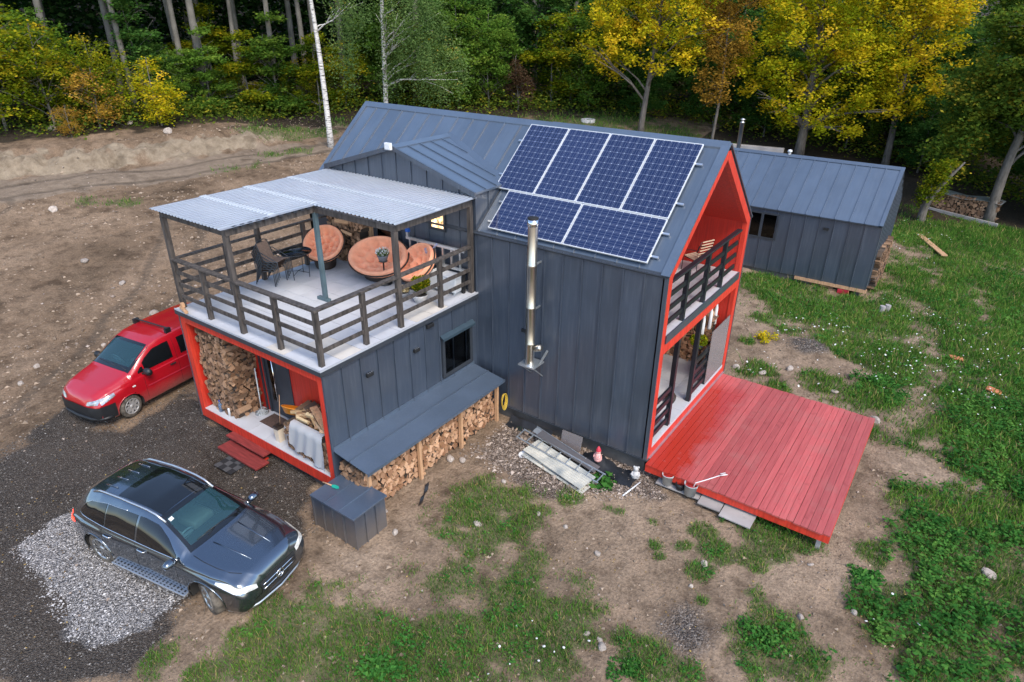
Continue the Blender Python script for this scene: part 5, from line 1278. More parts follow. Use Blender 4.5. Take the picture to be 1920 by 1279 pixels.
# ------------------------------------------------------------------ cars
def smooth1(a, k):
    if k <= 0: return a
    ker = np.exp(-np.linspace(-2, 2, 2*k+1)**2); ker /= ker.sum()
    return np.convolve(np.pad(a, k, mode='edge'), ker, 'valid')
def tab(xs, pts, k=3):
    p = sorted(pts); return smooth1(np.interp(xs, [q[0] for q in p], [q[1] for q in p]), k)
def crom(P_, n):
    """Catmull-Rom through ring points -> n samples"""
    P_ = np.asarray(P_, float); m = len(P_); Q = np.vstack([2*P_[0]-P_[1], P_, 2*P_[-1]-P_[-2]]); out = []
    for i in np.linspace(0, m-1-1e-9, n):
        k = int(i); t = i-k; a, b, c, d = Q[k:k+4]
        out.append(.5*((2*b)+(-a+c)*t+(2*a-5*b+4*c-d)*t*t+(-a+3*b-3*c+d)*t**3))
    return np.array(out)
class Car:
    def __init__(s, T, x0, x1, wheels, wr, n=150, ring=44):
        s.xs = xs = np.linspace(x0, x1, n); g = {k: tab(xs, v, T.get('k', 2)) for k, v in T.items() if k != 'k'}
        s.g = g; rows = []
        for i in range(n):
            zb, wm, zs, ws, wt, ze, zt = (g[k][i] for k in ('zb', 'wm', 'zs', 'ws', 'wt', 'ze', 'zt'))
            zm = zb+(zs-zb)*.5
            rp_ = [(0, zb), (.6*wm, zb), (wm*.93, zb+.01), (wm*.99, zb+.10), (wm, zm), (wm*.995, zs-.13), (ws+.012, zs-.05), (ws-.012, zs), (ws*.42+wt*.58+.035*(zt-zs > .2), zs*.42+ze*.58), (wt, ze), (wt*.86, ze+(zt-ze)*.55), (wt*.45, zt-.006), (0, zt)]
            rows.append(crom(rp_, ring))
        s.rows = np.array(rows); s.wheels = wheels; s.wr = wr; s.n = n; s.ring = ring
        full = []
        for i in range(n):
            r_ = s.rows[i]; R_ = [(xs[i], -y, z) for y, z in r_]+[(xs[i], y, z) for y, z in r_[::-1][1:]]
            full.append(R_)
        s.full = full; m = len(full[0]); V_ = [p for r_ in full for p in r_]; F_ = []
        for i in range(n-1):
            for j in range(m-1): F_.append((i*m+j, i*m+j+1, (i+1)*m+j+1, (i+1)*m+j))
        F_.append(tuple(range(m))); F_.append(tuple((n-1)*m+j for j in range(m))[::-1])
        s.V = V_; s.F = F_
        s.bvh = BVHTree.FromPolygons([Vector(v) for v in V_], F_)
    def side(s, x, z, sg, off=.004):
        h, nn, _, _ = s.bvh.ray_cast(Vector((x, sg*3, z)), Vector((0, -sg, 0)))
        if h is None: return Vector((x, sg*.8, z))
        return h+Vector((0, sg, 0))*off+Vector((0, 0, .3*off))
    def top(s, x, y, off=.004):
        h, nn, _, _ = s.bvh.ray_cast(Vector((x, y, 4)), Vector((0, 0, -1)))
        return h+Vector((0, 0, off)) if h is not None else Vector((x, y, 1))
    def front(s, y, z, d=-1, off=.004):
        h, nn, _, _ = s.bvh.ray_cast(Vector((-4*d, y, z)), Vector((d, 0, 0)))
        return h-Vector((d, 0, 0))*off if h is not None else None
    def body(s, parent, mat_, drop):
        """the shell without wheel arches and without the faces drop() marks"""
        F2 = []
        for f in s.F:
            if len(f) > 4: F2.append(f); continue
            c = sum((Vector(s.V[i]) for i in f), Vector())/4
            if any((c.x-wx)**2+(c.z-s.wr)**2 < (s.wr*1.17)**2 and abs(c.y) > .45 and c.z < .95 for wx in s.wheels): continue
            if drop(c): continue
            F2.append(f)
        me = bpy.data.meshes.new('body'); me.from_pydata(s.V, [], F2); me.materials.append(mat_)
        me.polygons.foreach_set('use_smooth', [len(f) == 4 for f in F2]); me.update(); fix_normals(me)
        return link('body', me, parent)
    def side_patch(s, name, x0, x1, zlo, zhi, mat_, parent, sg, nx=16, nz=8, off=.005):
        P_ = []
        for i in range(nx+1):
            x = x0+(x1-x0)*i/nx; a, b_ = zlo(x), zhi(x); P_.append([s.side(x, a+(b_-a)*j/nz, sg, off) for j in range(nz+1)])
        return MB().grid(P_, flip=sg > 0).build(name, mat_, parent, fix=False)
    def top_patch(s, name, x0, x1, w0, w1, mat_, parent, nx=12, ny=16, off=.005, bow=0.0):
        P_ = []
        for i in range(nx+1):
            a = i/nx; w_ = w0+(w1-w0)*a; row = []
            for j in range(ny+1):
                y = -w_+2*w_*j/ny; x = x0+(x1-x0)*a-bow*(y/max(w_, .01))**2; row.append(s.top(x, y, off))
            P_.append(row)
        return MB().grid(P_).build(name, mat_, parent)
    def front_patch(s, name, ys, zlo, zhi, mat_, parent, d=-1, nz=6, off=.006):
        P_ = []
        for y in ys:
            a, b_ = zlo(y), zhi(y); row = [s.front(y, a+(b_-a)*j/nz, d, off) for j in range(nz+1)]
            if any(p is None for p in row): continue
            P_.append(row)
        return MB().grid(P_).build(name, mat_, parent)
def side_line(car, pts, sg, r_, name, mat_, parent, off=.0):
    return MB().tube([car.side(x, z, sg, off) for x, z in pts], r_, 6).build(name, mat_, parent)
def wheel(parent, x, y, r_, w_, rim, spokes, sg, steer=0, cover=False):
    t = bpy.data.objects.new('wheel', None)
    q = MB(); prof = [(r_*.66, -w_*.46), (r_*.86, -w_*.5), (r_*.97, -w_*.42), (r_, -w_*.25), (r_, w_*.25), (r_*.97, w_*.42), (r_*.86, w_*.5), (r_*.66, w_*.46)]
    q.lathe(prof, 30, axis='y'); tyre = q.build('wheel', M['rubber'], parent, (x, y, r_), (0, 0, steer), fix=True)
    bpy.data.objects.remove(t)
    k = sg
    q = MB(); q.lathe([(r_*.68, k*w_*.44), (r_*.66, k*w_*.36), (r_*.62, k*w_*.1), (0, k*w_*.08)], 26, axis='y'); q.build('rim_barrel', M['rimdark'], tyre, fix=True)
    q = MB(); q.lathe([(r_*.70, k*w_*.45), (r_*.69, k*w_*.50), (r_*.63, k*w_*.48), (r_*.60, k*w_*.40)], 26, axis='y')
    for i in range(spokes):
        a = 2*math.pi*i/spokes; ww = r_*(.105 if not cover else .17)
        d = Vector((math.cos(a), 0, math.sin(a))); p = Vector((-math.sin(a), 0, math.cos(a)))
        v = [d*r_*.12-p*ww*.7, d*r_*.12+p*ww*.7, d*r_*.64+p*ww*.55, d*r_*.64-p*ww*.55]
        yo = [w_*.40, w_*.40, w_*.46, w_*.46]
        q.add([a_+Vector((0, k*o_, 0)) for a_, o_ in zip(v, yo)]+[a_+Vector((0, k*(o_-.03), 0)) for a_, o_ in zip(v, yo)], [(0, 1, 2, 3), (4, 7, 6, 5), (0, 4, 5, 1), (1, 5, 6, 2), (2, 6, 7, 3), (3, 7, 4, 0)])
    q.lathe([(r_*.2, k*w_*.38), (r_*.17, k*w_*.46), (0, k*w_*.47)], 16, axis='y'); q.build('rim', rim, tyre, fix=True)
    return tyre
M['rimdark'] = pm('rim_dark', (.03, .03, .032), .5, metal=.4); M['rim'] = pm('alloy_rim', (.42, .43, .44), .3, metal=.9, var=.15); M['hubcap'] = pm('hub_cap', (.40, .39, .38), .45, metal=.4, var=.2)
M['mudflap'] = pm('wheel_well', (.015, .014, .013), .9)
def paint(name, c, metal, rough=.28, dirt=(.12, .10, .085)):
    m, nt, n, l, b = nodes(name)
    tc = n.new('ShaderNodeTexCoord'); sx = n.new('ShaderNodeSeparateXYZ'); l.new(tc.outputs['Object'], sx.inputs[0])
    nz = noise(nt, tc.outputs['Object'], 3, 5); low = n.new('ShaderNodeMapRange'); low.inputs[1].default_value = .62; low.inputs[2].default_value = .22
    l.new(mathn(nt, 'ADD', sx.outputs[2], mathn(nt, 'MULTIPLY', mathn(nt, 'SUBTRACT', nz, .5), .35)), low.inputs[0])
    geo = n.new('ShaderNodeNewGeometry')
    body = mixc(nt, mathn(nt, 'MULTIPLY', low.outputs[0], .6), c, dirt)           # road dirt along the sills
    l.new(mixc(nt, geo.outputs['Backfacing'], body, (.012, .012, .013)), b.inputs['Base Color'])
    l.new(mathn(nt, 'MULTIPLY', mathn(nt, 'SUBTRACT', 1.0, geo.outputs['Backfacing']), metal), b.inputs['Metallic'])
    b.inputs['Roughness'].default_value = rough; b.inputs['Coat Weight'].default_value = 1; b.inputs['Coat Roughness'].default_value = .04
    return m
M['suvpaint'] = paint('grey_blue_metallic', (.138, .166, .200), .92, .18); M['vanpaint'] = paint('bright_red_paint', (.36, .003, .010), .0, .3)
M['lampglass'] = pm('headlamp', (.62, .64, .66), .08, metal=.5, var=.4, scale=14, coat=1)
_b = M['lampglass'].node_tree.nodes['Principled BSDF']; _b.inputs['Emission Color'].default_value = (1, .96, .88, 1); _b.inputs['Emission Strength'].default_value = .14
M['lampvan'] = pm('clear_headlamp', (.30, .31, .33), .1, metal=.4, var=.5, scale=12, coat=1)
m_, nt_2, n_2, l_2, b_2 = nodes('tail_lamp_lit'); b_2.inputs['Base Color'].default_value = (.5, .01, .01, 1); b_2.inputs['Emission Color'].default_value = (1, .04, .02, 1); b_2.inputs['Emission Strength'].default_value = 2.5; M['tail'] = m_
M['blackglass'] = pm('black_gloss', (.006, .007, .008), .04, var=.02, coat=.5)
M['seat'] = pm('seat_cloth', (.16, .15, .14), .8)
M['seatpale'] = pm('seat_pale', (.30, .27, .24), .8)
def interior(parent, xd, xs_, zf, half, pale):
    q = MB(); q.box(xd-.35, -half, zf+.30, xd+.1, half, zf+.52); q.build('dashboard', M['black'], parent, bevel=.05)
    for sg in (-1, 1):
        q = MB(); q.box(xs_-.5, sg*.36-.25, zf+.05, xs_, sg*.36+.25, zf+.22); q.box(xs_-.62, sg*.36-.24, zf+.15, xs_-.46, sg*.36+.24, zf+.78); q.box(xs_-.62, sg*.36-.13, zf+.82, xs_-.52, sg*.36+.13, zf+.98); q.build('seat', M['seatpale'] if pale else M['seat'], parent, bevel=.05)
    c = Vector((xd-.42, -.36, zf+.5)); tl = R(25)
    q = MB(); q.tube([c+Vector((math.sin(tl)*.18*math.sin(a), .18*math.cos(a), math.cos(tl)*.18*math.sin(a))) for a in np.linspace(0, 2*math.pi, 25)[:-1]], .017, 7, closed=True); q.bar(c+Vector((0, -.17, 0)), c+Vector((0, .17, 0)), .05, .03); q.build('steering_wheel', M['greyplastic'], parent)
    q = MB(); q.box(xs_-1.6, -half, zf-.05, xd, half, zf); q.build('cabin_floor', M['black'], parent)

# ---- grey SUV
gz_ = H(-5.6, -7.9)
suv = thing('suv_car', 'dark grey-blue SUV with glass roof and dirty wheels parked on pale gravel', 'car', (-4.93, -7.50, gz_-.02), R(10.5))
T = dict(
 zt=[(.90, .64), (.87, .80), (.82, .90), (.70, .965), (.4, 1.02), (0, 1.07), (-.3, 1.10), (-.42, 1.13), (-.8, 1.36), (-1.2, 1.545), (-1.6, 1.615), (-2.2, 1.635), (-2.8, 1.60), (-3.2, 1.53), (-3.36, 1.46), (-3.55, 1.22), (-3.66, 1.06), (-3.74, .98), (-3.78, .70)],
 zs=[(.90, .60), (.87, .72), (.82, .80), (.70, .87), (.4, .94), (0, .98), (-.4, 1.0), (-1.2, 1.01), (-2.4, 1.03), (-3.2, 1.07), (-3.55, 1.05), (-3.74, .95), (-3.78, .66)],
 ws=[(.90, .44), (.87, .60), (.82, .70), (.70, .78), (.5, .80), (.2, .86), (-.2, .885), (-1, .895), (-2.6, .90), (-3.1, .875), (-3.5, .80), (-3.7, .73), (-3.78, .62)],
 wm=[(.90, .58), (.87, .72), (.82, .80), (.70, .86), (.5, .89), (.2, .93), (-.3, .935), (-1.5, .925), (-2.7, .945), (-3.2, .93), (-3.6, .85), (-3.78, .70)],
 wt=[(.90, .25), (.8, .48), (.4, .66), (0, .70), (-.3, .72), (-.45, .70), (-1.2, .585), (-2, .60), (-3, .575), (-3.36, .55), (-3.6, .62), (-3.78, .52)],
 ze=[(.90, .62), (.87, .77), (.82, .865), (.7, .94), (.4, 1.0), (0, 1.05), (-.3, 1.08), (-.42, 1.10), (-.8, 1.30), (-1.2, 1.475), (-1.6, 1.545), (-2.2, 1.56), (-2.8, 1.53), (-3.2, 1.46), (-3.36, 1.39), (-3.55, 1.18), (-3.74, .965), (-3.78, .69)],
 zb=[(.90, .40), (.8, .27), (.4, .22), (-.8, .24), (-2.4, .25), (-3.3, .28), (-3.7, .38), (-3.78, .44)], k=2)
car = Car(T, .90, -3.78, (0, -2.873), .365)
def wsw(x): return .655+(.555-.655)*(-.46-x)/(.72)
car.body(suv, M['suvpaint'], lambda c: (-1.16 < c.x < -.50 and abs(c.y) < wsw(c.x)-.035 and c.z > 1.03))
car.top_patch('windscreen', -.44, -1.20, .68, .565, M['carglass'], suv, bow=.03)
fr_ = car.top_patch('windscreen_frit', -.405, -.50, .69, .672, M['blackglass'], suv, off=.007, nx=3, bow=.03)
car.top_patch('windscreen_frit', -1.13, -1.24, .575, .56, M['blackglass'], suv, off=.007, nx=3, bow=.03)
for sg in (-1, 1):
    q = MB(); P_ = [[car.top(x, sg*(wsw(x)+.02), .007), car.top(x, sg*(wsw(x)-.05), .008)] for x in np.linspace(-.45, -1.2, 14)]; q.grid(P_, flip=sg < 0); q.build('windscreen_frit', M['blackglass'], suv)
sr = car.top_patch('sunroof', -1.27, -2.42, .485, .50, M['blackglass'], suv, off=.006, nx=16)
interior(suv, -.55, -1.35, .55, .66, True)
for k in range(4): MB().tube([car.top(x, -.36+k*.24, .012) for x in (-2.62, -2.8, -2.95)], .012, 6).build('roof_rib', M['suvpaint'], suv)
for sg in (-1, 1):
    q = MB(); q.tube([car.top(x, sg*(.575-.02*abs(x+2)), .0)+Vector((0, 0, .005 if k in (0, 9) else .055)) for k, x in enumerate(np.linspace(-1.12, -3.08, 10))], .020, 8); q.build('roof_rail', M['alu'], suv)
    lo = lambda x: np.interp(x, [-3.3, -2.4, -1.2, -.5], [1.115, 1.07, 1.045, 1.04])
    hi = lambda x: np.interp(x, [-3.30, -3.16, -3.0, -2.6, -2.0, -1.55, -1.2, -.9, -.62], [1.14, 1.30, 1.385, 1.45, 1.485, 1.485, 1.43, 1.27, 1.06])
    for nm, a, b_ in (('front_window', -.66, -1.66), ('rear_window', -1.72, -2.52), ('quarter_window', -2.56, -3.27)):
        car.side_patch(nm, a, b_, lo, hi, M['blackglass'], suv, sg, off=.006)
    side_line(car, [(x, lo(x)-.012) for x in np.linspace(-.60, -3.3, 22)], sg, .010, 'window_trim', M['chrome'], suv, .004)
    side_line(car, [(x, hi(x)+.012) for x in np.linspace(-2.0, -3.28, 14)], sg, .006, 'window_trim', M['chrome'], suv, .004)
    for xg in (-.62, -1.69, -2.60):
        z1 = .34 if xg > -2.5 else .75
        car.side_patch('door_gap', xg-.004, xg+.004, lambda x, z1=z1: z1, lambda x: 1.02, M['dark'], suv, sg, nx=1, nz=10, off=.002)
    for xh in (-1.50, -2.42): MB().tube([car.side(xh+.10, .93, sg, .005), car.side(xh+.07, .93, sg, .035), car.side(xh-.07, .935, sg, .035), car.side(xh-.1, .935, sg, .005)], .013, 7).build('door_handle', M['chrome'], suv)
    # mirror
    mr_ = MB(); mr_.lathe([(0, -.13), (.055, -.12), (.085, -.05), (.09, .02), (.075, .09), (0, .11)], 14, axis='y', mat=Matrix.Translation((-.62, sg*1.03, 1.06)) @ Matrix.Diagonal((.9, sg, .85, 1))); o = mr_.build('mirror', M['suvpaint'], suv, fix=True)
    MB().bar((-.60, sg*.85, 1.0), (-.62, sg*.95, 1.03), .06, .04).build('mirror_arm', M['black'], o)
    # lamps
    hp = car.front_patch('headlight', [sg*y for y in np.linspace(.50, .80, 12)], lambda y: np.interp(abs(y), [.5, .8], [.68, .74]), lambda y: np.interp(abs(y), [.5, .65, .8], [.76, .82, .84]), M['lampglass'], suv)
    car.side_patch('headlight', .78, .30, lambda x: np.interp(x, [.3, .80], [.86, .72]), lambda x: np.interp(x, [.3, .6, .80], [.89, .88, .80]), M['lampglass'], suv, sg, nx=8, nz=4, off=.008)
    car.side_patch('tail_light', -3.46, -3.72, lambda x: .84, lambda x: np.interp(x, [-3.72, -3.46], [.98, .93]), M['tail'], suv, sg, nx=6, nz=4, off=.006)
    # sill board with studs
    sb_ = MB().box(-2.42, min(sg*.86, sg*1.02), .30, -.46, max(sg*.86, sg*1.02), .34).build('running_board', M['alu'], suv, bevel=.01)
    for k in range(20):
        for u_ in (.925, .975): box_obj('stud', M['black'], sb_, -2.36+k*.095, min(sg*u_, sg*(u_+.02)), .34, -2.32+k*.095, max(sg*u_, sg*(u_+.02)), .344)
    for wx in (0, -2.873):
        wheel(suv, wx, sg*.775, .365, .245, M['rim'], 10, sg, R(-20) if wx == 0 else 0)
        arch = [car.side(wx+.43*math.cos(a), .365+.43*math.sin(a), sg, .0) for a in np.linspace(-.25, math.pi+.25, 26)]
        MB().tube(arch, .016, 6).build('arch_lip', M['suvpaint'], suv)
        q = MB(); P_ = [[(wx+.425*math.cos(a), sg*.90, .365+.425*math.sin(a)), (wx+.425*math.cos(a), sg*.45, .365+.425*math.sin(a))] for a in np.linspace(-.3, math.pi+.3, 18)]; q.grid(P_); q.build('wheel_well', M['mudflap'], suv)
gr_ = car.front_patch('grille', list(np.linspace(-.44, .44, 14)), lambda y: .46+.08*abs(y), lambda y: .74-.05*abs(y), M['black'], suv)
for z in (.55, .65): MB().tube([car.front(y, z, -1, .015) for y in np.linspace(-.40, .40, 9)], .012, 6).build('grille_bar', M['chrome'], gr_)
em = MB(); c0 = car.front(0, .60, -1, .03); em.tube([c0+Vector((0, .085*math.cos(a), .085*math.sin(a))) for a in np.linspace(0, 2*math.pi, 21)[:-1]], .009, 6, closed=True)
for a in (90, 210, 330): em.tube([c0, c0+Vector((0, .08*math.cos(R(a)), .08*math.sin(R(a))))], [.013, .004], 6)
em.build('emblem', M['chrome'], gr_)
for sg in (-1, 1):
    MB().tube([car.top(x, sg*y, .001) for x, y in ((-.36, .70), (-.1, .715), (.2, .70), (.45, .655), (.62, .56))], .006, 5).build('bonnet_gap', M['dark'], suv)
    MB().tube([car.top(x, sg*y, .002) for x, y in ((-.30, .30), (.1, .27), (.55, .24))], .012, 6).build('bonnet_crease', M['suvpaint'], suv)
lp = [Vector((np.interp(abs(y), [0, .5, .7, .8, .86], [.885, .83, .74, .62, .45]), y, .27)) for y in np.linspace(-.86, .86, 25)]
MB().tube(lp, .030, 8).build('skid_strip', M['alu'], suv)
lp2 = [p+Vector((.01, 0, .10)) for p in lp[4:-4]]
MB().tube(lp2, .045, 8).build('lower_intake', M['black'], suv)
stk = MB(); P_ = [[car.top(-1.06+.0*j, -.50+.08*i, .012)+Vector((-.03*j, 0, .017*j)) for j in range(3)] for i in range(2)]
stk.grid(P_); stk.build('sticker', M['white'], suv)
wv_ = MB()
for sg in (-1, 1): wv_.tube([car.top(-.46, sg*.35+.1, .014), car.top(-.5, sg*.1+.05, .016), car.top(-.52, sg*.1-.35, .016)], .008, 5)
wv_.build('wiper', M['black'], suv)

# ---- red van
vz = H(-12.9, -5.4)
van = thing('van', 'bright red van with black bumper and roof bar parked left of the porch', 'van', (-12.98, -6.02, vz-.02), R(278))
T = dict(
 zt=[(.88, .66), (.84, .82), (.74, .92), (.5, 1.03), (.1, 1.13), (-.12, 1.19), (-.22, 1.24), (-.6, 1.50), (-.92, 1.68), (-1.2, 1.77), (-1.8, 1.82), (-2.8, 1.83), (-3.3, 1.80), (-3.45, 1.70), (-3.52, 1.2), (-3.55, .7)],
 zs=[(.88, .60), (.84, .72), (.74, .82), (.5, .93), (.1, 1.0), (-.4, 1.04), (-1.5, 1.07), (-3.3, 1.08), (-3.5, 1.05), (-3.55, .66)],
 ws=[(.88, .42), (.84, .58), (.74, .70), (.5, .79), (.1, .85), (-.5, .875), (-3.2, .88), (-3.45, .84), (-3.55, .76)],
 wm=[(.88, .52), (.84, .68), (.74, .79), (.5, .86), (.1, .90), (-.5, .90), (-3.2, .90), (-3.45, .87), (-3.55, .80)],
 wt=[(.88, .34), (.74, .56), (.3, .69), (-.12, .73), (-.25, .73), (-.92, .68), (-1.6, .71), (-3.2, .73), (-3.45, .72), (-3.55, .66)],
 ze=[(.88, .64), (.74, .89), (.5, 1.0), (.1, 1.09), (-.12, 1.14), (-.22, 1.18), (-.6, 1.42), (-.92, 1.615), (-1.2, 1.70), (-1.8, 1.755), (-2.8, 1.765), (-3.3, 1.735), (-3.45, 1.62), (-3.52, 1.15), (-3.55, .68)],
 zb=[(.88, .38), (.8, .24), (.4, .21), (-2.6, .24), (-3.4, .32), (-3.55, .40)], k=2)
car = Car(T, .88, -3.55, (0, -2.68), .315)
def vsw(x): return .71+(.665-.71)*(-.24-x)/.68
car.body(van, M['vanpaint'], lambda c: (-.88 < c.x < -.29 and abs(c.y) < vsw(c.x)-.035 and c.z > 1.12))
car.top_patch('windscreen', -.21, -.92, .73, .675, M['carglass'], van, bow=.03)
car.top_patch('windscreen_frit', -.17, -.30, .73, .725, M['blackglass'], van, off=.007, nx=3, bow=.03)
car.top_patch('windscreen_frit', -.86, -.94, .68, .675, M['blackglass'], van, off=.007, nx=3, bow=.03)
for sg in (-1, 1):
    q = MB(); P_ = [[car.top(x, sg*(vsw(x)+.02), .007), car.top(x, sg*(vsw(x)-.05), .008)] for x in np.linspace(-.22, -.92, 14)]; q.grid(P_, flip=sg < 0); q.build('windscreen_frit', M['blackglass'], van)
interior(van, -.25, -1.1, .62, .68, False)
cb = MB(); cb.tube([(-1.62, -.70, 1.80), (-1.62, -.64, 1.90), (-1.62, .64, 1.90), (-1.62, .70, 1.80)], .022, 8)
for sg in (-1, 1): cb.box(-1.70, sg*.66-.04, 1.77, -1.54, sg*.66+.04, 1.90)
cb.build('roof_bar', M['black'], van)
for sg in (-1, 1):
    lo = lambda x: np.interp(x, [-3.3, -1.4, -.3], [1.16, 1.12, 1.10])
    hi = lambda x: np.interp(x, [-3.3, -1.5, -1.3, -1.0, -.7, -.36], [1.60, 1.60, 1.595, 1.56, 1.40, 1.12])
    car.side_patch('front_window', -.40, -.56, lo, lambda x: min(hi(x), 1.24), M['blackglass'], van, sg, off=.006)
    car.side_patch('front_window', -.60, -1.46, lo, hi, M['darkside'] if 'darkside' in M else M['blackglass'], van, sg, off=.006)
    car.side_patch('rear_window', -1.72, -2.44, lo, lambda x: 1.60, M['blackglass'], van, sg, off=.006)
    car.side_patch('quarter_window', -2.62, -3.3, lo, lambda x: 1.58, M['blackglass'], van, sg, off=.006)
    for xg in (-.50, -1.58, -2.52): car.side_patch('door_gap', xg-.004, xg+.004, lambda x: .36, lambda x: 1.08 if xg > -1 else 1.62, M['dark'], van, sg, nx=1, nz=12, off=.002)
    car.side_patch('rub_strip', -.55, -2.3, lambda x: .66, lambda x: .70, M['crimson'], van, sg, nx=12, nz=2, off=.012)
    MB().box(-1.47, min(sg*.905, sg*.94), .95, -1.30, max(sg*.905, sg*.94), .985).build('door_handle', M['black'], van, bevel=.01)
    mr_ = MB(); mr_.lathe([(0, -.14), (.06, -.13), (.09, -.05), (.095, .03), (.08, .1), (0, .12)], 14, axis='y', mat=Matrix.Translation((-.56, sg*1.03, 1.14)) @ Matrix.Diagonal((.9, sg, 1.1, 1))); o = mr_.build('mirror', M['black'], van, fix=True)
    MB().bar((-.52, sg*.84, 1.06), (-.55, sg*.95, 1.10), .07, .05).build('mirror_arm', M['black'], o)
    car.front_patch('headlight', [sg*y for y in np.linspace(.42, .74, 12)], lambda y: np.interp(abs(y), [.42, .74], [.68, .72]), lambda y: np.interp(abs(y), [.42, .74], [.76, .86]), M['lampvan'], van)
    car.side_patch('headlight', .70, .34, lambda x: np.interp(x, [.34, .7], [.84, .70]), lambda x: np.interp(x, [.34, .7], [.91, .84]), M['lampvan'], van, sg, nx=8, nz=4, off=.008)
    MB().box(-.22, min(sg*.895, sg*.915), .84, -.14, max(sg*.895, sg*.915), .87).build('side_marker', M['white'], van)
    for wx in (0, -2.68):
        wheel(van, wx, sg*.775, .315, .20, M['hubcap'], 9, sg, R(8) if wx == 0 else 0, True)
        arch = [car.side(wx+.37*math.cos(a), .315+.37*math.sin(a), sg, .0) for a in np.linspace(-.2, math.pi+.2, 26)]
        MB().tube(arch, .014, 6).build('arch_lip', M['vanpaint'], van)
        q = MB(); P_ = [[(wx+.365*math.cos(a), sg*.87, .315+.365*math.sin(a)), (wx+.365*math.cos(a), sg*.45, .315+.365*math.sin(a))] for a in np.linspace(-.3, math.pi+.3, 18)]; q.grid(P_); q.build('wheel_well', M['mudflap'], van)
car.front_patch('bumper', list(np.linspace(-.80, .80, 30)), lambda y: .30, lambda y: .66-.02*abs(y), M['black'], van, off=.012)
for sg in (-1, 1): car.side_patch('bumper', .74, .39, lambda x: .27, lambda x: .66, M['black'], van, sg, nx=8, nz=6, off=.012)
bmp_ = [Vector((np.interp(abs(y), [0, .5, .7, .8, .86], [.90, .86, .77, .66, .5]), y, .30)) for y in np.linspace(-.86, .86, 25)]
MB().tube(bmp_, .05, 8).build('bumper_lip', M['black'], van)
wv_ = MB(); wv_.tube([car.top(-.24, .2, .014), car.top(-.28, -.5, .016)], .008, 5); wv_.tube([car.top(-.24, .65, .014), car.top(-.30, .0, .016)], .008, 5); wv_.build('wiper', M['black'], van)
# ------------------------------------------------------------------ things along the base of the front wall
q = MB()
for s in (0, .30): q.bar((0, s, 0), (2.55, s, 0), .035, .025)
for k in range(9): q.bar((.02+k*.31, 0, 0), (.02+k*.31, .30, 0), .025, .025)
zz = H(-2, -.8)
tag(q.build('steel_ladder', M['galv'], None, (-3.2, -.80, zz+.20), (R(14), R(2), R(-7))), 'thin pale metal ladder lying on the scrap along the front wall', 'ladder')
P_ = []
for i in range(49):
    y = -.30+.55*i/48; P_.append([(0, y, .012*math.cos(i*1.05)), (1.0, y, .012*math.cos(i*1.05)), (1.95, y, .012*math.cos(i*1.05))])
M['oldsheet'] = pm('weathered_corrugated_sheet', (.34, .37, .37), .45, var=.3, scale=3, c2=(.42, .40, .34))
for i, (x, y, z, rz, ry, lb) in enumerate(((-2.72, -.92, .08, -10, 2, 'pale corrugated sheet lying lowest in the scrap by the front wall'), (-2.75, -.80, .15, -13, 1, 'pale corrugated sheet lying under the thin metal ladder'))):
    tag(MB().grid(P_).build('corrugated_sheet', M['oldsheet'], None, (x, y, zz+z), (R(6), R(ry), R(rz))), lb, 'metal sheet')
q = MB(); q.box(0, -.13, 0, 1.9, .13, .008); q.box(0, -.13, .008, 1.9, -.115, .04)
tag(q.build('steel_offcut', M['clad'], None, (-2.75, -.42, zz+.28), (R(10), R(3), R(-11))), 'dark steel cladding offcut lying on the scrap by the front wall', 'metal sheet')
q = MB(); q.box(0, -.09, 0, 1.7, .09, .008); q.box(0, .08, .008, 1.7, .09, .05)
tag(q.build('steel_offcut', M['galv'], None, (-2.95, -.32, zz+.26), (R(20), R(3), R(-12))), 'bright steel flashing strip lying against the front wall', 'metal sheet')
q = MB(); q.box(-2.2, -.10, -.35, -1.62, -.085, .06)
tag(q.build('glass_sheet', M['polyc'], None, (0, -.12, 0), (R(-14), 0, 0)), 'cloudy plastic pane leaning on the foundation wall', 'pane')
q = MB()
P_ = [[(-1.55+.1*i+random.uniform(-.01, .01), -.15-.09*j+random.uniform(-.03, .03), zz+.02+.22*math.exp(-((i-4)**2+(j-2)**2)/9)+random.uniform(-.03, .03)) for j in range(7)] for i in range(16)]
M['tarp'] = pm('black_tarp', (.014, .016, .020), .45, var=.3)
q.grid(P_, flip=False); tag(q.build('black_tarp', M['tarp']), 'crumpled black plastic along the foundation of the front wall', 'tarp')
P2 = [[(-3.9+.12*i, -.02-.11*j, zz+.03+.14*(j == 0)+random.uniform(-.03, .03)) for j in range(4)] for i in range(12)]
tag(MB().grid(P2).build('black_membrane', M['tarp']), 'strip of black membrane at the wall foot near the yellow hose', 'tarp')
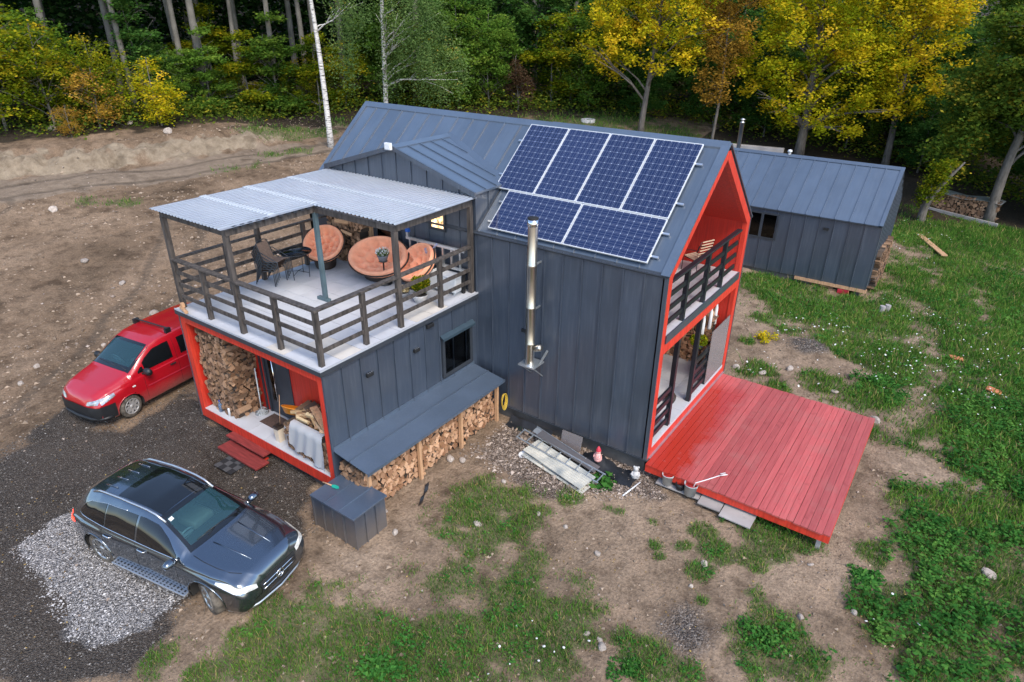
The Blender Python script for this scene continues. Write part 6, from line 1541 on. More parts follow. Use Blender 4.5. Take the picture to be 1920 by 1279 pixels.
# figurines
def figurine(label, loc, body, hat, h_=.34, rz=0):
    t = thing('figurine', label, 'figurine', loc, rz)
    q = MB(); q.lathe([(0, 0), (.085, 0), (.10, .05), (.088, .13), (.06, .19), (.045, .215), (0, .22)], 16); q.build('body', body, t)
    q = MB(); q.lathe([(0, .20), (.04, .205), (.062, .25), (.058, .29), (.03, .325), (0, .33)], 14); q.build('head', body, t)
    q = MB()
    for s in (-1, 1): q.tube([(s*.06, 0, .18), (s*.095, -.04, .12), (s*.04, -.09, .11)], [.028, .025, .02], 7)
    q.build('arms', body, t)
    if hat is not None:
        q = MB(); q.lathe([(.066, .28), (.06, .31), (.02, .40), (0, .41)], 12); q.build('hat', hat, t)
    else:
        q = MB(); q.lathe([(0, 0), (.02, .0), (.028, .04), (0, .055)], 8, mat=Matrix.Translation((.05, -.0, .29))); q.lathe([(0, 0), (.02, .0), (.028, .04), (0, .055)], 8, mat=Matrix.Translation((-.05, 0, .29))); q.build('ears', body, t)
    return t
M['plaster'] = pm('weathered_plaster', (.42, .41, .40), .85, var=.25, scale=9)
M['pink'] = pm('pink_paint', (.72, .36, .33), .6, var=.3, scale=14)
figurine('pale plaster figurine at the corner of the house by the deck', (-.12, -.26, H(-.12, -.26)), M['plaster'], None, rz=R(20))
figurine('pink figurine with crimson hat on the scrap by the front wall', (-1.02, -.5, -.16), M['pink'], M['crimson'], rz=R(-30))
q = MB(); q.lathe([(0, .01), (.07, .01), (.13, .035), (.14, .035), (.08, 0), (0, 0)], 20)
tag(q.build('saucer', M['white'], None, (-2.74, -1.12, H(-2.74, -1.12)+.03), (R(8), R(-5), 0)), 'white saucer lying on the stones near the thin metal ladder', 'saucer')
x_, y_ = -.06, -1.03
tag(MB().tube([(x_, y_, H(x_, y_)+.03), (.06, -.38, H(.06, -.38)+.05)], .018, 8).build('plastic_pipe', M['white']), 'short white plastic pipe on the ground near the deck corner', 'pipe')
# yellow hose coil hanging at the end of the lean-to
M['hose'] = pm('yellow_hose', (.62, .42, .05), .5)
q = MB()
for k in range(4):
    q.tube([(-4.06+.016*k, -.18+(.09+.01*k)*math.cos(a), .26-.05*k*.2+(.19+.02*k)*math.sin(a)) for a in np.linspace(0, 2*math.pi, 25)[:-1]], .009, 6, closed=True)
tag(q.build('garden_hose', M['hose']), 'yellow garden hose coiled at the end of the lean-to', 'hose')
q = MB(); P_ = []
for i in range(14):
    a = i/13; P_.append([(-4.05+.55*a+.09*math.cos(a*3), -3.35-1.6*a*.4+w_, H(-4.05+.55*a, -3.35-.64*a)+.035+.02*math.sin(i)) for w_ in (-.07, .07)])
tag(MB().grid(P_).build('black_strip', M['tarp']), 'strip of black plastic on the ground in front of the firewood', 'plastic strip')
# plank and pavers in the grass, things under the annexe
tag(MB().box(0, 0, 0, 3.0, .26, .05).build('plank', M['timber'], None, (2.95, 23.9, H(3, 23.8)+.06), (0, R(1), R(-64))), 'long pale plank lying in the grass right of the annexe', 'plank')
M['terra'] = pm('terracotta', (.46, .16, .07), .8, var=.2, scale=9)
for (x, y, rz, lb) in ((5.63, 11.2, 20, 'terracotta slab in the grass beside the worn path'), (6.7, 9.5, -10, 'terracotta slab in the grass at the right edge')):
    tag(MB().box(-.2, -.12, 0, .2, .12, .05).build('terracotta_slab', M['terra'], None, (x, y, H(x, y)+.05), (R(4), R(6), R(rz)), bevel=.02), lb, 'slab')
t = thing('timber_offcuts', 'timber offcuts stored under the raised end of the annexe', 'timber')
for k in range(7): MB().box(-.4+random.uniform(0, .5), AY0-.05+.06*k, -.32+.05*(k % 4), 1.1+random.uniform(0, .4), AY0-.0+.06*k, -.28+.05*(k % 4)).build('offcut', M['timber'], t)
tag(MB().box(1.35, AY0-.04, -.25, 1.75, AY0+.2, -.08).build('red_crate', M['crimson'], bevel=.01), 'dark red crate under the corner of the annexe', 'crate')
wood_thing('firewood stacked against the end wall of the annexe', (AX1+.20, AY0+.9, H(AX1+.4, AY0+1.5)-.05), (0, 1, 0), (1, 0, 0), 2.6, lambda u: 1.7-.05*u, .07, .3, 51, WO)
for k, (x, y) in enumerate(((3.05, 13.9), (3.2, 14.05))):
    q = MB(); q.tube([(0, 0, 0), (.02, 0, .28)], [.11, .10], 9, smooth=False)
    tag(q.build('chopping_block', M['greyboard'], None, (x, y, H(x, y)-.02)), ['grey log block standing at the annexe corner, nearer the house', 'grey log block standing at the annexe corner, farther from the house'][k], 'log', 'log blocks at the annexe corner')
# far right: covered woodpile under the trees
WX, WYy = 3.7, 29.0
wood_thing('old firewood stack under the trees beyond the annexe, covered by a grey sheet', (WX-.9, WYy, H(WX, WYy)-.1), (.97, -.24, 0), (-.24, -.97, 0), 3.2, lambda u: .85, .08, .4, 61, WO)
P_ = [[(WX-.9+.97*u+.24*v_, WYy-.24*u+.97*v_+.0, H(WX, WYy)+.78+.05*math.sin(u*3)+.1*v_) for v_ in (-.1, .3, .7)] for u in np.linspace(0, 3.3, 14)]
tag(MB().grid(P_).build('cover_sheet', M['galv']), 'grey sheet lying on the woodpile under the trees', 'sheet')
tag(MB().box(0, -.05, 0, 3.6, .05, .22).build('timber_beam', M['greyboard'], None, (WX-1.1, WYy-.55, H(WX, WYy-.5)-.02), (0, R(3), R(-14))), 'grey timber beam lying in front of the far woodpile', 'beam')
# concrete well ring behind the house
q = MB(); q.lathe([(.5, 0), (.5, .35), (.38, .35), (.38, .12), (0, .12)], 20)
tag(q.build('well_ring', M['plaster'], None, (-18.4, 29.6, H(-18.4, 29.6)-.2)), 'pale concrete well ring in the grass behind the roof ridge', 'well ring')
for k, (x, y, L_, rz) in enumerate(((-7.2, 31, 3.4, 8), (-5.0, 30.6, 3.0, -6))):
    tag(MB().box(-L_/2, -.2, 0, L_/2, .2, .25).build('board_pile', M['greyboard'], None, (x, y, H(x, y)+.25), (0, 0, R(rz)), bevel=.02), ['pile of grey boards behind the annexe roof beneath the yellow tree, left', 'pile of grey boards behind the annexe roof beneath the yellow tree, right'][k], 'boards')
# loose rocks one can pick out
def rock_mesh(seed, n=2):
    import bmesh
    r_ = np.random.default_rng(seed); bm = bmesh.new(); bmesh.ops.create_icosphere(bm, subdivisions=n, radius=1)
    ax = r_.uniform(.65, 1.2, 3)
    pl_ = [(Vector(r_.normal(size=3)).normalized(), r_.uniform(.55, .9)) for _ in range(9)]
    for v in bm.verts:
        p = v.co.copy()
        for n_, d_ in pl_:
            e = p.dot(n_)-d_
            if e > 0: p -= n_*e
        v.co = Vector((p.x*ax[0], p.y*ax[1], p.z*ax[2]*.7))
    me = bpy.data.meshes.new('rock'); bm.to_mesh(me); bm.free(); return me
M['rock'] = pm('pale_rock', (.34, .29, .25), .9, var=.3, scale=3, bmp=.5, bscale=9, orand=.25)
RM = [rock_mesh(s) for s in range(5)]
for m__ in RM: m__.materials.append(M['rock'])
for i, (x, y) in enumerate(ROCKS):
    D_ = math.dist((x, y, 0), (4.6, -12.2, 9.5)); sz = random.uniform(5, 9)/1231*D_
    if i == 0: sz *= 1.7
    o = link('rock', RM[i % 5], None, (x, y, H(x, y)+sz*.2), (random.uniform(-.3, .3), random.uniform(-.3, .3), random.uniform(0, 6)), (sz, sz, sz))
    if i == 0: tag(o, 'large white stone among the weeds at the right edge', 'stone')
    else: tag(o, 'loose pale stone lying on the bare ground', 'stone', 'loose stones on the ground')

# pebbles and rubble, ground cover: nobody could count these
def scatter(n, test, seed, bounds):
    r_ = np.random.default_rng(seed); x = r_.uniform(bounds[0], bounds[1], n); y = r_.uniform(bounds[2], bounds[3], n)
    k = r_.uniform(size=n) < test(x, y); return x[k], y[k], r_
def pebbles(name, label, x, y, r_, size, mat_, sink=.3):
    n = len(x); z = height(x, y)
    oc = np.array([(1, 0, 0), (-.5, .87, 0), (-.5, -.87, 0), (.3, .2, .8), (-.3, .1, .7), (0, -.3, -.7)])
    Fo = np.array([(0, 1, 3), (1, 4, 3), (1, 2, 4), (2, 0, 3), (2, 3, 4), (1, 0, 5), (2, 1, 5), (0, 2, 5)])
    s = size*np.clip(r_.lognormal(-.12, .42, n), .4, 2.6); a = r_.uniform(0, 6.28, n)
    base = oc[None]*r_.uniform(.7, 1.3, (n, 6, 3))*np.array([1, 1, .7]); ca, sa = np.cos(a)[:, None], np.sin(a)[:, None]
    X = base[..., 0]*ca-base[..., 1]*sa; Y_ = base[..., 0]*sa+base[..., 1]*ca
    V_ = np.stack([X*s[:, None]+x[:, None], Y_*s[:, None]+y[:, None], base[..., 2]*s[:, None]+(z+s*sink)[:, None]], -1).reshape(-1, 3)
    F_ = (Fo[None]+(np.arange(n)*6)[:, None, None]).reshape(-1, 3)
    tag(link(name, raw_mesh(name, V_, F_, mat_, {'v': np.repeat(r_.uniform(0, 1, n), 6)})), label, 'stones', kind='stuff')
def stonem(name, stops):
    m, nt, n, l, b = nodes(name); rp = ramp(nt, stops); l.new(attr(nt, 'v'), rp.inputs[0]); l.new(rp.outputs[0], b.inputs['Base Color']); b.inputs['Roughness'].default_value = .9; return m
M['peb_dark'] = stonem('dark_gravel', [(0, (.045, .040, .036)), (.75, (.11, .098, .088)), (.97, (.17, .155, .14)), (1, (.36, .34, .32))])
M['peb_pale'] = stonem('pale_gravel', [(0, (.17, .16, .155)), (.5, (.33, .315, .31)), (1, (.54, .52, .51))])
M['peb_rub'] = stonem('rubble', [(0, (.12, .095, .075)), (.7, (.27, .21, .17)), (1, (.44, .36, .30))])
x, y, r_ = scatter(42000, lambda x, y: np.where(polydist(GRAVEL, x, y) > -.2, .75, 0)*(1-.9*(polydist(PALE, x, y) > 0)), 71, (-14.5, -4, -12.5, -4.2)); pebbles('dark_gravel', 'dark crushed gravel of the parking place', x, y, r_, .014, M['peb_dark'])
x, y, r_ = scatter(22000, lambda x, y: np.clip((polydist(PALE, x, y)+.10)*5+(vnoise(x*3, y*3, 8)-.5), 0, 1), 72, (-10.4, -4.8, -10.8, -7.6)); pebbles('pale_gravel', 'pale crushed stone spread beside the grey car', x, y, r_, .013, M['peb_pale'])
x, y, r_ = scatter(6000, lambda x, y: np.clip((polydist(RUBBLE, x, y)+.25)*2, 0, 1), 73, (-4.3, .9, -2.3, .1)); pebbles('rubble', 'stony rubble along the foot of the front wall', x, y, r_, .030, M['peb_rub'])
x, y, r_ = scatter(11000, lambda x, y: .12+.6*(fbm(x*.6, y*.6, 3, 44) > .56), 74, (-20, 8.5, -10, 13)); ok = ~((x > -11.5) & (x < .1) & (y > -.1) & (y < 5.5) | (x > -10.3) & (x < -3.9) & (y > -5.1) & (y < 0)); pebbles('scattered_stones', 'small stones strewn over the bare earth', x[ok], y[ok], r_, .022, M['peb_rub'])
x, y, r_ = scatter(5000, lambda x, y: np.clip(np.maximum.reduce([np.exp(-((x-hx)**2+(y-hy)**2)/.8) for hx, hy in HEAPS])*1.2, 0, 1)*np.where(y < 0, .35, .8), 75, (.0, 4.2, -5, 10.5)); pebbles('gravel_heap', 'grey gravel spilled on the bare ground in two small heaps', x, y, r_, .015, M['peb_dark'])
x, y, r_ = scatter(3500, lambda x, y: np.clip(fbm(x*.4, y*.4, 3, 91)*1.6-.55, 0, 1)*(polydist(GRAVEL, x, y) < -.2), 76, (-34, -11.6, -12, 16)); pebbles('slope_stones', 'stones strewn over the bare slope left of the house', x, y, r_, .035, M['peb_rub'])

M['clod'] = stonem('earth_clods', [(0, (.10, .072, .05)), (.6, (.24, .178, .126)), (1, (.36, .275, .20))])
x, y, r_ = scatter(34000, lambda x, y: np.clip(fbm(x*.9, y*.9, 3, 47)*2-.6, 0, 1)*(polydist(GRAVEL, x, y) < 0), 77, (-22, 9, -11, 14)); ok = ~((x > -11.5) & (x < 4.2) & (y > -.1) & (y < 5.5) | (x > -10.3) & (x < -3.9) & (y > -5.1) & (y < 0)); pebbles('earth_clods', 'crumbled clods of dry earth on the bare ground', x[ok], y[ok], r_, .027, M['clod'], .1)
x, y, r_ = scatter(12000, lambda x, y: np.clip(fbm(x*.5, y*.5, 3, 48)*2-.6, 0, 1)*(polydist(ROAD, x, y) < 0), 78, (-34, -14, -13, 18)); pebbles('slope_clods', 'clods of earth on the bare slope left of the house', x, y, r_, .045, M['clod'], .1)
x, y, r_ = scatter(900, lambda x, y: np.exp(-((x+15)**2+(y+1.5)**2)/7), 79, (-20, -11.6, -6, 4)); pebbles('broken_stones', 'broken pale stones on the slope behind the red van', x, y, r_, .065, M['peb_rub'], .15)
# grass blades
def blades(x, y, r_, hgt, wid, d):
    n = len(x); z = height(x, y); a = r_.uniform(0, 6.28, n); h_ = hgt*r_.lognormal(-.1, .4, n)*(.6+.5*np.clip(d, 0, 1.4)); lean = h_*r_.uniform(.2, .9, n); b = r_.uniform(0, 6.28, n)
    wx, wy = np.cos(a)*wid, np.sin(a)*wid; lx, ly = np.cos(b)*lean, np.sin(b)*lean
    V_ = np.stack([np.stack([x-wx, y-wy, z-.01], -1), np.stack([x+wx, y+wy, z-.01], -1), np.stack([x+lx*.4+wx*.8, y+ly*.4+wy*.8, z+h_*.6], -1), np.stack([x+lx*.4-wx*.8, y+ly*.4-wy*.8, z+h_*.6], -1), np.stack([x+lx, y+ly, z+h_], -1)], 1).reshape(-1, 3)
    k = np.arange(n)[:, None]*5
    F_ = np.concatenate([k+np.array([[0, 1, 2]]), k+np.array([[0, 2, 3]]), k+np.array([[3, 2, 4]])])
    return V_, F_
def grass_patch(name, label, nb, seed, bounds, hgt, wid, pw_=1.0):
    x, y, r_ = scatter(nb, lambda x, y: np.clip(veg_density(x, y), 0, 1)**1.3*pw_, seed, bounds)
    d = veg_density(x, y); V_, F_ = blades(x, y, r_, hgt, wid, d)
    pat = fbm(x*.8, y*.8, 3, 55); v = np.clip(.15+pat*.6+r_.normal(0, .18, len(x)), 0, 1); v = np.where(r_.uniform(size=len(x)) < .10, 1, np.minimum(v, .86))
    tag(link(name, raw_mesh(name, V_, F_, M['grass'], {'v': np.repeat(v, 5)})), label, 'grass', kind='stuff')
grass_patch('front_grass', 'patchy grass on the ground in front of the house', 320000, 81, (-7, 11, -10.5, 2.5), .075, .006, 1.0)
grass_patch('side_grass', 'grass and weeds right of the deck and the annexe', 330000, 82, (-3, 15, 2.5, 28), .12, .010, 1.0)
grass_patch('rear_grass', 'grass behind the house and by the track', 110000, 83, (-40, -8, -3, 40), .12, .016)
# broad-leaved weeds
def weeds(name, label, nb, seed, bounds, thr, size, mat_, zspread=.10):
    x, y, r_ = scatter(nb, lambda x, y: np.clip((veg_density(x, y)-thr)*1.6, 0, 1)*(fbm(x*1.1, y*1.1, 3, seed) > .46), seed, bounds)
    z = height(x, y); n = len(x); k = 9
    cl_v = np.repeat(fbm(x*1.3, y*1.3, 2, 7), k)
    hh = np.repeat(r_.uniform(.5, 1.5, n), k)
    C_ = np.stack([np.repeat(x, k)+r_.normal(0, size*.7, n*k), np.repeat(y, k)+r_.normal(0, size*.7, n*k), np.repeat(z, k)+np.abs(r_.normal(.5, .4, n*k))*zspread*hh+.02], -1)
    tag(link(name, leaf_mesh(name, C_, size, r_, mat_, v=cl_v, flat=.7, aspect=.6)), label, 'weeds', kind='stuff')
weeds('front_weeds', 'low broad-leaved weeds in front of the house', 6000, 84, (-7, 9, -10.5, 2.5), .6, .06, M['weed'], .07)
weeds('side_weeds', 'broad-leaved weeds right of the deck', 7000, 85, (-3, 12, 1, 26), .5, .085, M['weed'], .12)
weeds('bottom_right_weeds', 'tall dark weeds on the bank at the right edge', 5500, 88, (4.2, 10, -5, 9), .4, .09, M['weed'], .22)
x, y, r_ = [], [], np.random.default_rng(9)
for fx, fy in FLOWERS:
    k = r_.integers(1, 3) if fy < 3 else r_.integers(5, 12); sp_f = .3 if fy < 3 else .75
    x += list(fx+r_.normal(0, sp_f, k)); y += list(fy+r_.normal(0, sp_f, k))
x = np.array(x); y = np.array(y); z = height(x, y)+r_.uniform(.10, .26, len(x)); Vf = []; Ff = []
for i in range(len(x)):
    b0 = len(Vf); s_ = r_.uniform(.012, .032); ti = r_.normal(0, .3, 2); Vf.append((x[i], y[i], z[i]+.01))
    for k in range(7): a = k*2*math.pi/7; Vf.append((x[i]+s_*math.cos(a), y[i]+s_*math.sin(a), z[i]+s_*(ti[0]*math.cos(a)+ti[1]*math.sin(a))))
    for k in range(7): Ff.append((b0, b0+1+k, b0+1+(k+1) % 7))
tag(link('white_flowers', raw_mesh('white_flowers', Vf, Ff, M['petal'], {'v': r_.uniform(0, 1, len(Vf))})), 'white wild flowers scattered through the grass', 'flowers', kind='stuff')
# dead leaves and twigs strewn about
x, y, r_ = scatter(5200, lambda x, y: .35+.65*(fbm(x*.7, y*.7, 3, 61) > .5), 86, (-14, 9, -11, 6)); ok = ~((x > -11.5) & (x < 4.3) & (y > -.1) & (y < 5.5) | (x > -10.3) & (x < -3.9) & (y > -5.1) & (y < 0)); x = x[ok]; y = y[ok]
tag(link('fallen_leaves', leaf_mesh('fallen_leaves', np.stack([x, y, height(x, y)+.012], -1), .045, r_, leafmat('fallen_leaves', [(0, (.09, .055, .03)), (.7, (.26, .17, .07)), (1, (.5, .36, .12))], .1), flat=.9, aspect=.6)), 'fallen leaves strewn over the ground', 'leaves', kind='stuff')
tq = MB()
for k in range(260):
    x_, y_ = random.uniform(-12, 8), random.uniform(-10, 1)
    if (x_ > -11.5 and y_ > -.2 and x_ < 4.3) or (-10.3 < x_ < -3.9 and y_ > -5.2): continue
    a_ = random.uniform(0, 6.28); L_ = random.uniform(.08, .3); z_ = H(x_, y_)+.012
    tq.tube([(x_, y_, z_), (x_+.5*L_*math.cos(a_)+.02, y_+.5*L_*math.sin(a_), z_+.012), (x_+L_*math.cos(a_), y_+L_*math.sin(a_), z_)], [.006, .005, .003], 4)
tag(tq.build('twigs', M['bark']), 'thin twigs strewn over the ground', 'twigs', kind='stuff')
# single weeds one can point at
def bush(name, label, x, y, r0, n, size, mat_, seed, squash=.8, h0=.0):
    t = thing(name, label, 'plant', (x, y, H(x, y)))
    r_ = np.random.default_rng(seed); d = r_.normal(size=(n, 3)); d /= np.linalg.norm(d, axis=1)[:, None]; d[:, 2] = np.abs(d[:, 2])
    lobe = r_.normal(0, r0*.55, (7, 3)); lobe[:, 2] = 0; p = d*(r0*.62*r_.uniform(.2, 1, n)**.5)[:, None]*np.array([1, 1, squash*r_.uniform(.6, 1.2)])+np.array([0, 0, h0])+lobe[r_.integers(0, 7, n)]
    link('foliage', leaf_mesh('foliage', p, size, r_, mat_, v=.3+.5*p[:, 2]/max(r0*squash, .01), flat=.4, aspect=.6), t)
    q = MB()
    for k in range(6): a = k*1.05; q.tube([(0, 0, -.02), (r0*.5*math.cos(a), r0*.5*math.sin(a), r0*squash*.55)], [.008, .003], 5)
    q.build('stems', M['lf_stem'], t); return t
bush('broadleaf_weed', 'bright green broad-leaved weed at the end of the scrap pile', -.68, -.95, .30, 110, .17, M['weed'], 1, .8)
bush('shrub', 'round dark green shrub clump near the bottom edge', 1.95, -4.75, .26, 480, .06, M['weed'], 2)
bush('shrub', 'dark green bush on the bare bank right of the deck', 4.88, -.28, .30, 420, .09, M['weed'], 3)
bush('shrub', 'dense green bush in the grass left of the terracotta slabs', 3.75, 8.2, .45, 800, .09, M['weed'], 4)
bush('shrub', 'large bright weed clump at the bottom edge left of centre', -1.55, -7.35, .42, 620, .085, M['weed'], 5, .9)
bush('shrub', 'yellow leaved shrub at the rear corner of the gable', .2, 8.9, .26, 360, .08, M['lf_yel'], 6, 1.4)
bush('shrub', 'green bush clump below the bare patch right of the bottom centre', 3.7, -2.75, .36, 650, .075, M['weed'], 7)
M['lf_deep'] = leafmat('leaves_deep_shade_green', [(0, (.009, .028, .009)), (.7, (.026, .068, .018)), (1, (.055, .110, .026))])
M['lf_yg2'] = leafmat('leaves_turning_green', [(0, (.045, .090, .014)), (.5, (.105, .165, .022)), (.8, (.22, .24, .024)), (1, (.48, .36, .04))])

UNDER = [
 ('yg', -39.5, 2.3, 1.2, 'yellow-green bushy tree at the far left edge above the bank'), ('yg', -38.2, 4.3, 1.0, 'yellow-green bushy tree second from the left edge above the bank'),
 ('gr', -41.5, 1.5, 1.1, 'dark green bushy tree behind the leftmost yellow bushes'), ('or', -36.6, 5.9, .8, 'bushy tree with orange-brown leaves left of the bare grey trunks'),
 ('yg', -37.3, 6.6, .85, 'yellow-green bush behind the orange-brown bushy tree'), ('or', -36.3, 4.2, .42, 'low orange shrub at the top of the bank'),
 ('yel', -34.8, 8.5, .85, 'small bright yellow tree standing alone above the bank'), ('s2', -38.2, 9.6, 1.0, 'dark layered sapling behind the small bright yellow tree'),
 ('s0', -36.2, 12.6, .9, 'green layered beech sapling between the left grey trunks'), ('s1', -35.3, 14.9, 1.0, 'yellow-green layered beech sapling between the middle grey trunks'),
 ('s0', -34.0, 16.1, 1.1, 'green layered beech sapling left of the leaning birch'), ('s1', -32.6, 18.2, 1.0, 'yellow-green sapling between the two birches, left'),
 ('yg', -32.0, 20.0, .8, 'yellow-green bush between the two birches, right'), ('s1', -39.4, 15.2, 1.2, 'layered sapling standing back inside the forest'),
 ('gr', -30.9, 22.6, .9, 'green bushy tree just right of the straight birch'), ('yg', -29.5, 24.9, .95, 'yellow-green bushy tree behind the birch branches'),
 ('gr', -27.4, 26.5, 1.0, 'green bushy tree above the left half of the roof ridge'), ('dk', -29.0, 27.6, 1.1, 'dark green tree in the second row above the roof ridge'),
 ('gr', -25.6, 27.8, .85, 'green bush left of the brown conifer-like shrub'), ('br', -23.6, 28.6, .9, 'small brown withered tree behind the roof ridge'),
 ('s1', -22.6, 31.4, 1.25, 'tall yellow-green tree above the middle of the roof ridge'), ('yg', -21.6, 32.6, 1.2, 'yellow-green tree behind the tall one above the roof ridge'),
 ('gr', -20.3, 33.0, 1.0, 'green tree left of the forked yellow tree'), ('dk', -19.2, 35.0, 1.1, 'dark green tree left of the forked yellow tree'),
 ('dk', -17.6, 36.8, 1.1, 'dark green tree directly behind the forked yellow tree'), ('gr', -14.8, 38.8, 1.0, 'green tree behind the forked yellow tree, right'),
 ('dk', -12.0, 40.0, 1.1, 'dark green tree behind the slender orange tree'), ('gr', -8.6, 40.5, 1.1, 'green tree behind the broad yellow tree, left'),
 ('dk', -4.6, 41.0, 1.15, 'dark green tree behind the broad yellow tree, right'), ('dk', -.5, 41.5, 1.1, 'dark green tree behind the golden crown'),
 ('dk', 3.4, 38.5, 1.1, 'dark green tree in the shade right of the golden crown'), ('dk', 7.4, 35.5, 1.1, 'dark green tree at the right edge behind the leaning trunk'),
 ('gr', 9.6, 31.5, 1.1, 'green tree at the far right edge'), ('dk', 1.6, 34.6, .7, 'dark shrub in the shade behind the annexe corner'), ('dk', -31.5, 30.5, 1.2, 'dark green tree in the third row above the roof ridge'),
 ('dk', -25.0, 33.0, 1.2, 'dark green tree filling the gap above the roof ridge'),
 ('dk', -8.0, 35.5, .75, 'dark bush in the shade behind the slender orange tree'), ('gr', -3.0, 36.8, .8, 'green bush in the shade behind the broad yellow tree'),
 ('dk', 1.2, 37.4, .85, 'dark bush beneath the golden crown'), ('gr', 8.6, 29.6, .7, 'green bush right of the leaning trunk'), ('dk', -11.6, 35.5, .8, 'dark bush left of the slender orange tree'), ('dk', -16.4, 33.6, .7, 'dark bush left of the forked trunk'),
 ('yg', -36.2, 13.9, .5, 'low yellow-green bush at the foot of the grey trunks, left'), ('yg', -33.5, 17.6, .6, 'low yellow-green bush at the foot of the grey trunks, right'), ('gr', -40.2, 5.2, .8, 'dark green bush behind the yellow bushes on the left'), ('gr', -36.9, 10.9, .5, 'low green bush right of the small bright yellow tree'),
]
# ------------------------------------------------------------------ trees
def tree_meshes(seed, Ht, r0, ells, ncl, lpc, cr, ls, leaf, bark, lean=(0, 0), flat=.3, limbs=16, first=.25, squash=.75, vbias=.5, droop=0.0, ntr=10, wig=.15, aspect=.55):
    r_ = np.random.default_rng(seed); b = MB()
    def tp(t):                                             # trunk axis
        return Vector((lean[0]*t*t+wig*math.sin(t*4+seed), lean[1]*t*t+wig*math.cos(t*3.1+seed*2)-wig*math.cos(seed*2), Ht*t))-Vector((wig*math.sin(seed), 0, 0))
    ts = np.linspace(0, .96, 14)
    b.tube([tp(t)-Vector((0, 0, .3 if t == 0 else 0)) for t in ts], [r0*(1.25 if t < .01 else 1)*(1-.88*t**1.1) for t in ts], ntr)
    C_ = []; vv = []
    tot = sum(e[3]*e[4]*e[5] for e in ells)
    cents = []
    for e in ells:
        k = max(3, int(ncl*e[3]*e[4]*e[5]/tot))
        for _ in range(k):
            d = r_.normal(size=3); d /= np.linalg.norm(d); rr = r_.uniform(0, 1)**.38
            cents.append(np.array(e[:3])+d*np.array(e[3:6])*rr)
    cents = [c for c in cents if c[2] > .25]
    order = r_.permutation(len(cents))
    for q in order[:limbs]:
        c = Vector(cents[q]); hz = math.hypot(c.x, c.y); t0 = np.clip((c.z-hz*.75)/Ht, first, .9); a = tp(t0)
        m1 = a.lerp(c, .5)+Vector((0, 0, .10*hz-droop*.3)); rb = max(.018, r0*(1-.85*t0)*.45)
        b.tube([a, a.lerp(m1, .5)+Vector((0, 0, .05*hz)), m1, m1.lerp(c, .55), c], [rb, rb*.75, rb*.55, rb*.3, .008], 6)
        for _ in range(2):
            d = Vector(r_.normal(size=3))*.5*cr*2; b.tube([m1, m1.lerp(c+d, .6)+Vector((0, 0, .1)), c+d], [rb*.4, rb*.25, .006], 5)
    for c in cents:
        k = int(lpc*r_.uniform(.5, 1.4)); d = r_.normal(size=(k, 3))*cr*.62; d[:, 2] *= squash
        if droop: d[:, 2] -= np.abs(r_.normal(size=k))*droop
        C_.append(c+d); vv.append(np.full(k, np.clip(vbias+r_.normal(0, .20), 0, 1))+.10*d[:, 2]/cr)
    C_ = np.concatenate(C_); vv = np.concatenate(vv); ok = C_[:, 2] > .1
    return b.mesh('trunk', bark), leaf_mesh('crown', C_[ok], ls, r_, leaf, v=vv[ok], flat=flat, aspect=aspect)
def plant_tree(name, label, meshes, x, y, rz=0.0, sc=1.0, group=None, dz=0.0):
    t = thing(name, label, 'tree', (x, y, H(x, y)-.05+dz), rz, group); t.scale = (sc, sc, sc)
    link('trunk', meshes[0], t); link('crown', meshes[1], t); return t
# tall forest beeches: bare grey stems, crowns high up
BE = [tree_meshes(100+i, 19+i, .23, [(0, 0, 14.5+i*.4, 3.4, 3.4, 4.6), (0, 0, 10.3, 2.8, 2.8, 1.6)], 120, 70, .75, .34, M['lf_dark'], M['beech'], lean=(.6*(-1)**i, .3), flat=.6, limbs=14, first=.40, squash=.35, vbias=.55) for i in range(3)]
g_ = 'tall grey trunks of the dark forest'
forest = [(-38.4, 9.0), (-37.9, 12.3), (-37.0, 12.9), (-37.3, 15.6), (-35.1, 16.9), (-34.8, 19.2), (-34.2, 19.8), (-41, 6.0), (-40.6, 13.8), (-39.2, 17.2), (-37.6, 20.5), (-42.5, 10.4)]
forest.sort(key=lambda p: math.atan2(p[0]-4.6, p[1]+12.2)); ORD = ('first', 'second', 'third', 'fourth', 'fifth', 'sixth', 'seventh', 'eighth', 'ninth', 'tenth', 'eleventh', 'twelfth')
r_f = np.random.default_rng(17)
def fdist(x, y): return -.8*x+.6*y
cand = []
while len(cand) < 70:
    x = r_f.uniform(-66, 22); y = r_f.uniform(-14, 70); s_ = fdist(x, y)
    lim = 36.5 if x < -27 else (38 if x < -12 else 40+.0*x)
    if x > -4: lim = 26
    if lim < s_ < lim+26 and bank_side(np.array([x]), np.array([y]))[0] > 3.5-100*(y > 20) and math.dist((x, y), (4.6, -12.2)) < 82 and min([math.dist((x, y), q) for q in forest+cand]) > 3.2: cand.append((x, y))
for i, (x, y) in enumerate(forest):
    plant_tree('beech_tree', 'tall grey beech trunk at the forest edge, %s from the left' % ORD[i], BE[i % 3], x, y, i*1.3, [1, .92, .85, .95, .9, 1.1, .8, 1, .9, 1, .9, 1][i], g_)
for i, (x, y) in enumerate(cand):
    plant_tree('beech_tree', 'tall beech tree deep in the dark forest', BE[i % 3], x, y, i*2.1, .85+.3*r_f.uniform(), 'trees deep in the forest')
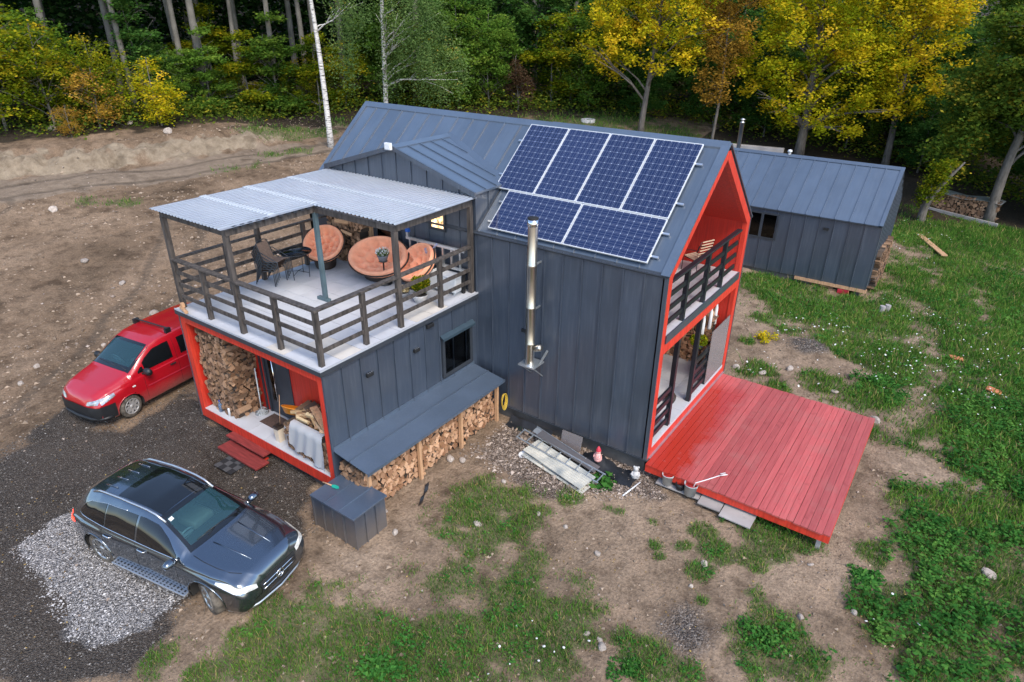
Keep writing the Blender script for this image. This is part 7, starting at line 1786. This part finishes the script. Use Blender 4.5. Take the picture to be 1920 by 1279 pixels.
# understory: layered beech saplings and bushes
def layered(seed, h_, rad, mat_, n=26, lp=90):
    rq = np.random.default_rng(seed); ell = [(rq.normal(0, rad*.45*(1.1-f)), rq.normal(0, rad*.45*(1.1-f)), h_*f, rad*rq.uniform(.35, .7)*(1.25-.8*f), rad*rq.uniform(.35, .7)*(1.25-.8*f), .22) for f in rq.uniform(.12, .98, 15)]
    return tree_meshes(seed, h_, .07, ell, n*6, lp, .42, .17, mat_, M['beech'], flat=.7, limbs=30, first=.10, squash=.30, vbias=.5, ntr=7, wig=.08, droop=.12)
SAP = [layered(200, 6.0, 2.2, M['lf_green']), layered(201, 5.0, 2.0, M['lf_yg']), layered(202, 7.5, 2.4, M['lf_dark'])]
def bushy(seed, h_, rad, mat_, ncl=125, lpc=70, ls=.16, vb=.5):
    return tree_meshes(seed, h_, .08, [(0, 0, h_*.52, rad, rad, h_*.46), (rad*.4, .2, h_*.35, rad*.7, rad*.7, h_*.3), (-rad*.4, -.2, h_*.7, rad*.5, rad*.5, h_*.25)], ncl, lpc, .42, ls, mat_, M['beech'], flat=.5, limbs=26, first=.08, squash=.55, vbias=vb, ntr=7, wig=.1)
BU = {'yg': bushy(210, 5.6, 2.2, M['lf_yg']), 'yel': bushy(211, 4.6, 1.5, M['lf_yel'], 85, 55, vb=.35), 'or': bushy(212, 4.2, 1.7, M['lf_or'], 70, 45), 'gr': bushy(213, 7.5, 2.6, M['lf_green'], 190, 90, .19), 'dk': bushy(214, 8.5, 2.8, M['lf_dark'], 200, 90, .2), 'br': bushy(215, 4.2, 1.2, M['lf_brown'], 60, 60)}
for k, x, y, sc, lb in UNDER:
    me_ = SAP[int(k[1])] if k[0] == 's' else BU[k]
    plant_tree('sapling' if k[0] == 's' else 'bushy_tree', lb, me_, x, y, x*1.7+y, sc, 'understory along the forest edge')
# birches
for i, (x, y, h_, r0, lean, lb) in enumerate(((-26.7, 13.9, 15, .17, (-1.2, -1.0), 'leaning white birch at the end of the track, left of the roof'), (-28.6, 20.4, 17, .17, (.3, .2), 'straight white birch rising behind the left end of the roof'))):
    ell = [(0.2, 0, 11.5, 2.6, 2.6, 3.0), (2.0, .9, 6.4, 2.4, 2.0, 2.6), (3.2, 1.6, 3.8, 2.2, 1.8, 1.9), (.6, .2, 4.0, 1.3, 1.2, 1.6)] if i else [(0, 0, 12, 2.2, 2.2, 2.5), (1.4, .6, 8.0, 1.6, 1.4, 2.4), (.9, .4, 5.6, .9, .8, 1.2)]
    me_ = tree_meshes(300+i, h_, r0, ell, 330 if i else 110, 105, .42, .13, M['lf_birch'], M['birch'], lean=lean, flat=.1, limbs=30 if i else 12, first=.12, squash=1.0, vbias=.45, droop=.95, ntr=12, wig=.12)
    plant_tree('birch_tree', lb, me_, x, y, 0)
# the big autumn trees on the right
YT_ = [
 ('walnut_tree', 'yellow leaved tree with forked pale trunk behind the solar panels', -14.5, 29.8, dict(seed=401, Ht=10.5, r0=.20, ells=[(-1.6, -.6, 6.2, 3.0, 2.6, 2.2), (1.8, .8, 7.2, 3.0, 2.6, 2.6), (-2.6, -.4, 4.2, 1.5, 1.4, 1.0), (0, 0, 9.6, 3.4, 3, 2.4), (2.0, -.4, 4.4, 1.6, 1.4, 1.2)], ncl=270, lpc=85, cr=.42, ls=.19, leaf=M['lf_yel'], bark=M['bark'], lean=(.4, 0), flat=.35, limbs=34, first=.16, vbias=.45)),
 ('maple_tree', 'slender tree with dull orange leaves between the two yellow trees', -9.9, 30.6, dict(seed=402, Ht=10, r0=.10, ells=[(0, 0, 6.2, 1.5, 1.4, 3.4), (-.5, 0, 3.2, 1.2, 1.1, 1.0), (.2, 0, 9, 1.8, 1.6, 2)], ncl=150, lpc=75, cr=.42, ls=.17, leaf=M['lf_or'], bark=M['bark'], flat=.4, limbs=24, first=.2, vbias=.55)),
 ('walnut_tree', 'broad yellow-green tree with thick trunk behind the annexe roof', -5.0, 33.0, dict(seed=403, Ht=11, r0=.30, ells=[(-.8, 0, 6.6, 4.0, 3.4, 3.0), (2.6, .5, 6.4, 3.0, 2.8, 3.0), (.5, -.8, 3.2, 3.0, 2.2, 1.6), (3.4, -.5, 2.8, 1.8, 1.5, 1.3), (-3.0, -.5, 4.2, 2.2, 1.8, 2.0), (0, 0, 9.8, 4.2, 3.6, 2.6)], ncl=430, lpc=85, cr=.42, ls=.19, leaf=M['lf_yel'], bark=M['bark'], flat=.4, limbs=40, first=.14, vbias=.30)),
 ('walnut_tree', 'golden leaved tree crown between the broad yellow tree and the dark one', -.2, 34.6, dict(seed=404, Ht=11, r0=.22, ells=[(0, 0, 6.4, 2.8, 2.4, 4.0), (-.4, 0, 10, 3.2, 2.8, 2.2)], ncl=220, lpc=85, cr=.45, ls=.19, leaf=M['lf_yel'], bark=M['bark'], flat=.4, limbs=24, first=.2, vbias=.5)),
 ('walnut_tree', 'large dark green tree with leaning grey trunk beyond the annexe', 5.7, 28.4, dict(seed=405, Ht=10.5, r0=.26, ells=[(.6, .6, 7.0, 3.4, 3.2, 2.6), (-1.9, 0, 5.6, 2.0, 1.9, 2.0), (-2.3, -.6, 3.6, 1.4, 1.3, 1.2), (2, 1, 5.6, 2.2, 2, 2), (-1.2, 2.2, 4.4, 2.2, 1.6, 1.8), (0, 0, 9.5, 3, 3, 2)], ncl=480, lpc=105, cr=.45, ls=.19, leaf=M['lf_yg2'], bark=M['bark'], lean=(1.6, .4), flat=.4, limbs=34, first=.25, vbias=.45)),
]
for nm, lb, x, y, kw in YT_: plant_tree(nm, lb, tree_meshes(**kw), x, y, 0)
plant_tree('vine_covered_stump', 'broken trunk overgrown with yellow vine at the annexe corner', tree_meshes(seed=406, Ht=3.2, r0=.22, ells=[(0.1, 0, 1.6, .5, .5, 1.4), (.5, 0, 2.6, .5, .5, .5)], ncl=46, lpc=70, cr=.25, ls=.13, leaf=M['lf_yg'], bark=M['bark'], lean=(.9, .2), limbs=8, first=.2, vbias=.35), 2.9, 26.2, 0)
# far wood behind everything: one mass
r_w = np.random.default_rng(99); nW = 60000
s_ = r_w.uniform(52, 92, nW); tt = r_w.uniform(-70, 75, nW)
x = -.8*s_+.6*tt; y = .6*s_+.8*tt
k = r_w.uniform(size=nW) < .9
C_ = np.stack([x, y, height(x, y, False)+r_w.uniform(0, 1, nW)**.8*(9+4*vnoise(x*.15, y*.15, 3))], -1)[k]
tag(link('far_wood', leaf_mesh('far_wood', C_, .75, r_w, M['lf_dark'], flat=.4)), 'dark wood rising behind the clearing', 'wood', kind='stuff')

# undergrowth along the edge of the clearing
r_w = np.random.default_rng(78); nU = 30000; pU = [(-40, 1.5), (-37.5, 6), (-36, 11), (-34.6, 15), (-33, 19), (-30.5, 22.5), (-27.5, 26), (-24, 29.2), (-20.5, 33), (-17, 36.5), (-11, 36), (-5, 37.5), (2, 36), (8, 33.5), (12, 30)]
tq_ = r_w.uniform(0, len(pU)-1.001, nU//12); k_ = tq_.astype(int); f_u = (tq_-k_)[:, None]; pa = np.array(pU)
cU = pa[k_]*(1-f_u)+pa[k_+1]*f_u+r_w.normal(0, 1.1, (len(tq_), 2)); hU = r_w.uniform(.2, 1.5, len(tq_))*(.5+vnoise(cU[:, 0]*.5, cU[:, 1]*.5, 5))
CU = np.repeat(np.column_stack([cU, height(cU[:, 0], cU[:, 1])+hU*.6]), 12, 0)+r_w.normal(0, 1, (len(tq_)*12, 3))*np.repeat(np.stack([.35+.2*hU, .35+.2*hU, .3*hU], -1), 12, 0)
tag(link('undergrowth', leaf_mesh('undergrowth', CU, .19, r_w, M['lf_yg2'], v=np.repeat(r_w.uniform(.15, .8, len(tq_)), 12), flat=.5)), 'leafy undergrowth along the edge of the clearing', 'undergrowth', kind='stuff')
# dense dark thicket inside the forest edge
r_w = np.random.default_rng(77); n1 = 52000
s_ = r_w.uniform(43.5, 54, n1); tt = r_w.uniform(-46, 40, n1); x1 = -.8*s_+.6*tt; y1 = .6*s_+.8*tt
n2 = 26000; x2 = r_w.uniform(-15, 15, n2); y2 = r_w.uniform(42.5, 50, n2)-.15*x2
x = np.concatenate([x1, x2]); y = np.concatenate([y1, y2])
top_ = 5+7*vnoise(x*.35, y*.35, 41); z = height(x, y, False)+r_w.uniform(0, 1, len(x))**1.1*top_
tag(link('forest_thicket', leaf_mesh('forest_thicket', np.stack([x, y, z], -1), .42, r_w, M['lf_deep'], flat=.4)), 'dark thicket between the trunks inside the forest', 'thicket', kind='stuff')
